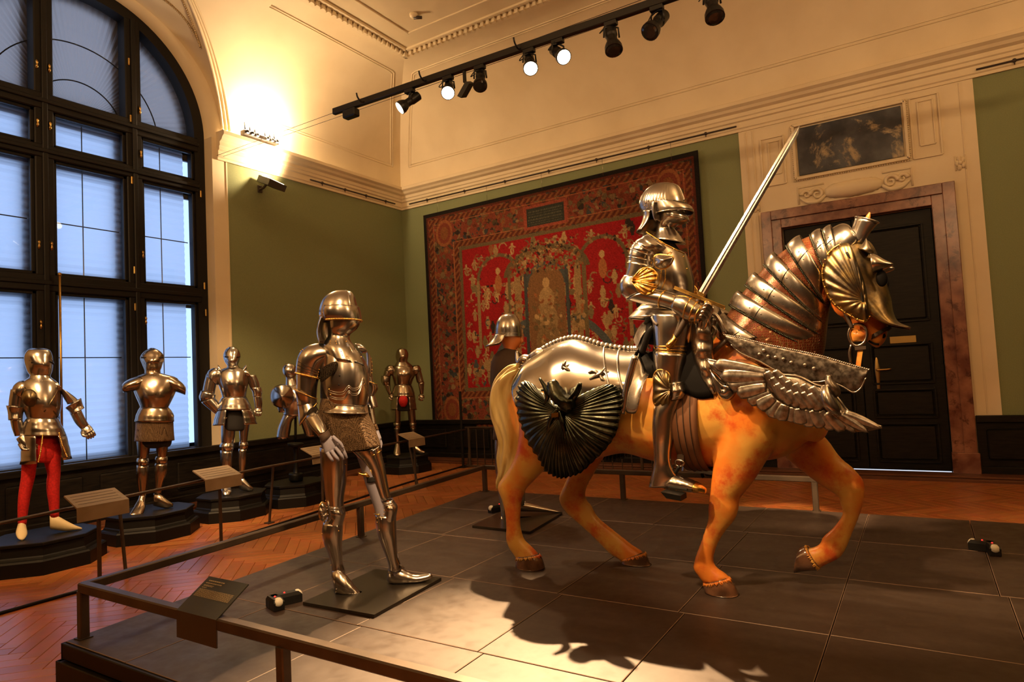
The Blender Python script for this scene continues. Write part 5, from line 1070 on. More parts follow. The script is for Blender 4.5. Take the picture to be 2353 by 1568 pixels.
# 2: armless, wide pauldrons
N2 = (-0.482,-0.876,0)
plinth('black octagonal plinth under the armless darker armour', (3.851,7.005,0), .45)
t2 = thing('standing_armour', 'dull bronze-toned armour without arms, flaring pauldrons, before the window', 'armour', V3((3.851,7.005,0))+np.array((0, 0, .27)))
B2 = M_bronzesteel
P('mannequin', [((3.746,7.063,1.205),(4.053,6.894,1.177),0.13),((3.756,7.057,0.975),(4.034,6.905,0.945),0.12),((3.804,7.031,0.924),(3.982,6.933,0.904),0.06)], N2, t2, M_blackcloth)
simple(t2, N2, [
 ('gorget', [((3.828,7.018,1.752),(3.954,6.949,1.747),0.075),((3.82,7.022,1.706),(3.964,6.943,1.699),0.085),((3.774,7.048,1.672),(4.039,6.902,1.658),0.12),((3.774,7.048,1.653),(4.039,6.902,1.639),0.12)], dict(cap=(0, 0))),
 ('breastplate', [((3.824,7.02,1.716),(3.967,6.941,1.709),0.08),((3.739,7.067,1.664),(4.098,6.869,1.645),0.13),((3.727,7.074,1.573),(4.096,6.87,1.551),0.18),((3.746,7.063,1.48),(4.065,6.888,1.458),0.195),((3.77,7.05,1.405),(4.035,6.904,1.385),0.17),((3.786,7.041,1.348),(4.012,6.917,1.331),0.14)], dict(n=32)),
 ('fauld', [((3.783,7.043,1.358),(4.015,6.915,1.34),0.14),((3.754,7.059,1.286),(4.054,6.894,1.261),0.17),((3.739,7.067,1.21),(4.056,6.892,1.181),0.18)], dict(cap=(0, 0), lame=(3, .025), n=32)),
 ('mail_skirt', [((3.746,7.063,1.223),(4.053,6.894,1.196),0.17),((3.741,7.066,1.114),(4.055,6.893,1.083),0.175),((3.732,7.071,1.005),(4.06,6.89,0.98),0.18)], dict(m=M_mail, cap=(0, 0), n=30)),
 ('pauldron', [((3.845,7.009,1.687),(3.814,7.025,1.549),0.1),((3.788,7.04,1.689),(3.772,7.049,1.533),0.135),((3.718,7.079,1.665),(3.716,7.08,1.528),0.15),((3.669,7.105,1.636),(3.681,7.099,1.521),0.14),((3.644,7.119,1.605),(3.65,7.116,1.523),0.12)], dict(cap=(0, 0))),
 ('left_pauldron', [((3.967,6.942,1.68),(3.994,6.927,1.548),0.1),((4.025,6.91,1.677),(4.037,6.903,1.521),0.135),((4.091,6.874,1.636),(4.095,6.871,1.494),0.15),((4.134,6.85,1.596),(4.139,6.847,1.472),0.14),((4.163,6.834,1.547),(4.158,6.837,1.461),0.12)], dict(cap=(0, 0))),
 ('cuisse', [((3.747,7.063,1.045),(3.87,6.995,1.032),0.09),((3.752,7.06,0.93),(3.857,7.002,0.918),0.085),((3.757,7.057,0.815),(3.838,7.013,0.806),0.07)], {}),
 ('poleyn', [((3.75,7.061,0.821),(3.841,7.011,0.81),0.072),((3.743,7.065,0.785),(3.848,7.007,0.772),0.085),((3.749,7.061,0.748),(3.84,7.011,0.737),0.07)], {}),
 ('greave', [((3.746,7.063,0.749),(3.84,7.011,0.737),0.066),((3.737,7.068,0.65),(3.842,7.01,0.636),0.072),((3.752,7.06,0.498),(3.826,7.019,0.487),0.05),((3.761,7.055,0.42),(3.817,7.024,0.411),0.045)], {}),
 ('sabaton', [((3.762,7.054,0.438),(3.818,7.024,0.429),0.045),((3.733,7.036,0.39),(3.795,7.002,0.371),0.045),((3.672,6.99,0.342),(3.761,6.941,0.318),0.045),((3.611,6.943,0.295),(3.706,6.891,0.261),0.04),((3.591,6.92,0.279),(3.658,6.883,0.254),0.015)], dict(lame=(6, .05))),
 ('left_cuisse', [((3.898,6.979,1.029),(4.013,6.916,1.017),0.09),((3.903,6.976,0.913),(4.004,6.921,0.902),0.085),((3.909,6.974,0.802),(3.991,6.928,0.792),0.07)], {}),
 ('left_poleyn', [((3.902,6.977,0.821),(3.995,6.926,0.81),0.072),((3.894,6.982,0.79),(4.002,6.922,0.776),0.082),((3.897,6.98,0.752),(3.998,6.925,0.74),0.07)], {}),
 ('left_greave', [((3.894,6.982,0.748),(3.994,6.927,0.736),0.066),((3.885,6.987,0.662),(3.992,6.928,0.648),0.072),((3.886,6.986,0.524),(3.954,6.949,0.515),0.05),((3.878,6.991,0.429),(3.942,6.956,0.42),0.045)], {}),
 ('left_sabaton', [((3.878,6.991,0.438),(3.872,6.994,0.33),0.045),((3.916,6.935,0.425),(3.907,6.94,0.313),0.045),((3.962,6.887,0.374),(3.954,6.892,0.297),0.035),((4.007,6.851,0.331),(4.003,6.853,0.304),0.01)], dict(lame=(6, .05))),
], B2)
hk2 = [((3.878,6.99,1.984),(3.907,6.975,1.983),0.012),((3.835,7.014,1.957),(3.95,6.951,1.954),0.07),((3.802,7.032,1.916),(3.982,6.933,1.91),0.11),((3.791,7.038,1.87),(3.992,6.928,1.863),0.12),((3.804,7.031,1.819),(3.976,6.936,1.812),0.112),((3.818,7.024,1.772),(3.965,6.943,1.765),0.09),((3.828,7.018,1.739),(3.953,6.949,1.733),0.078)]
h2 = P('helmet', hk2, N2, t2, B2, n=48, disp=nose(90, .62, .05)); ridge(h2, hk2, N2, [(.46, 30), (.48, 60), (.50, 90), (.48, 120), (.46, 150)], .009, M_plinth, 'eye_slit', grow=.003); ridge(h2, hk2, N2, [(.05, 90), (.4, 90), (.7, 92), (.95, 90)], .004, B2, 'comb')
# 3: full arms
N3 = (-0.566,-0.824,0)
plinth('black octagonal plinth under the armour with full arms by the window edge', (4.836,7.039,0), .42)
t3 = thing('standing_armour', 'polished armour with bent arms and gauntlets at the edge of the window', 'armour', V3((4.836,7.039,0))+np.array((0, 0, .27)))
P('mannequin', [((4.774,7.082,1.27),(4.996,6.929,1.252),0.12),((4.762,7.09,1.039),(4.998,6.928,1.016),0.12),((4.831,7.042,1.006),(4.942,6.966,0.996),0.06)], N3, t3, M_blackcloth)
simple(t3, N3, [
 ('gorget', [((4.832,7.042,1.796),(4.919,6.982,1.792),0.06),((4.816,7.053,1.755),(4.942,6.966,1.749),0.08),((4.768,7.086,1.727),(4.982,6.939,1.715),0.12)], dict(cap=(0, 0))),
 ('breastplate', [((4.8,7.064,1.756),(4.958,6.955,1.748),0.09),((4.736,7.108,1.708),(5.006,6.923,1.693),0.13),((4.734,7.109,1.594),(5.015,6.916,1.576),0.175),((4.755,7.095,1.489),(5.001,6.926,1.472),0.165),((4.773,7.082,1.405),(4.987,6.936,1.389),0.135)], dict(n=32)),
 ('fauld', [((4.769,7.085,1.415),(4.991,6.933,1.399),0.135),((4.74,7.105,1.335),(5.021,6.912,1.313),0.16),((4.72,7.119,1.264),(5.04,6.899,1.238),0.175)], dict(cap=(0, 0), lame=(3, .03), n=32)),
 ('tasset', [((4.724,7.116,1.274),(5.04,6.899,1.248),0.175),((4.702,7.131,1.173),(5.066,6.881,1.152),0.185),((4.685,7.143,1.082),(5.081,6.871,1.077),0.19)], dict(th=(-60, 62), lame=(3, .03))),
 ('left_tasset', [((4.724,7.116,1.274),(5.04,6.899,1.248),0.175),((4.702,7.131,1.183),(5.066,6.881,1.152),0.185),((4.693,7.137,1.102),(5.08,6.871,1.066),0.19)], dict(th=(112, 240), lame=(3, .03))),
 ('pauldron', [((4.757,7.094,1.748),(4.782,7.077,1.632),0.07),((4.706,7.128,1.761),(4.754,7.096,1.603),0.085),((4.659,7.161,1.732),(4.742,7.104,1.583),0.085),((4.635,7.177,1.672),(4.733,7.11,1.552),0.075)], dict(cap=(0, 0))),
 ('upper_arm', [((4.635,7.177,1.692),(4.735,7.109,1.625),0.065),((4.614,7.192,1.591),(4.721,7.118,1.553),0.062),((4.597,7.204,1.489),(4.704,7.13,1.451),0.06)], {}),
 ('couter', [((4.585,7.211,1.5),(4.715,7.122,1.44),0.075),((4.565,7.225,1.43),(4.707,7.128,1.399),0.075),((4.576,7.218,1.378),(4.699,7.133,1.41),0.07)], {}),
 ('vambrace', [((4.583,7.213,1.362),(4.692,7.138,1.431),0.058),((4.65,7.167,1.28),(4.737,7.107,1.35),0.052),((4.73,7.112,1.186),(4.782,7.076,1.259),0.042)], {}),
 ('left_pauldron', [((4.958,6.955,1.738),(4.988,6.935,1.631),0.07),((4.99,6.933,1.736),(5.052,6.891,1.606),0.08),((5.021,6.912,1.682),(5.083,6.87,1.541),0.078)], dict(cap=(0, 0))),
 ('left_upper_arm', [((4.993,6.932,1.662),(5.086,6.868,1.657),0.065),((5.011,6.919,1.566),(5.112,6.849,1.571),0.06),((5.033,6.904,1.48),(5.123,6.842,1.485),0.058)], {}),
 ('left_couter', [((5.025,6.909,1.502),(5.131,6.836,1.506),0.07),((5.048,6.893,1.448),(5.142,6.829,1.452),0.072),((5.051,6.891,1.395),(5.133,6.835,1.4),0.06)], {}),
 ('left_vambrace', [((5.056,6.888,1.405),(5.133,6.835,1.41),0.055),((5.062,6.884,1.326),(5.139,6.831,1.32),0.05),((5.068,6.88,1.257),(5.133,6.835,1.251),0.042)], {}),
 ('cuisse', [((4.755,7.095,1.117),(4.893,7,1.104),0.09),((4.752,7.097,0.963),(4.878,7.011,0.95),0.083),((4.754,7.095,0.86),(4.86,7.023,0.848),0.07)], {}),
 ('poleyn', [((4.75,7.098,0.87),(4.864,7.02,0.858),0.072),((4.734,7.109,0.826),(4.867,7.018,0.811),0.085),((4.745,7.102,0.778),(4.858,7.024,0.766),0.07)], {}),
 ('greave', [((4.741,7.105,0.779),(4.854,7.027,0.766),0.066),((4.738,7.106,0.656),(4.847,7.031,0.643),0.07),((4.75,7.098,0.476),(4.828,7.045,0.466),0.05),((4.752,7.097,0.389),(4.822,7.049,0.379),0.045)], {}),
 ('sabaton', [((4.757,7.094,0.409),(4.819,7.051,0.4),0.045),((4.716,7.061,0.376),(4.801,7.003,0.354),0.046),((4.676,7.003,0.335),(4.764,6.943,0.318),0.045),((4.663,6.952,0.3),(4.72,6.913,0.292),0.02)], dict(lame=(5, .05))),
 ('left_cuisse', [((4.913,6.986,1.128),(5.025,6.909,1.119),0.09),((4.917,6.983,0.946),(4.997,6.929,0.938),0.08),((4.919,6.982,0.842),(4.986,6.936,0.835),0.07)], {}),
 ('left_poleyn', [((4.915,6.985,0.863),(4.991,6.933,0.855),0.07),((4.91,6.988,0.822),(4.998,6.928,0.813),0.08),((4.91,6.989,0.781),(4.985,6.937,0.773),0.068)], {}),
 ('left_greave', [((4.906,6.991,0.781),(4.981,6.94,0.773),0.065),((4.899,6.996,0.663),(4.974,6.944,0.654),0.068),((4.904,6.993,0.508),(4.955,6.957,0.501),0.045),((4.906,6.991,0.43),(4.953,6.959,0.424),0.042)], {}),
 ('left_sabaton', [((4.902,6.994,0.451),(4.904,6.993,0.337),0.042),((4.934,6.948,0.437),(4.932,6.949,0.324),0.042),((4.969,6.899,0.382),(4.963,6.903,0.316),0.035),((5.002,6.865,0.342),(4.997,6.868,0.317),0.012)], dict(lame=(5, .05))),
])
hk3 = [((4.849,7.031,2.01),(4.896,6.998,2.009),0.015),((4.816,7.053,1.98),(4.927,6.976,1.976),0.07),((4.796,7.067,1.934),(4.946,6.963,1.928),0.1),((4.791,7.07,1.887),(4.949,6.961,1.88),0.108),((4.801,7.063,1.834),(4.936,6.97,1.828),0.1),((4.82,7.05,1.792),(4.923,6.979,1.787),0.08),((4.831,7.042,1.76),(4.919,6.982,1.755),0.065)]
h3 = P('helmet', hk3, N3, t3, M_steel, n=48, disp=nose(92, .68, .05)); ridge(h3, hk3, N3, [(.03, 90), (.3, 90), (.55, 95)], .009, M_steel, 'comb'); ridge(h3, hk3, N3, [(.5, 40), (.52, 70), (.54, 95), (.52, 125), (.5, 150)], .009, M_plinth, 'eye_slit', grow=.003)
P('haute_piece', [((4.738,7.106,1.801),(4.741,7.105,1.728),0.06),((4.753,7.096,1.779),(4.76,7.092,1.717),0.07),((4.768,7.086,1.747),(4.775,7.081,1.695),0.08)], N3, t3, M_steel); P('haute_piece', [((5,6.927,1.788),(5.002,6.925,1.725),0.05),((4.983,6.938,1.768),(4.986,6.936,1.705),0.06),((4.966,6.95,1.737),(4.965,6.951,1.685),0.07)], N3, t3, M_steel)
gauntlet(t3, N3, (4.746,7.076,1.22), (4.767,7.014,1.208), (4.817,6.98,1.178), .034); gauntlet(t3, N3, (5.101,6.857,1.265), (5.088,6.842,1.213), (5.073,6.84,1.161), .034)
# 4: half armour on a turned pole, round shoulder disc, behind the knight
N4 = (-0.634,-0.773,0)
plinth('black octagonal plinth with a turned post behind the standing knight', (5.698,6.95,0), .42)
t4 = thing('half_armour', 'half armour with round shoulder disc on a dark pole behind the knight', 'armour', V3((5.698,6.95,0))+np.array((0, 0, .27)))
simple(t4, N4, [
 ('pole', [((5.705,6.944,1.259),(5.73,6.923,1.257),0.025),((5.694,6.953,0.781),(5.719,6.933,0.779),0.025)], dict(m=M_plinth)),
 ('pole_collar', [((5.628,7.008,0.766),(5.785,6.879,0.749),0.13),((5.635,7.002,0.726),(5.775,6.886,0.711),0.12),((5.683,6.962,0.676),(5.733,6.921,0.67),0.05),((5.676,6.968,0.391),(5.734,6.92,0.384),0.05),((5.635,7.002,0.38),(5.767,6.893,0.364),0.12),((5.633,7.003,0.291),(5.765,6.895,0.274),0.12)], dict(m=M_plinth)),
 ('helmet', [((5.635,7.001,1.795),(5.702,6.947,1.792),0.03),((5.61,7.022,1.757),(5.734,6.92,1.75),0.08),((5.6,7.03,1.707),(5.741,6.915,1.698),0.1),((5.611,7.021,1.655),(5.736,6.919,1.647),0.09),((5.631,7.005,1.614),(5.722,6.93,1.609),0.06),((5.629,7.006,1.547),(5.746,6.911,1.539),0.07),((5.62,7.014,1.48),(5.769,6.892,1.469),0.09)], dict(n=28)),
 ('breastplate', [((5.62,7.014,1.513),(5.812,6.857,1.5),0.1),((5.586,7.042,1.437),(5.877,6.803,1.416),0.15),((5.575,7.051,1.325),(5.874,6.806,1.302),0.17),((5.589,7.039,1.223),(5.838,6.835,1.203),0.14),((5.599,7.031,1.121),(5.802,6.865,1.104),0.13)], dict(n=28)),
 ('upper_arm', [((5.561,7.062,1.439),(5.651,6.989,1.404),0.07),((5.541,7.079,1.272),(5.639,6.998,1.253),0.07),((5.555,7.067,1.17),(5.67,6.973,1.16),0.07)], {}),
 ('tasset', [((5.604,7.027,1.154),(5.735,6.919,1.115),0.11),((5.573,7.052,1.073),(5.684,6.961,1.052),0.11),((5.542,7.078,0.964),(5.665,6.977,0.952),0.105),((5.523,7.094,0.838),(5.645,6.993,0.814),0.1)], dict(lame=(5, .03))),
 ('left_tasset', [((5.735,6.919,1.115),(5.819,6.851,1.125),0.11),((5.758,6.901,1.028),(5.859,6.818,1.03),0.11),((5.784,6.879,0.913),(5.89,6.793,0.914),0.1),((5.799,6.867,0.832),(5.888,6.794,0.835),0.09)], dict(lame=(5, .03))),
])
mk('shoulder_disc', fan((5.41,6.798,1.378), [(5.36,6.968,1.385),(5.382,6.95,1.477),(5.439,6.903,1.522),(5.503,6.851,1.518),(5.559,6.805,1.47),(5.581,6.787,1.374),(5.554,6.809,1.277),(5.497,6.856,1.227),(5.433,6.909,1.237),(5.378,6.954,1.291)], N4, 10, .09, 0, 0, dome=True), M_steel, t4, .004)
# 5: far corner
N5 = (-0.749,-0.662,0)
plinth('black octagonal plinth of the far armour with the red codpiece', (8.27,7.31,0), .40)
t5 = thing('standing_armour', 'bronze-toned armour with red codpiece in the far corner beside the tapestry', 'armour', V3((8.27,7.31,0))+np.array((0, 0, .27)))
P('mannequin', [((8.151,7.444,1.289),(8.368,7.199,1.272),0.14),((8.135,7.463,1.039),(8.371,7.196,1.018),0.13),((8.195,7.395,0.997),(8.318,7.256,0.987),0.08)], N5, t5, M_blackcloth)
simple(t5, N5, [
 ('gorget', [((8.203,7.385,1.828),(8.307,7.268,1.821),0.075),((8.178,7.414,1.772),(8.353,7.216,1.759),0.11),((8.163,7.431,1.744),(8.376,7.19,1.728),0.13)], dict(cap=(0, 0))),
 ('breastplate', [((8.178,7.414,1.772),(8.349,7.221,1.76),0.09),((8.148,7.448,1.716),(8.39,7.174,1.698),0.15),((8.136,7.461,1.615),(8.392,7.172,1.596),0.19),((8.152,7.443,1.513),(8.36,7.208,1.497),0.17),((8.164,7.43,1.425),(8.339,7.232,1.412),0.14)], dict(n=32, disp=lambda u, t: .006*math.cos(t*14)*(1 if u > .45 else 0))),
 ('fauld', [((8.16,7.435,1.44),(8.344,7.226,1.426),0.15),((8.138,7.459,1.326),(8.369,7.197,1.308),0.18),((8.131,7.467,1.241),(8.377,7.189,1.22),0.19)], dict(cap=(0, 0), lame=(3, .03), n=32)),
 ('tasset', [((8.131,7.467,1.255),(8.377,7.189,1.235),0.19),((8.119,7.481,1.126),(8.383,7.182,1.104),0.2),((8.111,7.49,1.026),(8.385,7.18,1.002),0.205)], dict(th=(-60, 62), lame=(3, .03))),
 ('left_tasset', [((8.131,7.467,1.255),(8.377,7.189,1.235),0.19),((8.119,7.481,1.126),(8.383,7.182,1.104),0.2),((8.111,7.49,1.026),(8.389,7.175,1.002),0.205)], dict(th=(118, 240), lame=(3, .03))),
 ('codpiece', [((8.099,7.247,1.251),(8.15,7.189,1.247),0.05),((8.072,7.262,1.217),(8.16,7.162,1.21),0.07),((8.066,7.269,1.168),(8.163,7.159,1.16),0.085),((8.081,7.267,1.111),(8.16,7.178,1.104),0.07),((8.106,7.254,1.073),(8.148,7.206,1.069),0.04)], dict(m=M_redcloth, label='padded red codpiece')),
 ('pauldron', [((8.159,7.436,1.758),(8.175,7.418,1.641),0.08),((8.102,7.5,1.762),(8.165,7.429,1.613),0.1),((8.063,7.544,1.707),(8.15,7.446,1.585),0.095)], dict(cap=(0, 0))),
 ('upper_arm', [((8.063,7.544,1.693),(8.151,7.444,1.643),0.075),((8.041,7.569,1.586),(8.126,7.473,1.573),0.07)], {}),
 ('couter', [((8.023,7.59,1.595),(8.126,7.473,1.573),0.085),((8.016,7.597,1.509),(8.119,7.481,1.487),0.09),((8.038,7.573,1.435),(8.118,7.482,1.443),0.07)], {}),
 ('vambrace', [((8.038,7.573,1.45),(8.118,7.482,1.458),0.06),((8.068,7.538,1.347),(8.12,7.48,1.357),0.05),((8.094,7.509,1.272),(8.137,7.46,1.298),0.042)], {}),
 ('left_pauldron', [((8.377,7.189,1.743),(8.355,7.214,1.628),0.08),((8.434,7.124,1.739),(8.373,7.194,1.598),0.1),((8.461,7.094,1.664),(8.381,7.184,1.568),0.09)], dict(cap=(0, 0))),
 ('left_upper_arm', [((8.384,7.181,1.67),(8.456,7.1,1.664),0.075),((8.395,7.169,1.538),(8.472,7.082,1.547),0.07),((8.407,7.155,1.45),(8.483,7.068,1.458),0.07)], {}),
 ('left_vambrace', [((8.416,7.144,1.449),(8.488,7.063,1.458),0.065),((8.427,7.132,1.339),(8.48,7.072,1.342),0.055),((8.435,7.124,1.259),(8.473,7.08,1.256),0.045)], {}),
 ('cuisse', [((8.131,7.467,1.075),(8.221,7.366,1.067),0.1),((8.137,7.46,0.931),(8.217,7.37,0.924),0.09),((8.138,7.459,0.794),(8.208,7.38,0.788),0.075)], {}),
 ('poleyn', [((8.134,7.464,0.809),(8.214,7.374,0.802),0.08),((8.133,7.465,0.766),(8.212,7.375,0.759),0.085),((8.136,7.461,0.723),(8.206,7.382,0.716),0.075)], {}),
 ('greave', [((8.137,7.461,0.737),(8.207,7.381,0.73),0.07),((8.138,7.459,0.622),(8.199,7.39,0.616),0.07),((8.153,7.443,0.463),(8.195,7.395,0.459),0.048)], {}),
 ('sabaton', [((8.148,7.448,0.478),(8.195,7.395,0.473),0.05),((8.095,7.432,0.399),(8.16,7.358,0.392),0.055),((8.032,7.398,0.322),(8.111,7.309,0.314),0.055),((8.02,7.351,0.29),(8.066,7.299,0.285),0.02)], dict(lame=(5, .05))),
 ('left_cuisse', [((8.282,7.296,1.062),(8.372,7.195,1.054),0.1),((8.292,7.285,0.917),(8.377,7.188,0.909),0.09),((8.303,7.273,0.779),(8.378,7.187,0.772),0.075)], {}),
 ('left_poleyn', [((8.303,7.273,0.793),(8.383,7.182,0.786),0.08),((8.302,7.274,0.75),(8.382,7.183,0.743),0.085),((8.305,7.27,0.707),(8.376,7.19,0.7),0.075)], {}),
 ('left_greave', [((8.311,7.264,0.721),(8.377,7.189,0.714),0.07),((8.317,7.257,0.605),(8.373,7.193,0.599),0.07),((8.327,7.246,0.446),(8.369,7.198,0.442),0.048)], {}),
 ('left_sabaton', [((8.332,7.24,0.46),(8.327,7.245,0.302),0.05),((8.355,7.169,0.415),(8.346,7.178,0.273),0.05),((8.377,7.098,0.349),(8.37,7.106,0.264),0.04),((8.404,7.038,0.311),(8.398,7.045,0.269),0.012)], dict(lame=(5, .05))),
], M_bronzesteel)
hk5 = [((8.242,7.341,2.043),(8.275,7.304,2.041),0.02),((8.208,7.38,2.016),(8.308,7.267,2.01),0.08),((8.193,7.397,1.959),(8.325,7.247,1.95),0.115),((8.186,7.405,1.894),(8.323,7.249,1.885),0.118),((8.194,7.396,1.836),(8.312,7.262,1.828),0.1),((8.207,7.381,1.784),(8.302,7.274,1.777),0.08)]
h5 = P('helmet', hk5, N5, t5, M_bronzesteel, n=48, disp=nose(100, .6, .035))
for u in (.42, .52, .62, .72): ridge(h5, hk5, N5, [(u, 75), (u, 95), (u, 115), (u, 130)], .004, M_plinth, 'visor_slot')
gauntlet(t5, N5, (8.113,7.487,1.285), (8.113,7.442,1.227), (8.126,7.428,1.175), .036, M_bronzesteel); gauntlet(t5, N5, (8.454,7.102,1.25), (8.437,7.091,1.2), (8.414,7.102,1.151), .036, M_bronzesteel)

# ================================================================== HORSE
XH = 3.83; NX = (-1, 0, 0)
hs_ = thing('horse', 'orange painted wooden horse in steel bard, one foreleg raised', 'horse', (XH, 1.6, .25))
M_ = 'H'
body = MB()
E1 = dict(sub=5, n=28)
el([((3.83,2.312,1.458),(3.83,2.303,1.087),0.12),((3.83,2.213,1.563),(3.83,2.216,0.957),0.22),((3.83,2.009,1.639),(3.83,2.056,0.875),0.275),((3.83,1.818,1.644),(3.83,1.801,0.938),0.285),((3.83,1.584,1.558),(3.83,1.591,0.979),0.29),((3.83,1.361,1.509),(3.83,1.397,0.936),0.3),((3.83,1.147,1.508),(3.83,1.186,0.911),0.3),((3.83,0.966,1.582),(3.83,1.009,0.916),0.295),((3.83,0.796,1.596),(3.83,0.828,0.946),0.28),((3.83,0.648,1.574),(3.83,0.666,0.979),0.25),((3.83,0.535,1.449),(3.83,0.562,1.056),0.2),((3.83,0.467,1.341),(3.83,0.491,1.156),0.11)], NX, mb=body, **E1)
el([((3.83,1.066,1.576),(3.83,0.757,1.133),0.2),((3.83,0.99,1.667),(3.83,0.518,1.319),0.2),((3.83,0.871,1.827),(3.83,0.449,1.543),0.16),((3.83,0.769,1.94),(3.83,0.429,1.648),0.145),((3.83,0.664,2.04),(3.83,0.409,1.763),0.135),((3.83,0.533,2.123),(3.83,0.385,1.863),0.12),((3.83,0.418,2.16),(3.83,0.347,1.905),0.105),((3.83,0.341,2.172),(3.83,0.311,1.919),0.095)], NX, mb=body, **E1)
el([((3.83,0.32,2.18),(3.83,0.401,2),0.06),((3.83,0.276,2.156),(3.83,0.382,1.881),0.078),((3.83,0.225,2.073),(3.83,0.36,1.774),0.082),((3.83,0.194,1.955),(3.83,0.328,1.702),0.085),((3.83,0.175,1.824),(3.83,0.295,1.647),0.075),((3.83,0.157,1.721),(3.83,0.244,1.593),0.06),((3.83,0.136,1.657),(3.83,0.211,1.557),0.058),((3.83,0.136,1.608),(3.83,0.195,1.545),0.045),((3.83,0.15,1.575),(3.83,0.179,1.544),0.02)], NX, mb=body, **E1)
E2 = dict(sub=4, n=20)
el([((3.66,2.207,1.403),(3.66,1.813,1.377),0.13),((3.66,2.247,1.176),(3.66,1.884,1.108),0.125),((3.66,2.28,1.006),(3.66,2.024,0.942),0.1),((3.66,2.362,0.876),(3.66,2.153,0.827),0.07),((3.66,2.444,0.781),(3.66,2.232,0.757),0.056),((3.66,2.443,0.729),(3.66,2.243,0.734),0.055),((3.66,2.422,0.678),(3.66,2.27,0.682),0.045),((3.66,2.403,0.594),(3.66,2.284,0.602),0.036),((3.66,2.398,0.503),(3.66,2.29,0.512),0.034),((3.66,2.406,0.423),(3.66,2.268,0.43),0.04),((3.66,2.386,0.365),(3.66,2.224,0.395),0.044),((3.66,2.348,0.321),(3.66,2.181,0.36),0.046),((3.66,2.329,0.292),(3.66,2.157,0.329),0.052)], NX, mb=body, **E2)
el([((4,2.117,1.22),(4,1.677,1.201),0.13),((4,2.061,1.042),(4,1.788,0.987),0.11),((4,2.07,0.85),(4,1.899,0.826),0.078),((4,2.134,0.726),(4,1.967,0.717),0.058),((4,2.177,0.635),(4,1.975,0.641),0.052),((4,2.141,0.554),(4,1.938,0.608),0.046),((4,2.053,0.485),(4,1.898,0.536),0.038),((4,1.944,0.401),(4,1.817,0.474),0.036),((4,1.861,0.329),(4,1.72,0.409),0.04),((4,1.81,0.288),(4,1.663,0.37),0.043),((4,1.754,0.263),(4,1.6,0.337),0.047),((4,1.736,0.251),(4,1.578,0.309),0.052)], NX, mb=body, **E2)
el([((3.66,0.961,1.28),(3.66,0.618,1.274),0.13),((3.66,0.989,1.113),(3.66,0.667,1.092),0.12),((3.66,1.01,0.969),(3.66,0.731,0.977),0.095),((3.66,1.032,0.849),(3.66,0.81,0.859),0.075),((3.66,1.045,0.77),(3.66,0.881,0.772),0.058),((3.66,1.056,0.714),(3.66,0.891,0.72),0.058),((3.66,1.062,0.652),(3.66,0.914,0.658),0.048),((3.66,1.091,0.571),(3.66,0.979,0.578),0.037),((3.66,1.121,0.496),(3.66,1.022,0.503),0.034),((3.66,1.152,0.421),(3.66,1.046,0.43),0.038),((3.66,1.163,0.365),(3.66,1.034,0.389),0.043),((3.66,1.134,0.325),(3.66,0.993,0.365),0.045),((3.66,1.112,0.294),(3.66,0.958,0.337),0.052)], NX, mb=body, **E2)
el([((4,0.751,1.179),(4,0.515,1.105),0.12),((4,0.723,0.992),(4,0.464,1.045),0.1),((4,0.588,0.856),(4,0.415,0.962),0.078),((4,0.482,0.774),(4,0.346,0.894),0.06),((4,0.439,0.744),(4,0.305,0.821),0.056),((4,0.431,0.706),(4,0.319,0.713),0.052),((4,0.424,0.65),(4,0.345,0.637),0.041),((4,0.476,0.575),(4,0.385,0.541),0.037),((4,0.533,0.518),(4,0.415,0.468),0.043),((4,0.549,0.479),(4,0.453,0.41),0.042),((4,0.586,0.456),(4,0.51,0.374),0.044),((4,0.631,0.447),(4,0.562,0.339),0.05)], NX, mb=body, **E2)
# muscle of shoulder and stifle, jaw cheek
for c_, r, sc in (((3.62,0.811,1.211), .20, (.45, .8, 1.1)), ((3.66,2.023,1.217), .24, (.4, .8, 1.0)), ((3.77,0.306,1.799), .085, (.5, .9, 1.1)), ((4.04,0.843,1.177), .20, (.45, .8, 1.1)), ((4,2.124,1.22), .24, (.4, .8, 1.0)), ((3.83,0.509,1.191), .13, (1.3, .6, 1.0))): ball(c_, r, body, 20, 14, sc)
def fused(mb, voxel, smooth_it, name):
    """one continuous skin from overlapping volumes"""
    me = bpy.data.meshes.new(name+'_raw'); me.from_pydata(mb.v, [], mb.f); bm = bmesh.new(); bm.from_mesh(me); bmesh.ops.recalc_face_normals(bm, faces=bm.faces[:]); bm.to_mesh(me); bm.free()
    o = bpy.data.objects.new(name+'_raw', me); COL.objects.link(o); r = o.modifiers.new('r', 'REMESH'); r.mode = 'VOXEL'; r.voxel_size = voxel; r.use_smooth_shade = True
    s = o.modifiers.new('s', 'SMOOTH'); s.factor = .5; s.iterations = smooth_it
    dg = bpy.context.evaluated_depsgraph_get(); ev = o.evaluated_get(dg); m2 = bpy.data.meshes.new_from_object(ev); out = MB()
    out.v = [tuple(v.co) for v in m2.vertices]; out.f = [tuple(p.vertices) for p in m2.polygons]; out.sm = [True]*len(out.f)
    bpy.data.objects.remove(o); bpy.data.meshes.remove(m2); return out
hb = mk('body', fused(body, .013, 6, 'horse_body'), M_horse, hs_)
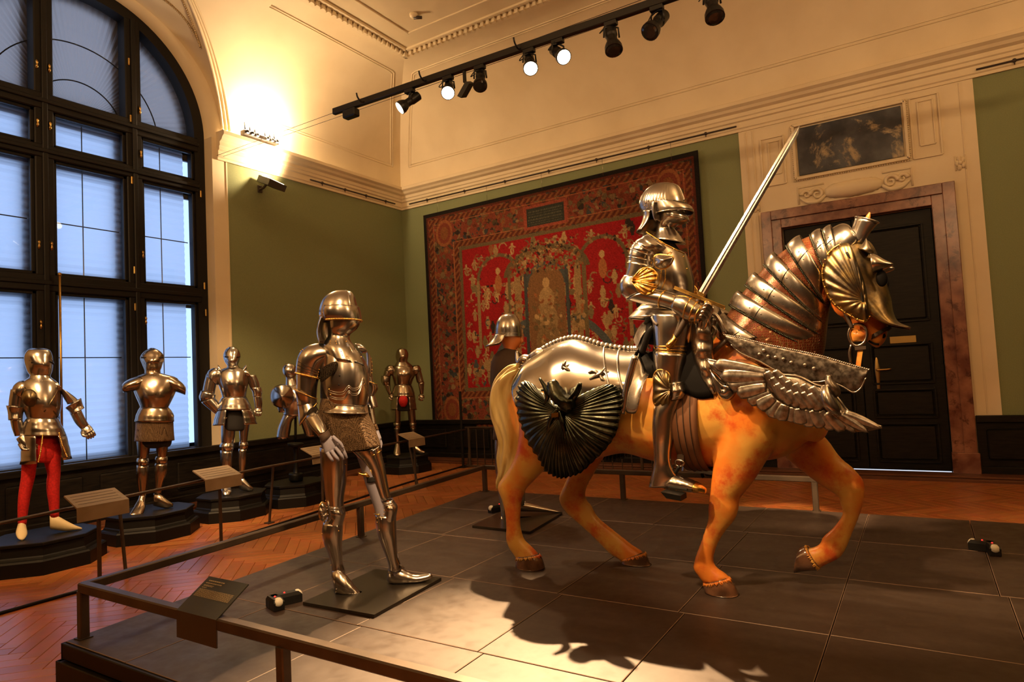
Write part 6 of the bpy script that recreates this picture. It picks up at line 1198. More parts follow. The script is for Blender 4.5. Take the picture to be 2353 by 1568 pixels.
HOOF = (([((3.66,2.321,0.318),(3.66,2.169,0.345),0.05),((3.66,2.333,0.289),(3.66,2.148,0.319),0.056),((3.66,2.335,0.255),(3.66,2.134,0.283),0.062),((3.66,2.33,0.225),(3.66,2.129,0.256),0.066)]), ([((4,1.723,0.275),(4,1.583,0.333),0.05),((4,1.736,0.257),(4,1.567,0.302),0.056),((4,1.737,0.234),(4,1.55,0.26),0.062),((4,1.729,0.219),(4,1.543,0.234),0.066)]), ([((3.66,1.102,0.3),(3.66,0.976,0.344),0.05),((3.66,1.108,0.281),(3.66,0.955,0.318),0.058),((3.66,1.105,0.252),(3.66,0.934,0.279),0.066),((3.66,1.092,0.226),(3.66,0.923,0.239),0.07)]), ([((4,0.613,0.454),(4,0.553,0.355),0.05),((4,0.63,0.457),(4,0.576,0.333),0.056),((4,0.654,0.445),(4,0.635,0.321),0.06),((4,0.664,0.434),(4,0.691,0.305),0.064)]))
for k in HOOF:
    h = mk('hoof', el(k, NX, 24, e=2.3), M_hoof, hb)
    mb = MB()
    for j in range(54):
        a = el_point(k, NX, .08, j*360/54, .001); b = el_point(k, NX, .26+.05*math.sin(j*2.7), j*360/54+5*math.sin(j*1.9), .005); tube([a, b], [.0065, .0015], 5, mb=mb)
    mk('coronet_hair', mb, M_horse, h)
# eye, nostril and mouth of the horse are under the chanfron but stand there
mk('nostril', ball((3.79,0.157,1.604), .014, scale=(.5, 1, 1)), M_saddle, hb); mk('mouth_line', tube([(3.785,0.176,1.561),(3.785,0.198,1.567),(3.785,0.221,1.582)], .006, 6, 3), M_saddle, hb)
tl = [((3.83,2.327,1.569),(3.83,2.357,1.468),0.035),((3.83,2.43,1.553),(3.83,2.368,1.409),0.055),((3.83,2.537,1.475),(3.83,2.377,1.367),0.065),((3.83,2.591,1.361),(3.83,2.381,1.311),0.07),((3.83,2.587,1.238),(3.83,2.371,1.242),0.072),((3.83,2.549,1.131),(3.83,2.355,1.146),0.07),((3.83,2.53,1.026),(3.83,2.35,1.063),0.066),((3.83,2.547,0.92),(3.83,2.388,0.944),0.055),((3.83,2.549,0.829),(3.83,2.451,0.841),0.04),((3.83,2.571,0.759),(3.83,2.506,0.768),0.025),((3.83,2.578,0.71),(3.83,2.545,0.718),0.008)]
mk('tail', el(tl, NX, 48, sub=8, disp=lambda u, t: .008*math.sin(5*t+9*u)+.004*math.sin(11*t-14*u+1)), M_tail, hs_)

# ------------------------------------------------------------------ horse armour
# crinet: scale mail over the neck, lames standing proud
cr_ = thing('crinet', 'steel lames and red-brown scale mail over the horse neck', 'horse armour', (3.83,0.621,1.812))
NKK = [((3.83,0.985,1.671),(3.83,0.513,1.331),0.2),((3.83,0.871,1.83),(3.83,0.445,1.547),0.166),((3.83,0.768,1.945),(3.83,0.425,1.653),0.15),((3.83,0.664,2.045),(3.83,0.404,1.767),0.14),((3.83,0.533,2.128),(3.83,0.381,1.867),0.125),((3.83,0.418,2.165),(3.83,0.343,1.909),0.11),((3.83,0.345,2.177),(3.83,0.309,1.923),0.1)]
mk('scale_mail', el(NKK, NX, 64, sub=8, grow=.012, cap=(0, 0)), M_scale, cr_)
def lame(A, B, A2, B2, w, name='lame', cover=166, bulge=.012, m=None):
    """arched band across the crest: A, A2 its two crest edges, B, B2 the throat side"""
    A, B, A2, B2 = map(V3, (A, B, A2, B2)); ks = []
    for t in np.linspace(0, 1, 6):
        g = bulge*math.sin(pi*t)**.6+.016; a, b = A+(A2-A)*t, B+(B2-B)*t; d = (a-b)/np.linalg.norm(a-b); ks.append((a+d*g, b-d*g*.3, w+g))
    o = mk(name, el(ks, NX, 40, th=(-cover, cover), sub=1), m or M_steel2, cr_, .003)
    cord(o, [el_point(ks, NX, 0, d, .003, sub=1) for d in np.linspace(-cover, cover, 24)], .005, M_darksteel, 'roped_edge')
    rivets(o, ks, NX, [(.5, 64), (.5, 80)], .004, M_steel); ridge(o, ks, NX, [(0, 74), (.5, 75), (1, 76)], .0022, M_plinth, 'hinge_line', grow=.002)
    return o
LMP = [(3.83,0.891,1.829),(3.83,0.468,1.548),(3.83,0.84,1.906),(3.83,0.434,1.616),(3.83,0.798,1.929),(3.83,0.433,1.621),(3.83,0.746,1.997),(3.83,0.415,1.705),(3.83,0.693,2.029),(3.83,0.421,1.685),(3.83,0.64,2.095),(3.83,0.401,1.785),(3.83,0.574,2.115),(3.83,0.401,1.781),(3.83,0.504,2.164),(3.83,0.377,1.892),(3.83,0.453,2.154),(3.83,0.365,1.879),(3.83,0.404,2.182),(3.83,0.34,1.941),(3.83,0.394,2.173),(3.83,0.334,1.91),(3.83,0.354,2.195),(3.83,0.308,1.96)]
WL = (.172, .158, .147, .138, .124, .110)
for i in range(6): lame(LMP[i*4], LMP[i*4+1], LMP[i*4+2], LMP[i*4+3], WL[i], bulge=.008 if i < 5 else .005)
lame(*[(3.83,0.969,1.716),(3.83,0.667,1.467),(3.83,0.923,1.787),(3.83,0.554,1.497)], .195, cover=95)
pp = [((3.83,0.368,2.174),(3.83,0.338,1.922),0.105),((3.83,0.346,2.193),(3.83,0.306,1.965),0.112),((3.83,0.304,2.207),(3.83,0.266,2.005),0.108),((3.83,0.274,2.195),(3.83,0.233,2.047),0.095),((3.83,0.259,2.17),(3.83,0.221,2.079),0.08)]
mk('poll_plate', el(pp, NX, 36, th=(-120, 120)), M_steel, cr_, .003)
# chanfron
ch = thing('chanfron', 'etched gilt steel chanfron on the horse face with fluted cheek fans and plume tube', 'horse armour', (3.83,0.233,1.91))
fr = [(3.83,0.304,2.112),(3.83,0.238,2.116),(3.83,0.184,2.094),(3.83,0.15,2.012),(3.83,0.134,1.915),(3.83,0.119,1.847),(3.83,0.108,1.783),(3.83,0.105,1.725),(3.83,0.086,1.67),(3.83,0.033,1.637)]
for s, nm in ((1, 'near'), (-1, 'far')):
    def mir(L): return [(XH+(p[0]-XH)*s, p[1], p[2]) for p in L]
    fr_ = mir(fr); re_2 = mir([(3.7,0.321,2.069),(3.7,0.344,2.023),(3.7,0.344,1.944),(3.7,0.316,1.851),(3.7,0.281,1.792),(3.7,0.245,1.748),(3.7,0.208,1.714),(3.7,0.173,1.683),(3.7,0.128,1.655),(3.7,0.041,1.631)])
    fp = mk('face_plate', sheet(fr_, re_2, 40, 12, (-s, 0, 0), .055, lambda u, v: .004*math.sin(v*22)*math.exp(-((u-.4)/.3)**2)), M_gilt, ch, .003)
    ol = mir([(3.695,0.267,2.073),(3.695,0.31,2.08),(3.695,0.352,2.054),(3.695,0.383,2.011),(3.695,0.4,1.939),(3.695,0.393,1.87),(3.695,0.369,1.8),(3.695,0.332,1.752),(3.695,0.286,1.712),(3.695,0.23,1.679),(3.695,0.203,1.7),(3.695,0.205,1.783),(3.695,0.214,1.872),(3.695,0.235,1.963)])
    cf = mk('cheek_fan', fan(mir([(3.68,0.221,1.784)])[0], ol, (-s, 0, 0), 12, .030, 15, .0042, 8), M_gilt, ch, .003)
    mk('edge_roll', tube(ol[1:11], .007, 8, 6), M_gold, cf); mk('crease_line', tube(mir([(3.672,0.281,2.032),(3.672,0.253,1.958),(3.672,0.232,1.85),(3.672,0.225,1.749)]), .006, 6, 5), M_plinth, cf)
    mb = MB()
    for p in cr(ol[2:11], 2): ball(p+np.array((-.006*s, 0, 0)), .006, mb, 6, 4)
    mk('rivets', mb, M_gold, cf)
    ef = mir([(3.76,0.176,2.007),(3.76,0.168,1.928)]); ek = [((3.74,0.18,2.022),(3.74,0.176,1.911),0.055),((3.74,0.15,2.005),(3.74,0.164,1.919),0.055),((3.74,0.118,1.978),(3.74,0.137,1.928),0.042),((3.74,0.086,1.957),(3.74,0.088,1.946),0.012)]
    ek = [(tuple(mir([a])[0]), tuple(mir([b])[0]), w) for a, b, w in ek]
    ey = mk('eye_guard', el(ek, (-s, 0, 0), 24, cap=(0, 1)), M_steel, ch, .003); mk('eye_opening', ball(mir([(3.73,0.139,1.888)])[0], .038, n=14, m=10, scale=(.3, .7, 1.1)), M_saddle, ch)
    mk('ear_guard', el([(tuple(mir([a])[0]), tuple(mir([b])[0]), w) for a, b, w in [((3.75,0.233,2.058),(3.75,0.181,2.017),0.04),((3.75,0.212,2.077),(3.75,0.164,2.03),0.03),((3.75,0.194,2.102),(3.75,0.184,2.082),0.006)]], (-s, 0, 0), 16), M_gilt, ch)
pt = [((3.8,0.281,2.104),(3.8,0.207,2.084),0.036),((3.8,0.261,2.161),(3.8,0.182,2.13),0.038),((3.8,0.237,2.227),(3.8,0.137,2.181),0.045)]
tb = mk('plume_tube', el(pt, NX, 28, cap=(1, 0)), M_steel, ch, .003); hem(tb, pt, NX, 1, 0, 358, .004, M_steel, 'rim', 32)
mk('peg', el([((3.8,0.199,2.2),(3.8,0.179,2.193),0.01),((3.8,0.191,2.222),(3.8,0.17,2.214),0.011),((3.8,0.174,2.242),(3.8,0.168,2.238),0.004)], NX, 10), M_skin, tb)
# bridle, bit and rein strap
bd2 = thing('bridle', 'dark leather bridle with bit ring and short orange rein strap below the chin', 'bridle', (3.74,0.276,1.616))
mk('noseband', el([((3.83,0.121,1.655),(3.83,0.222,1.603),0.066),((3.83,0.118,1.637),(3.83,0.219,1.582),0.066)], NX, 32, cap=(0, 0)), M_leather, bd2, .004)
mk('bit_ring', tube([(3.755,0.292,1.658),(3.755,0.268,1.671),(3.755,0.235,1.657),(3.755,0.224,1.617),(3.755,0.241,1.574),(3.755,0.275,1.56),(3.755,0.301,1.585),(3.755,0.306,1.627)], .008, 8, 4, True), M_steel, bd2)
mk('bit_boss', el([((3.765,0.294,1.645),(3.765,0.227,1.639),0.01),((3.765,0.298,1.618),(3.765,0.225,1.613),0.03),((3.765,0.294,1.582),(3.765,0.235,1.582),0.01)], NX, 20), M_horse, bd2)
mk('rein_strap', slab(*[(3.74,0.267,1.549),(3.74,0.243,1.552),(3.74,0.262,1.456),(3.74,0.285,1.457)], .006), M_horse, bd2); mk('strap_keeper', slab(*[(3.735,0.282,1.556),(3.735,0.231,1.557),(3.735,0.232,1.54),(3.735,0.281,1.538)], .01), M_leather, bd2)
mk('cheek_strap', tube([(3.72,0.315,1.741),(3.72,0.296,1.683),(3.72,0.286,1.649)], .010, 6, 3), M_leather, bd2); mk('chain', tube([(3.77,0.297,1.573),(3.77,0.311,1.525),(3.77,0.308,1.471)], .007, 6, 3), M_steel, bd2)
# plated rein
rp_ = thing('rein_plate', 'etched steel plate rein with scalloped lower edge beside the horse neck', 'horse armour', (3.5,0.529,1.455))
ru = [(3.53,0.876,1.656),(3.53,0.796,1.634),(3.53,0.665,1.591),(3.53,0.527,1.551),(3.53,0.419,1.518),(3.53,0.317,1.478),(3.53,0.215,1.44)]; rd = [(3.53,0.843,1.603),(3.53,0.797,1.554),(3.53,0.717,1.513),(3.53,0.68,1.489),(3.53,0.596,1.436),(3.53,0.535,1.429),(3.53,0.497,1.397),(3.53,0.438,1.39),(3.53,0.389,1.393),(3.53,0.334,1.365),(3.53,0.289,1.335),(3.53,0.254,1.354),(3.53,0.229,1.403)]
def etch(u, v): return .0018*math.sin(u*44)*math.sin(v*9)
mk('plate', sheet(ru, rd, 80, 10, NX, .005, etch, 6), M_rein, rp_, .004)
cord(rp_, ru, .006, M_steel, 'beaded_edge'); mk('lower_edge', tube(rd, .005, 6, 6), M_steel, rp_)
mb = MB()
for p in (*[(3.515,0.702,1.541),(3.515,0.679,1.56),(3.515,0.66,1.528),(3.515,0.625,1.521),(3.515,0.588,1.51),(3.515,0.553,1.491),(3.515,0.49,1.475),(3.515,0.451,1.456)],): ball(p, .010, mb, 8, 6, (.3, 1, 1))
mk('embossed_medallion', mb, M_etched, rp_)
mk('rein_link', tube([(3.56,0.255,1.458),(3.56,0.251,1.424),(3.56,0.264,1.4)], .009, 6, 3), M_steel, rp_)
# peytral: embossed wing of feather plates sweeping forward
py = thing('peytral', 'embossed steel wing-shaped breast armour of the horse with long feathers', 'horse armour', (3.5,0.499,1.304))
wu = [(3.47,0.957,1.531),(3.47,0.836,1.497),(3.47,0.719,1.465),(3.47,0.606,1.436),(3.47,0.517,1.421),(3.47,0.447,1.38),(3.47,0.394,1.359),(3.47,0.346,1.302),(3.47,0.309,1.244),(3.47,0.248,1.202),(3.47,0.175,1.172)]; wd = [(3.52,0.919,1.445),(3.52,0.873,1.379),(3.52,0.813,1.343),(3.52,0.74,1.297),(3.52,0.673,1.251),(3.52,0.609,1.217),(3.52,0.529,1.199),(3.52,0.441,1.178),(3.52,0.356,1.165),(3.52,0.273,1.148),(3.52,0.18,1.165)]
mk('wing_plate', sheet(wu, wd, 70, 14, NX, .035, None, 6), M_etched, py, .004)
mk('upper_roll', tube(wu, .008, 8, 6), M_steel, py)
FR = ((1766,858,1640,836,13), (1762,866,1662,866,12), (1760,876,1676,890,12), (1762,890,1694,906,12), (1770,902,1718,924,12), (1780,912,1742,938,12), (1792,922,1768,960,12), (1806,930,1790,966,11), (1822,936,1818,972,11), (1838,938,1842,978,11), (1853,940,1866,984,11), (1868,942,1890,990,11), (1884,944,1914,990,11), (1900,950,1940,994,11), (1916,954,1968,996,11), (1930,958,1998,994,11), (1944,956,2026,984,11))
def feather(a, b, w, d, tip=0):
    a, b = V3(a), V3(b); ax = b-a; L_ = np.linalg.norm(ax); ax /= L_; s = np.cross(ax, NX); s /= np.linalg.norm(s)
    vs = []; fs = []; n = 10; m = 6
    for i in range(n+1):
        t = i/n; ww = w*(.6+.4*math.sin(min(t*1.5, 1)*pi/2))*(1-tip*t)*(1 if t < .82 else math.sqrt(max(1-((t-.82)/.18)**2, 0.0009)))
        for j in range(m+1):
            q_ = j/m*2-1; vs.append(a+ax*L_*t+s*q_*ww+V3(NX)*(d+.0035*(1-q_*q_)+(.003 if abs(q_) < .1 else 0)-.004*t))
    for i in range(n):
        for j in range(m): fs.append((i*(m+1)+j, i*(m+1)+j+1, (i+1)*(m+1)+j+1, (i+1)*(m+1)+j))
    return MB().add(vs, fs)
FP = [(3.46,0.653,1.444),(3.46,0.922,1.506),(3.46,0.663,1.427),(3.46,0.89,1.441),(3.46,0.668,1.406),(3.46,0.849,1.386),(3.46,0.666,1.375),(3.46,0.812,1.349),(3.46,0.651,1.348),(3.46,0.763,1.307),(3.46,0.632,1.326),(3.46,0.715,1.276),(3.46,0.609,1.304),(3.46,0.664,1.227),(3.46,0.582,1.286),(3.46,0.616,1.209),(3.46,0.551,1.273),(3.46,0.564,1.2),(3.46,0.52,1.268),(3.46,0.517,1.188),(3.46,0.49,1.263),(3.46,0.471,1.175),(3.46,0.462,1.259),(3.46,0.425,1.171),(3.46,0.431,1.254),(3.46,0.38,1.162),(3.46,0.401,1.245),(3.46,0.332,1.158),(3.46,0.375,1.241),(3.46,0.285,1.15),(3.46,0.349,1.237),(3.46,0.231,1.151),(3.46,0.327,1.24),(3.46,0.177,1.169)]
for i in range(17): mk('feather', feather(FP[2*i], FP[2*i+1], (.034 if i > 5 else .036), .012+.003*(i % 2), .75 if i > 13 else .25 if i > 10 else 0), M_etched, py, .003)
for p in [(3.44,0.633,1.418),(3.44,0.612,1.387),(3.44,0.592,1.356),(3.44,0.568,1.334),(3.44,0.537,1.321),(3.44,0.506,1.311),(3.44,0.475,1.311),(3.44,0.445,1.302),(3.44,0.598,1.421),(3.44,0.572,1.39),(3.44,0.541,1.368),(3.44,0.507,1.354),(3.44,0.472,1.349),(3.44,0.435,1.335)]: mk('short_feather', feather(V3(p)+np.array((0, .025, .035)), V3(p)+np.array((0, -.02, -.045)), .030, .004), M_etched, py, .003)
bl_ = mk('boss', el([((3.43,0.411,1.378),(3.43,0.379,1.379),0.02),((3.43,0.423,1.348),(3.43,0.364,1.336),0.05),((3.43,0.423,1.296),(3.43,0.336,1.273),0.06),((3.43,0.393,1.254),(3.43,0.335,1.243),0.05),((3.43,0.361,1.233),(3.43,0.339,1.233),0.02)], NX, 24), M_steel, py); mk('eagle_head', el([((3.45,0.392,1.425),(3.45,0.365,1.424),0.03),((3.45,0.398,1.388),(3.45,0.356,1.394),0.04),((3.45,0.378,1.345),(3.45,0.336,1.361),0.04),((3.45,0.354,1.314),(3.45,0.334,1.334),0.012)], NX, 16), M_etched, py)
sp2 = [(3.49,0.95,1.475),(3.49,0.912,1.432),(3.49,0.88,1.404),(3.49,0.836,1.391),(3.49,0.828,1.345),(3.49,0.864,1.31),(3.49,0.901,1.318),(3.49,0.928,1.359),(3.49,0.945,1.406)]; mk('pierced_plate', fan((3.47,0.884,1.375), sp2, NX, 6, .02, 0, 0), M_steel, py, .004)
mb = MB()
for p in [(3.462,0.906,1.406),(3.462,0.89,1.378),(3.462,0.871,1.395),(3.462,0.885,1.359),(3.462,0.86,1.37),(3.462,0.898,1.355)]: ball(p, .006, mb, 6, 4)
mk('pierced_holes', mb, M_saddle, py)
mk('strap', tube([(3.6,0.974,1.557),(3.6,0.918,1.601),(3.6,0.876,1.634)], .014, 6, 2), M_leather, py)
# the peytral's short opposite side
wu2 = [(2*XH-p[0], p[1], p[2]) for p in wu[:6]]; wd2 = [(2*XH-p[0], p[1], p[2]) for p in wd[:6]]
mk('opposite_plate', sheet(wu2, wd2, 40, 10, (1, 0, 0), .04), M_etched, py, .004); mk('breast_band', sheet([(3.6,0.507,1.386),(3.6,0.449,1.351)]+[(4.06,0.483,1.344),(4.06,0.538,1.375)], [(3.6,0.525,1.276),(3.6,0.456,1.253)]+[(4.06,0.491,1.233),(4.06,0.546,1.259)], 16, 6, (0, -1, 0), .04), M_steel, py, .004)
# crupper: plated hindquarters; bright upper shell and dark embossed fan flaps
cp_ = thing('crupper', 'steel crupper over the horse hindquarters with dark fan-shaped embossed flaps', 'horse armour', (3.83,1.949,1.572))
sp_ = [(3.83,2.355,1.498),(3.83,2.281,1.584),(3.83,2.192,1.63),(3.83,2.099,1.674),(3.83,2.005,1.702),(3.83,1.908,1.712),(3.83,1.816,1.689),(3.83,1.726,1.655),(3.83,1.623,1.629),(3.83,1.522,1.614),(3.83,1.471,1.611)]
lw = [(3.53,2.196,1.298),(3.53,2.136,1.27),(3.53,2.042,1.255),(3.53,1.935,1.254),(3.53,1.844,1.266),(3.53,1.741,1.277),(3.53,1.64,1.301),(3.53,1.555,1.33),(3.53,1.485,1.359),(3.53,1.423,1.367),(3.53,1.371,1.358)]
for s in (1, -1):
    A_, B_ = sp_, [(XH+(p[0]-XH)*s, p[1], p[2]) for p in lw]
    def rnd(u, v): return .055*4*v*(1-v)*.5
    mb = MB(); a = cr(A_, 6); b = cr(B_, 6); n, m = len(a)-1, 18; vs = []
    for i in range(n+1):
        for j in range(m+1):
            v = j/m; t_ = v*pi/2; sx, cz = math.sin(t_), 1-math.cos(t_); u = i/n
            h = .0045*math.sin(11*math.atan2((v-1.05), (u-.33)))*max(0, 1-abs(u-.33)/.24)*min(1, v*3)
            p = np.array((a[i][0]+(b[i][0]-a[i][0])*sx, a[i][1]+(b[i][1]-a[i][1])*v, a[i][2]+(b[i][2]-a[i][2])*cz)); vs.append(p+np.array((-s*h*sx, 0, h*(1-sx))))
    mb.add(vs, [(i*(m+1)+j, i*(m+1)+j+1, (i+1)*(m+1)+j+1, (i+1)*(m+1)+j) for i in range(n) for j in range(m)])
    up_ = mk('upper_shell', mb, M_polish, cp_, .004)
    if s == 1:
        for x in (1392, 1424):
            i0 = int(np.argmin([abs(q_[1]-(3.83,1.691,1.641)[1]) for q_ in a])) if x == 1392 else int(np.argmin([abs(q_[1]-(3.83,1.596,1.635)[1]) for q_ in a]))
            mk('lame_edge', tube([np.array(vs[i0*(m+1)+j])+np.array((-.006, 0, .004)) for j in range(0, m+1)], .006, 6), M_steel, up_)
    # dark flap of radiating gadroons, scalloped rim
    ol = [(3.47,1.529,1.418),(3.47,1.481,1.406),(3.47,1.452,1.356),(3.47,1.451,1.289),(3.47,1.472,1.216),(3.47,1.504,1.13),(3.47,1.568,1.05),(3.47,1.655,0.973),(3.47,1.734,0.91),(3.47,1.802,0.885),(3.47,1.866,0.872),(3.47,1.919,0.883),(3.47,1.977,0.917),(3.47,2.015,0.981),(3.47,2.078,1.068),(3.47,2.122,1.166),(3.47,2.148,1.261),(3.47,2.152,1.355),(3.47,2.132,1.428),(3.47,2.086,1.459),(3.47,2.031,1.438),(3.47,1.966,1.385),(3.47,1.897,1.336),(3.47,1.818,1.319),(3.47,1.736,1.348),(3.47,1.657,1.382),(3.47,1.584,1.407)]
    ol = [(XH+(p[0]-XH)*s, p[1], p[2]) for p in ol]
    c_ = np.array((3.45,1.82,1.258)); c_[0] = XH+(c_[0]-XH)*s
    mk('fan_flap', fan(c_, ol, (-s, 0, 0), 14, .045, 54, .0055, 18, scallop=.010), M_darksteel, cp_, .004)
    if s == 1:
        # embossed eagle-beast boss at the middle of the flap, knobs and scroll leaves
        beast = MB(); el([((3.4,1.888,1.443),(3.4,1.837,1.462),0.02),((3.4,1.88,1.379),(3.4,1.802,1.415),0.04),((3.4,1.845,1.326),(3.4,1.77,1.376),0.05),((3.4,1.809,1.3),(3.4,1.721,1.342),0.05),((3.4,1.777,1.262),(3.4,1.719,1.286),0.03)], NX, 20, mb=beast, disp=lambda u, t: .006*math.sin(9*t+20*u)); el([((3.4,1.797,1.308),(3.4,1.738,1.337),0.03),((3.4,1.743,1.35),(3.4,1.697,1.374),0.04),((3.4,1.718,1.387),(3.4,1.684,1.398),0.03),((3.4,1.693,1.431),(3.4,1.676,1.431),0.01)], NX, 16, mb=beast)
        mk('embossed_beast', beast, M_darksteel, cp_); mk('knob', ball((3.4,1.707,1.386), .022, n=14, m=10, scale=(.7, .9, 1.2)), M_darksteel, cp_)
        for P_ in ([(3.42,1.951,1.471),(3.42,1.918,1.418),(3.42,1.904,1.36),(3.42,1.931,1.314)], [(3.41,1.781,1.274),(3.41,1.745,1.311),(3.41,1.726,1.349),(3.41,1.69,1.385),(3.41,1.675,1.435)], [(3.42,1.918,1.132),(3.42,1.902,1.197),(3.42,1.875,1.248),(3.42,1.838,1.287)], [(3.42,1.797,1.108),(3.42,1.804,1.171),(3.42,1.818,1.235),(3.42,1.827,1.274)]): mk('scroll_leaf', tube(P_, [.008, .018, .010], 8, 5), M_darksteel, cp_)
        mk('buckle', slab(*[(3.41,1.872,1.262),(3.41,1.825,1.267),(3.41,1.827,1.241),(3.41,1.873,1.236)], .012), M_gold, cp_)
mb = MB()
Q = cr(sp_, 14)
for k, p in enumerate(Q[::4]): ball(p+np.array((0, 0, .014)), .017, mb, 8, 6, (1.3, 1.2, 1))
mk('spine_beading', mb, M_steel, cp_)
mk('tail_socket', tube([(3.83,2.263,1.595),(3.83,2.297,1.603),(3.83,2.333,1.587),(3.83,2.349,1.606),(3.83,2.356,1.66)], [.035, .034, .028, .018, .009], 10, 4), M_steel, cp_)
rr_ = [(3.83,2.238,1.611),(3.83,2.175,1.629),(3.83,2.114,1.645)]
mk('dragon_boss', tube(rr_, [.03, .045, .03], 10, 4), M_etched, cp_)
# scrolled leaf finials along the shell
for P_ in ([(3.56,1.693,1.49),(3.56,1.656,1.499),(3.56,1.62,1.474),(3.56,1.597,1.491)], [(3.55,1.682,1.451),(3.55,1.645,1.468),(3.55,1.61,1.484),(3.55,1.58,1.514)], [(3.55,1.616,1.479),(3.55,1.601,1.448),(3.55,1.579,1.437)], [(3.55,1.493,1.413),(3.55,1.471,1.423),(3.55,1.45,1.412)], [(3.58,1.883,1.539),(3.58,1.848,1.521),(3.58,1.817,1.501)], [(3.58,1.884,1.522),(3.58,1.865,1.548),(3.58,1.851,1.569)]): mk('leaf_scroll', tube(P_, [.006, .013, .005], 8, 4), M_etched, cp_)
# ------------------------------------------------------------------ saddle
sd_ = thing('saddle', 'black leather war saddle with steel pommel and cantle plates', 'saddle', (3.83,1.277,1.536))
mk('seat', el([((3.83,1.475,1.547),(3.83,1.468,1.345),0.17),((3.83,1.382,1.6),(3.83,1.384,1.356),0.2),((3.83,1.246,1.613),(3.83,1.248,1.365),0.2),((3.83,1.103,1.603),(3.83,1.106,1.348),0.19),((3.83,1.013,1.623),(3.83,1.006,1.345),0.16)], NX, 32), M_saddle, sd_)
mk('skirt_flap', sheet([(3.6,1.298,1.614),(3.6,1.196,1.607),(3.6,1.095,1.625),(3.6,1.045,1.646)], [(3.54,1.271,1.489),(3.54,1.176,1.412),(3.54,1.049,1.325),(3.54,0.955,1.325)], 20, 8, NX, .01), M_saddle, sd_, .01)
mk('cantle_back', sheet([(3.55,1.344,1.587),(3.55,1.295,1.693),(3.55,1.268,1.72)], [(4.11,1.556,1.6),(4.11,1.5,1.723),(4.11,1.468,1.755)], 12, 24, (0, .3, 1), .05), M_saddle, sd_, .03)
mk('cantle_plate', sheet([(3.6,1.392,1.62),(3.6,1.362,1.681),(3.6,1.322,1.721),(3.6,1.286,1.728)], [(4.06,1.57,1.636),(4.06,1.536,1.704),(4.06,1.491,1.749),(4.06,1.45,1.757)], 12, 24, (0, .4, 1), .05), M_etched, sd_, .004)
mk('cantle_wing', sheet([(3.58,1.376,1.589),(3.58,1.358,1.543),(3.58,1.34,1.492),(3.58,1.315,1.471)], [(3.47,1.434,1.265),(3.47,1.414,1.252),(3.47,1.37,1.257),(3.47,1.339,1.348)], 20, 12, NX, .03), M_steel2, sd_, .004)
bkp = [(3.52,1.362,1.573),(3.52,1.393,1.495),(3.52,1.425,1.397),(3.52,1.444,1.311),(3.52,1.459,1.249)]; mk('side_strap', tube([V3(p)+np.array((-.03, 0, 0)) for p in bkp], .02, 8, 4), M_steel, sd_)
mk('pommel_plate', sheet([(3.58,0.978,1.789),(3.58,1.041,1.766),(3.58,1.067,1.671),(3.58,1.065,1.551),(3.58,1.042,1.454),(3.58,0.998,1.369),(3.58,0.964,1.344)], [(3.56,0.963,1.781),(3.56,0.948,1.721),(3.56,0.946,1.615),(3.56,0.947,1.521),(3.56,0.934,1.445),(3.56,0.921,1.391),(3.56,0.936,1.345)], 36, 14, NX, .05, lambda u, v: .006*math.sin(u*30)*(v > .3)), M_steel, sd_, .004)
mk('pommel_edge', tube([(3.56,0.965,1.786),(3.56,0.926,1.773),(3.56,0.899,1.728),(3.56,0.881,1.661)], .012, 8, 5), M_steel, sd_); mk('pommel_arch', sheet([(3.6,0.974,1.78),(3.6,0.931,1.761),(3.6,0.901,1.671)], [(4.06,1.099,1.815),(4.06,1.049,1.795),(4.06,1.017,1.693)], 10, 20, (0, -.3, 1), .06), M_steel, sd_, .004)
for P_ in ([(3.57,1.006,1.75),(3.57,0.995,1.689),(3.57,1.009,1.631),(3.57,0.998,1.571)], [(3.57,0.96,1.722),(3.57,0.977,1.688),(3.57,0.956,1.651),(3.57,0.928,1.684),(3.57,0.947,1.714)]): mk('embossed_scroll', tube(P_, .010, 8, 4), M_etched, sd_)
gt = thing('girth', 'brown webbing girth strap around the horse belly behind the foreleg', 'strap', (3.5,1.05,1.129))
gk_ = [((3.83,1.194,1.506),(3.83,1.187,0.895),0.308),((3.83,1.122,1.507),(3.83,1.123,0.898),0.306),((3.83,1.039,1.523),(3.83,1.055,0.9),0.304)]; mk('webbing', el(gk_, NX, 48, cap=(0, 0), grow=.006, sub=3), M_girth, gt, .004)
for u in (.25, .5, .75): mk('stitched_seam', tube([el_point(gk_, NX, u, d, .009) for d in np.linspace(20, 175, 30)], .003, 5), M_leather, gt)
# ================================================================== RIDER
NR = (-1, 0, 0)
rd_ = thing('rider_armour', 'gilt-edged steel armour mounted on the horse, fluted sallet, holding a sword', 'armour', (3.83,1.274,1.588))
inner = P('mannequin', [((3.83,1.351,2.314),(3.83,1.205,2.239),0.07),((3.83,1.383,2.238),(3.83,1.158,2.153),0.13),((3.83,1.409,2.053),(3.83,1.129,1.993),0.15),((3.83,1.386,1.889),(3.83,1.155,1.866),0.13),((3.83,1.412,1.784),(3.83,1.145,1.748),0.16),((3.83,1.435,1.652),(3.83,1.141,1.606),0.18)], NR, rd_, M_blackcloth)
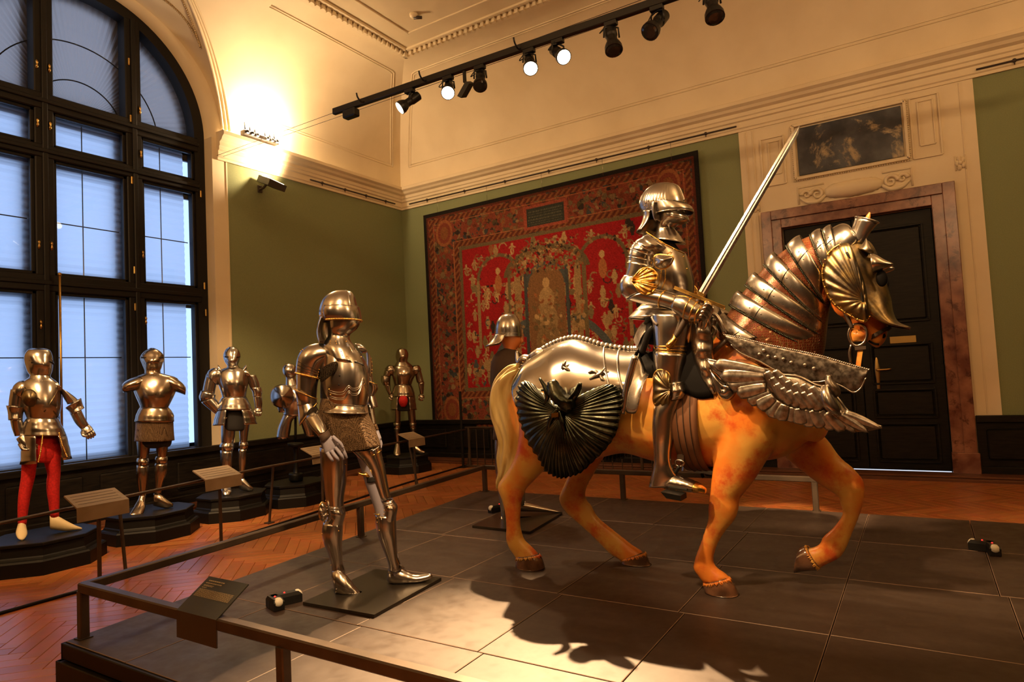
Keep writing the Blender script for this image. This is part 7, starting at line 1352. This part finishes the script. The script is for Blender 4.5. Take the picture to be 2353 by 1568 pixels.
# helmet
hR = [((3.83,1.257,2.619),(3.83,1.203,2.608),0.02),((3.83,1.301,2.616),(3.83,1.169,2.59),0.055),((3.83,1.347,2.595),(3.83,1.15,2.557),0.085),((3.83,1.379,2.564),(3.83,1.137,2.517),0.105),((3.83,1.399,2.529),(3.83,1.131,2.482),0.115),((3.83,1.403,2.502),(3.83,1.13,2.458),0.116),((3.83,1.396,2.474),(3.83,1.129,2.432),0.113),((3.83,1.381,2.45),(3.83,1.135,2.417),0.11)]
flu = lambda u, t: .0028*math.cos(t*44)*min(1, max(0, (u-.05)*5))*max(0, math.sin(abs(t-pi)/2)**.5) if abs(((t+pi) % (2*pi))-pi) < 2.0 else 0
hh = P('helmet', hR, NR, rd_, M_steel, cap=(1, 0), n=132, sub=5, disp=flu)
ridge(hh, hR, NR, [(.03, 180), (.2, 181), (.4, 181), (.55, 181)], .004, M_steel, 'comb')
P('tail', [((3.83,1.383,2.461),(3.83,1.207,2.419),0.108),((3.83,1.383,2.42),(3.83,1.223,2.379),0.104),((3.83,1.4,2.377),(3.83,1.258,2.348),0.106),((3.83,1.431,2.333),(3.83,1.286,2.336),0.112)], NR, hh, M_steel, th=(-82, 82), n=28)
vR = [((3.83,1.33,2.511),(3.83,1.112,2.457),0.116),((3.83,1.326,2.483),(3.83,1.099,2.447),0.118),((3.83,1.317,2.449),(3.83,1.09,2.427),0.12),((3.83,1.308,2.421),(3.83,1.091,2.414),0.118)]
vv_ = P('visor', vR, NR, hh, M_steel, th=(52, 308), n=40, grow=.006); hem(vv_, vR, NR, 1, 54, 306, .004, M_steel, 'edge_roll', 30, grow=.007); ridge(vv_, vR, NR, [(0, 120), (0, 150), (0, 180), (0, 210)], .005, M_plinth, 'eye_slit', grow=.004)
vp = [((3.83,1.303,2.495),(3.83,1.244,2.479),0.123),((3.83,1.308,2.456),(3.83,1.254,2.441),0.124),((3.83,1.303,2.414),(3.83,1.257,2.396),0.12),((3.83,1.294,2.381),(3.83,1.262,2.37),0.112)]; P('visor_pivot', vp, NR, hh, M_steel, th=(20, 160), n=16, grow=.004); rivets(hh, hR, NR, [(.72, 62), (.8, 55), (.9, 60), (.66, 70)], .005, M_steel)
bR = [((3.83,1.287,2.449),(3.83,1.121,2.404),0.1),((3.83,1.286,2.417),(3.83,1.115,2.366),0.1),((3.83,1.29,2.391),(3.83,1.139,2.357),0.09),((3.83,1.297,2.37),(3.83,1.182,2.354),0.078),((3.83,1.305,2.339),(3.83,1.205,2.334),0.07),((3.83,1.312,2.314),(3.83,1.19,2.31),0.075),((3.83,1.319,2.293),(3.83,1.166,2.272),0.09),((3.83,1.322,2.278),(3.83,1.147,2.233),0.105)]
bv2 = P('bevor', bR, NR, rd_, M_steel, cap=(0, 0), n=40); hem(bv2, bR, NR, 1, 0, 358, .003, M_steel, 'edge_roll', 40); hem(bv2, bR, NR, .14, 100, 260, .004, M_steel, 'edge_roll', 24)
rivets(bv2, bR, NR, [(.55, 70), (.62, 70), (.7, 70), (.8, 72)], .004, M_steel)
# cuirass
cR = [((3.83,1.366,2.333),(3.83,1.2,2.201),0.115),((3.83,1.39,2.307),(3.83,1.156,2.179),0.155),((3.83,1.411,2.243),(3.83,1.14,2.137),0.18),((3.83,1.422,2.163),(3.83,1.124,2.07),0.195),((3.83,1.416,2.075),(3.83,1.113,2.004),0.195),((3.83,1.397,1.976),(3.83,1.12,1.935),0.175),((3.83,1.386,1.894),(3.83,1.144,1.875),0.15)]
bR2 = P('breastplate', cR, NR, rd_, M_steel, cap=(0, 0), n=56); cord(bR2, [el_point(cR, NR, 0, d, .004) for d in np.linspace(0, 355, 36)], .006, M_gold)
for a in ([(.30, 130), (.38, 118), (.52, 108), (.68, 100), (.80, 88), (.86, 70)], [(.30, 133), (.40, 124), (.56, 114), (.74, 106), (.86, 92), (.93, 75)]): ridge(bR2, cR, NR, a, .004, M_gold, 'gilt_edge')
ridge(bR2, cR, NR, [(.12, 95), (.14, 110), (.17, 130), (.20, 150), (.22, 175)], .006, M_gold, 'gilt_band'); rivets(bR2, cR, NR, [(.15, 100), (.17, 120), (.2, 140), (.3, 168), (.5, 166)], .005)
disc = [(3.53,1.233,2.12),(3.53,1.209,2.134),(3.53,1.164,2.125),(3.53,1.123,2.11),(3.53,1.132,2.077),(3.53,1.164,2.052),(3.53,1.199,2.051),(3.53,1.228,2.07)]; mk('armpit_disc', fan((3.5,1.169,2.088), disc, NR, 6, .02, 0, 0, dome=True), M_steel, rd_, .003); mk('gilt_edge', tube(disc, .004, 6, 5, True), M_gold, rd_)
fR = [((3.83,1.39,1.911),(3.83,1.144,1.88),0.155),((3.83,1.426,1.882),(3.83,1.131,1.848),0.18),((3.83,1.461,1.853),(3.83,1.122,1.816),0.2),((3.83,1.504,1.811),(3.83,1.119,1.785),0.215)]
fR_ = P('fauld', fR, NR, rd_, M_steel, cap=(0, 0), n=44, lame=(3, .03), sub=6); 
for u in (.35, .6): ridge(fR_, fR, NR, [(u, d) for d in range(10, 175, 15)], .004, M_gold, 'gilt_band')
hem(fR_, fR, NR, 1, 0, 358, .004, M_steel, 'edge_roll', 44)
# legs, near one as seen, its twin on the far side
def leg(s):
    def mk_(K): return [((XH+(a[0]-XH)*s, a[1], a[2]), (XH+(b[0]-XH)*s, b[1], b[2]), w) for a, b, w in K]
    def mp(L): return [(XH+(p[0]-XH)*s, p[1], p[2]) for p in L]
    N_ = (-s, 0, 0)
    ts = mk_([((3.6,1.286,1.808),(3.6,1.061,1.783),0.1),((3.6,1.282,1.738),(3.6,1.069,1.725),0.105),((3.6,1.282,1.663),(3.6,1.083,1.661),0.1),((3.6,1.279,1.593),(3.6,1.104,1.568),0.096)]); T_ = P('tasset', ts, N_, rd_, M_steel, cap=(0, 0), n=32); 
    for u in (.86, .93, 1): ridge(T_, ts, N_, [(u, d) for d in range(0, 181, 15)], .0045, M_gold, 'gilt_band')
    rivets(T_, ts, N_, [(.9, 20), (.9, 60), (.9, 100), (.9, 140)], .004); ridge(T_, ts, N_, [(.1, 20), (.25, 45), (.32, 60)], .009, M_leather, 'strap')
    cu = mk_([((3.57,1.273,1.597),(3.57,1.102,1.565),0.09),((3.57,1.274,1.501),(3.57,1.116,1.501),0.085),((3.57,1.254,1.419),(3.57,1.128,1.429),0.075),((3.57,1.213,1.383),(3.57,1.125,1.395),0.065)]); P('cuisse', cu, N_, rd_, M_steel, cap=(0, 0), n=32)
    pk_ = mk_([((3.55,1.197,1.408),(3.55,1.113,1.419),0.066),((3.55,1.193,1.388),(3.55,1.109,1.395),0.07),((3.55,1.192,1.364),(3.55,1.101,1.369),0.078),((3.55,1.192,1.338),(3.55,1.11,1.343),0.07),((3.55,1.208,1.316),(3.55,1.121,1.322),0.064)]); po_ = P('poleyn', pk_, N_, rd_, M_steel, cap=(0, 0), n=32); rivets(po_, pk_, N_, [(.1, 30), (.3, 28), (.7, 30), (.9, 32)], .004, M_steel)
    for u in (.15, .78): ridge(po_, pk_, N_, [(u, 10), (u, 60), (u, 120), (u, 170)], .003, M_steel, 'lame_edge')
    wo = mp([(3.49,1.241,1.484),(3.49,1.211,1.487),(3.49,1.187,1.477),(3.49,1.172,1.452),(3.49,1.169,1.414),(3.49,1.169,1.376),(3.49,1.175,1.324),(3.49,1.189,1.291),(3.49,1.225,1.28),(3.49,1.261,1.292),(3.49,1.274,1.321),(3.49,1.268,1.374),(3.49,1.263,1.451)]); w_ = mk('knee_wing', fan(mp([(3.48,1.168,1.374)])[0], wo, N_, 8, .02, 13, .006, 8), M_gilt, po_, .003); mk('gilt_edge', tube(wo, .005, 6, 5, True), M_gold, w_)
    gr_ = mk_([((3.54,1.284,1.294),(3.54,1.131,1.32),0.062),((3.54,1.294,1.258),(3.54,1.153,1.273),0.068),((3.54,1.3,1.209),(3.54,1.174,1.208),0.068),((3.54,1.303,1.112),(3.54,1.189,1.105),0.064),((3.54,1.301,1.026),(3.54,1.208,1.028),0.052),((3.54,1.31,0.963),(3.54,1.212,0.971),0.046),((3.54,1.326,0.909),(3.54,1.197,0.928),0.047),((3.54,1.342,0.86),(3.54,1.183,0.891),0.046),((3.54,1.349,0.833),(3.54,1.205,0.842),0.044)]); G_ = P('greave', gr_, N_, rd_, M_steel, cap=(0, 1), n=36); ridge(G_, gr_, N_, [(.03, 40), (.3, 38), (.6, 40), (.9, 40)], .0025, M_steel, 'hinge_line')
    sk_ = mk_([((3.54,1.192,0.905),(3.54,1.266,0.83),0.045),((3.54,1.167,0.901),(3.54,1.214,0.823),0.05),((3.54,1.129,0.891),(3.54,1.158,0.818),0.052),((3.54,1.09,0.876),(3.54,1.105,0.816),0.048),((3.54,1.055,0.859),(3.54,1.065,0.816),0.038),((3.54,1.033,0.841),(3.54,1.037,0.815),0.018)]); S_ = P('sabaton', sk_, N_, rd_, M_steel, n=28, lame=(7, .05)); P('gilt_toe', mk_([((3.54,1.083,0.876),(3.54,1.098,0.814),0.05),((3.54,1.053,0.861),(3.54,1.063,0.814),0.041),((3.54,1.028,0.839),(3.54,1.032,0.813),0.016)]), N_, S_, M_gold, n=24, lame=(4, .05)); rivets(S_, sk_, N_, [(.05, 150), (.15, 150), (.3, 150), (.45, 150)], .004)
    st_ = thing('stirrup', 'dark stirrup and buckled leather on the '+('near' if s > 0 else 'far')+' side of the saddle', 'stirrup', mp([(3.56,1.164,1.122)])[0])
    mk('stirrup_leather', slab(*mp([(3.585,1.167,1.204),(3.585,1.133,1.204),(3.585,1.152,0.981),(3.585,1.192,0.98)]), .008), M_leather, st_)
    for a_, b_ in (([(3.575,1.175,1.188),(3.575,1.126,1.188)], 0), ([(3.575,1.183,1.106),(3.575,1.136,1.107)], 0)): mk('buckle', beam(mp(a_)[0], mp(a_)[1], .018, .02), M_steel, st_)
    mk('buckle_plate', slab(*mp([(3.575,1.17,1.179),(3.575,1.139,1.179),(3.575,1.145,1.116),(3.575,1.175,1.116)]), .006), M_whitestrap, st_)
    mk('ring', tube(mp([(3.57,1.197,0.977),(3.57,1.172,0.982),(3.57,1.15,0.971),(3.57,1.164,0.949),(3.57,1.193,0.953)]), .006, 6, 4, True), M_steel, st_)
    mk('stirrup_iron', tube(mp([(3.545,1.166,0.952),(3.545,1.193,0.913),(3.545,1.201,0.865),(3.545,1.214,0.817),(3.545,1.205,0.799)]), .010, 8, 4), M_plinth, st_)
    mk('tread', slab(*mp([(3.5,1.232,0.834),(3.5,1.124,0.82),(3.5,1.123,0.792),(3.5,1.202,0.802)]), .10 if s > 0 else -.10), M_plinth, st_)
leg(1); leg(-1)
# near arm bent at the elbow, gauntlet closed on the sword grip
def arm(s, dy=0, dz=0):
    def mk_(K): return [((XH+(a[0]-XH)*s, a[1]+dy, a[2]+dz), (XH+(b[0]-XH)*s, b[1]+dy, b[2]+dz), w) for a, b, w in K]
    def mp(L): return [(XH+(p[0]-XH)*s, p[1]+dy, p[2]+dz) for p in L]
    N_ = (-s, 0, 0)
    pk_ = mk_([((3.62,1.289,2.277),(3.62,1.191,2.181),0.05),((3.62,1.322,2.262),(3.62,1.218,2.165),0.075),((3.62,1.361,2.242),(3.62,1.244,2.158),0.092),((3.62,1.393,2.205),(3.62,1.261,2.14),0.098),((3.62,1.41,2.156),(3.62,1.271,2.111),0.095),((3.62,1.417,2.121),(3.62,1.276,2.076),0.09)]); pa_ = P('pauldron', pk_, N_, rd_, M_steel, cap=(1, 0), n=36, lame=(5, .05), sub=6); hem(pa_, pk_, N_, 1, 0, 185, .005, M_gold, 'gilt_edge'); rivets(pa_, pk_, N_, [(.4, 165), (.55, 165), (.7, 165), (.85, 165), (.6, 20), (.8, 20)], .005)
    for u in (.45, .62, .8): ridge(pa_, pk_, N_, [(u, d) for d in range(0, 181, 20)], .0035, M_steel, 'lame_edge')
    ua = mk_([((3.59,1.402,2.131),(3.59,1.267,2.082),0.078),((3.59,1.416,2.076),(3.59,1.283,2.034),0.074),((3.59,1.435,2.027),(3.59,1.317,1.992),0.068)]); P('upper_arm_plate', ua, N_, rd_, M_steel, cap=(0, 0), n=30)
    el_ = mk_([((3.55,1.418,2.041),(3.55,1.296,2.011),0.07),((3.55,1.442,2.014),(3.55,1.292,1.986),0.076),((3.55,1.452,1.979),(3.55,1.278,1.969),0.08),((3.55,1.444,1.937),(3.55,1.258,1.957),0.076),((3.55,1.414,1.901),(3.55,1.238,1.945),0.07)]); co_ = P('couter', el_, N_, rd_, M_steel, cap=(0, 0), n=32)
    pv_ = mp([(3.465,1.34,1.993)])[0]
    for o_ in ([(3.455,1.333,1.994),(3.455,1.318,2.024),(3.455,1.288,2.05),(3.455,1.25,2.057),(3.455,1.218,2.043),(3.455,1.197,2.014),(3.455,1.194,1.984),(3.455,1.222,1.973),(3.455,1.273,1.974)], [(3.455,1.333,1.989),(3.455,1.325,1.956),(3.455,1.301,1.924),(3.455,1.267,1.908),(3.455,1.231,1.916),(3.455,1.205,1.94),(3.455,1.201,1.956),(3.455,1.235,1.97),(3.455,1.285,1.981)]):
        o_ = mp(o_); w_ = mk('elbow_wing', fan(pv_, o_, N_, 8, .018, 9, .005, 8), M_gold, co_, .003, label='gilt fluted elbow wing'); mk('gilt_edge', tube(o_[1:-2], .005, 6, 5), M_gold, w_)
    va_ = mk_([((3.52,1.394,1.894),(3.52,1.233,1.941),0.068),((3.52,1.299,1.862),(3.52,1.218,1.935),0.064),((3.52,1.199,1.833),(3.52,1.164,1.919),0.058),((3.52,1.132,1.807),(3.52,1.088,1.884),0.052)]); V_ = P('vambrace', va_, N_, rd_, M_steel, cap=(0, 0), n=30); hem(V_, va_, N_, .62, 0, 350, .005, M_gold, 'gilt_band', 30); rivets(V_, va_, N_, [(.62, 60), (.62, 110)], .005)
    ga = mk_([((3.5,1.135,1.804),(3.5,1.095,1.893),0.058),((3.5,1.098,1.776),(3.5,1.048,1.881),0.066),((3.5,1.062,1.747),(3.5,1.012,1.858),0.066),((3.5,1.029,1.73),(3.5,0.976,1.831),0.06),((3.5,1.001,1.73),(3.5,0.95,1.805),0.045),((3.5,0.986,1.738),(3.5,0.942,1.785),0.02)]); G_ = P('gauntlet', ga, N_, rd_, M_steel, n=30, e=2.4)
    for u in (.35, .52, .68): ridge(G_, ga, N_, [(u, d) for d in range(0, 181, 20)], .005, M_gold, 'gilt_band')
    rivets(G_, ga, N_, [(.85, 30), (.85, 60), (.85, 90), (.85, 120), (.85, 150), (.78, 170)], .006, M_steel)
    for k in range(4):
        f_ = mp([(3.5,0.964,1.797),(3.5,0.943,1.772),(3.5,0.959,1.736),(3.5,0.992,1.724)]); t_ = np.array((f_[0][0]-f_[0][0], 0, 0)); d_ = (V3(mp([(3.5,0.977,1.812)])[0])-V3(mp([(3.5,1.019,1.741)])[0]))*(k/3-.5)*.8
        mk('finger', tube([V3(p)+d_+np.array(((-.045+.03*j)*-s*-1, 0, 0)) for j, p in enumerate(f_)], [.018, .018, .015, .012], 8, 3), M_steel, G_)
    mk('thumb', tube(mp([(3.47,1.033,1.83),(3.47,0.996,1.817),(3.47,0.974,1.796),(3.47,0.971,1.773)]), [.02, .018, .012], 8, 3), M_steel, G_)
arm(1); arm(-1, .0, -.02)
# sword, held upright and leaning forward
sw = thing('sword', 'long straight sword with gilt crossguard held upright in the rider gauntlet', 'sword', (3.5,0.986,1.851))
p0, p1 = V3((3.5,0.978,1.871)), V3((3.5,0.431,2.668)); ax = (p1-p0); L_ = np.linalg.norm(ax); ax /= L_; sd2 = np.cross(ax, NR); sd2 /= np.linalg.norm(sd2); nv2 = V3(NR)
mb = MB(); vs = []
for t in (0, .5, .955, 1): 
    w = (.023-.007*t) if t < 1 else .0006
    for a_, b_ in ((w, 0), (w*.35, .0045), (0, .003), (-w*.35, .0045), (-w, 0), (-w*.35, -.0045), (0, -.003), (w*.35, -.0045)): vs.append(p0+ax*L_*t+sd2*a_+nv2*b_)
mb.add(vs, [(i*8+j, i*8+(j+1) % 8, i*8+8+(j+1) % 8, i*8+8+j) for i in range(3) for j in range(8)]+[tuple(range(8))[::-1]], False)
mk('blade', mb, M_steel2, sw)
mk('crossguard', beam(*[(3.49,1.114,1.933),(3.49,0.854,1.797)], .018, .016, up=NX), M_gold, sw); mk('guard_block', beam(p0-ax*.015, p0+ax*.02, .04, .024, up=NX), M_gold, sw)
mk('grip', tube([V3(p) for p in [(3.5,0.986,1.858),(3.5,1.055,1.768),(3.5,1.108,1.691),(3.5,1.13,1.664)]], [.014, .019, .016, .013], 10, 3), M_leather, sw)
mk('pommel', el([((3.5,1.138,1.679),(3.5,1.12,1.659),0.012),((3.5,1.15,1.656),(3.5,1.121,1.642),0.018),((3.5,1.173,1.639),(3.5,1.143,1.61),0.027),((3.5,1.186,1.623),(3.5,1.16,1.602),0.024),((3.5,1.185,1.608),(3.5,1.171,1.598),0.008)], NR, 16), M_gold, sw)

# ================================================================== LAMPS AND SMALL FIXTURES
tk_ = thing('lighting_track', 'long black ceiling track with spotlights on wires', 'track', (5.5, 3.2, 4.76))
T0, T1 = V3((5.5, 5.80, 4.785)), V3((5.5, -1.2, 4.665))
mk('track_bar', beam(T0, T1, .055, .075), M_lampblack, tk_)
def on_track(y): return T0+(T1-T0)*((T0[1]-y)/(T0[1]-T1[1]))
for dx in (-.13, .13): mk('suspension_wire', tube([(5.69+dx*.3, 8.365, 4.86), tuple(T1+np.array((dx, 0, .05)))], .003, 5), M_leather, tk_)
for y in (5.28, 4.35, 3.15, 1.62, .3):
    c_ = on_track(y); mk('clip', tube([c_+np.array((.14, .02, .07)), c_+np.array((.12, .0, .09)), c_+np.array((.05, 0, .05)), c_+np.array((-.05, 0, -.03)), c_+np.array((-.12, 0, .0)), c_+np.array((-.14, 0, .05))], .010, 6, 3), M_lampblack, tk_)
def spot(label, y, aim, lit, drop=.125, s=1.0):
    """track lamp: adapter, yoke, can, flared ring with lens"""
    c_ = on_track(y)+np.array((0, 0, -.045)); t = thing('track_spotlight', label, 'spotlight', tuple(c_), 'spotlights on the ceiling track')
    mk('adapter', box(c_[0]-.03, c_[1]-.06, c_[2]-.035, c_[0]+.03, c_[1]+.06, c_[2]+.01, .005), M_lampblack, t)
    a = V3(aim)-c_; a /= np.linalg.norm(a); pv = c_+np.array((0, 0, -drop)); side = np.cross(a, (0, 0, 1)); side /= np.linalg.norm(side)
    mk('yoke', tube([pv+side*.065*s, c_+side*.06*s+np.array((0, 0, -.05)), c_+np.array((0, 0, -.03)), c_-side*.06*s+np.array((0, 0, -.05)), pv-side*.065*s], .009, 6), M_lampblack, t)
    u = np.cross(side, a)
    def rings(spec, name, m, par, caps=True):
        mb = MB(); n = 20; vs = []
        for d, r in spec:
            for j in range(n): q_ = 2*pi*j/n; vs.append(pv+a*d*s+(side*math.cos(q_)+u*math.sin(q_))*r*s)
        L_ = len(spec); fs = [(i*n+j, i*n+(j+1) % n, i*n+n+(j+1) % n, i*n+n+j) for i in range(L_-1) for j in range(n)]+[tuple(range(n))[::-1], tuple((L_-1)*n+j for j in range(n))]
        return mk(name, mb.add(vs, fs, True), m, par, smooth=False)
    can = rings([(-.13, .035), (-.12, .05), (-.02, .052), (.0, .044), (.06, .044)], 'can', M_lampblack, t)
    head = rings([(.05, .046), (.08, .062), (.11, .072), (.15, .074)], 'lamp_head', M_lampblack, t)
    rings([(.151, .066), (.158, .05), (.160, .02)], 'lens', M_lens_on if lit else M_lens_off, head)
    mk('cable', tube([c_+side*.02, c_+side*.1*s+np.array((0, 0, -.1)), pv-a*.1*s+side*.05, pv-a*.12*s], .005, 5, 4), M_lampblack, t)
CAMP = np.array((0, 0, 1.5))
def ytr(px): return px[1]
Yp = [(5.5,4.605,4.656),(5.5,4.07,4.651),(5.5,3.656,4.648),(5.5,3.064,4.65),(5.5,2.744,4.624),(5.5,2.193,4.637),(5.5,1.756,4.598)]
spot('lit track spotlight nearest the window corner, aimed left', Yp[0][1], (2.5, 7.2, 1.8), True)
spot('lit track spotlight facing forward between the end lamp and a dark lamp', Yp[1][1], (1.6, 1.6, .8), True)
spot('unlit round track spotlight between the two pairs of lit lamps', Yp[2][1], (2.2, 1.8, -.5), False)
spot('lit track spotlight, left of the lit pair at mid track', Yp[3][1], (2.2, .9, .4), True)
spot('lit track spotlight, right of the lit pair at mid track', Yp[4][1], (2.6, -1.0, .8), True)
spot('unlit track spotlight hanging straight down near the right end', Yp[5][1], (4.4, 1.4, 1.2), False, .14, 1.1)
spot('unlit track spotlight turned down left near the top edge of the picture', Yp[6][1], (3.2, 2.6, 2.2), False, .14, 1.1)
spot('unlit track spotlight cut by the top edge of the picture', (5.5,1.28,4.661)[1], (4.2, .6, 1.0), False, .13, 1.1)
c_ = on_track(5.52); t = thing('track_feed', 'small black feed box under the far end of the track', 'box', tuple(c_)); mk('feed_box', box(c_[0]-.05, c_[1]-.10, c_[2]-.14, c_[0]+.05, c_[1]+.10, c_[2]-.045, .012), M_lampblack, t); mk('neck', box(c_[0]-.02, c_[1]-.05, c_[2]-.05, c_[0]+.02, c_[1]+.05, c_[2]), M_lampblack, t)
c_ = on_track((5.5,3.854,4.59)[1]); t = thing('track_sensor', 'small black flat-headed lamp hanging from the track beside an unlit spotlight', 'lamp', tuple(c_)); mk('stem', beam(c_, c_+np.array((0, 0, -.16)), .03, .03, up=(0, 1, 0)), M_lampblack, t); mk('head', slab(c_+np.array((-.05, -.04, -.18)), c_+np.array((.05, -.04, -.14)), c_+np.array((.02, .05, -.28)), c_+np.array((-.08, .05, -.32)), .05), M_lampblack, t)
# floodlight on the green wall, thrown up at the cornice
fl0 = thing('floodlight', 'grey floodlight bracketed on the green wall under the cornice, throwing light up', 'lamp', (6.42, YA, 4.58))
mk('wall_bracket', tube([(6.36, YA, 4.52), (6.36, YA-.10, 4.53), (6.38, YA-.2, 4.62)], .018, 8, 3), M_leather, fl0); mk('wall_mount', box(6.32, YA-.02, 4.47, 6.40, YA, 4.58, .005), M_leather, fl0)
hs = mk('housing', slab((6.28, YA-.36, 4.60), (6.58, YA-.36, 4.55), (6.58, YA-.10, 4.66), (6.28, YA-.10, 4.71), .10), mat('lamp_grey', (.06, .05, .04), .5), fl0)
mk('flood_glass', slab((6.31, YA-.33, 4.615), (6.55, YA-.33, 4.575), (6.55, YA-.13, 4.66), (6.31, YA-.13, 4.70), .004), M_lens_on, hs)
# row of six uplights on the cornice shelf
ub = thing('cornice_lamp_bar', 'dark bar of six small uplights lying on the bright cornice shelf', 'lamp', (6.35, YA-.16, 5.205))
Lb = [(5.96,8.2,5.299),(6.555,8.2,5.305)]; b0, b1 = V3((Lb[0][0], 8.19, 5.25)), V3((Lb[1][0], 8.19, 5.25))
mk('bar', beam(b0, b1, .10, .07), mat('bar_grey', (.08, .06, .045), .5), ub)
for k in (.08, .22, .36, .66, .80, .94):
    c_ = b0+(b1-b0)*k
    so_ = mk('socket', el([(c_+np.array((-.03, -.06, -.01)), c_+np.array((.03, -.06, -.01)), .03), (c_+np.array((-.026, -.055, .03)), c_+np.array((.026, -.055, .03)), .026)], (0, -1, 0), 12), M_lampblack, ub)
    mk('bulb', ball(c_+np.array((0, -.065, .0)), .022), M_lens_on, so_); mk('pin', tube([c_+np.array((0, 0, .03)), c_+np.array((-.01, 0, .17))], [.012, .007], 6), M_lampblack, ub)
sd = thing('smoke_detector', 'small pale ceiling detector with a dark side lens', 'detector', (7.16, 5.86, ZT))
mk('base_disc', el([((7.10, 5.86, ZT), (7.22, 5.86, ZT), .06), ((7.10, 5.86, ZT-.03), (7.22, 5.86, ZT-.03), .06), ((7.12, 5.86, ZT-.06), (7.20, 5.86, ZT-.06), .04)], (0, 1, 0), 16), M_cream, sd)
mk('side_lens', tube([(7.16, 5.86, ZT-.05), (7.22, 5.76, ZT-.06)], [.03, .022], 8), M_leather, sd)

# feet and hooves set down flat on what carries them
def plant(o, z):
    off = origin_of(o).z; vs = o.data.vertices; lo, hi = min(v.co.z for v in vs)+off, max(v.co.z for v in vs)+off
    for v in vs:
        h = v.co.z+off
        v.co.z = (max(h, z) if lo < z else h-(lo-z)*(1-(h-lo)/(hi-lo)))-off
for o in list(bpy.data.objects):
    k = o.name.split('.')[0]
    if k in ('sabaton', 'shoe', 'pointed_shoe') and o.parent.name != 'rider_armour': plant(o, .2705)
    elif o.name in ('hoof', 'hoof.001', 'hoof.002'): plant(o, .2515)
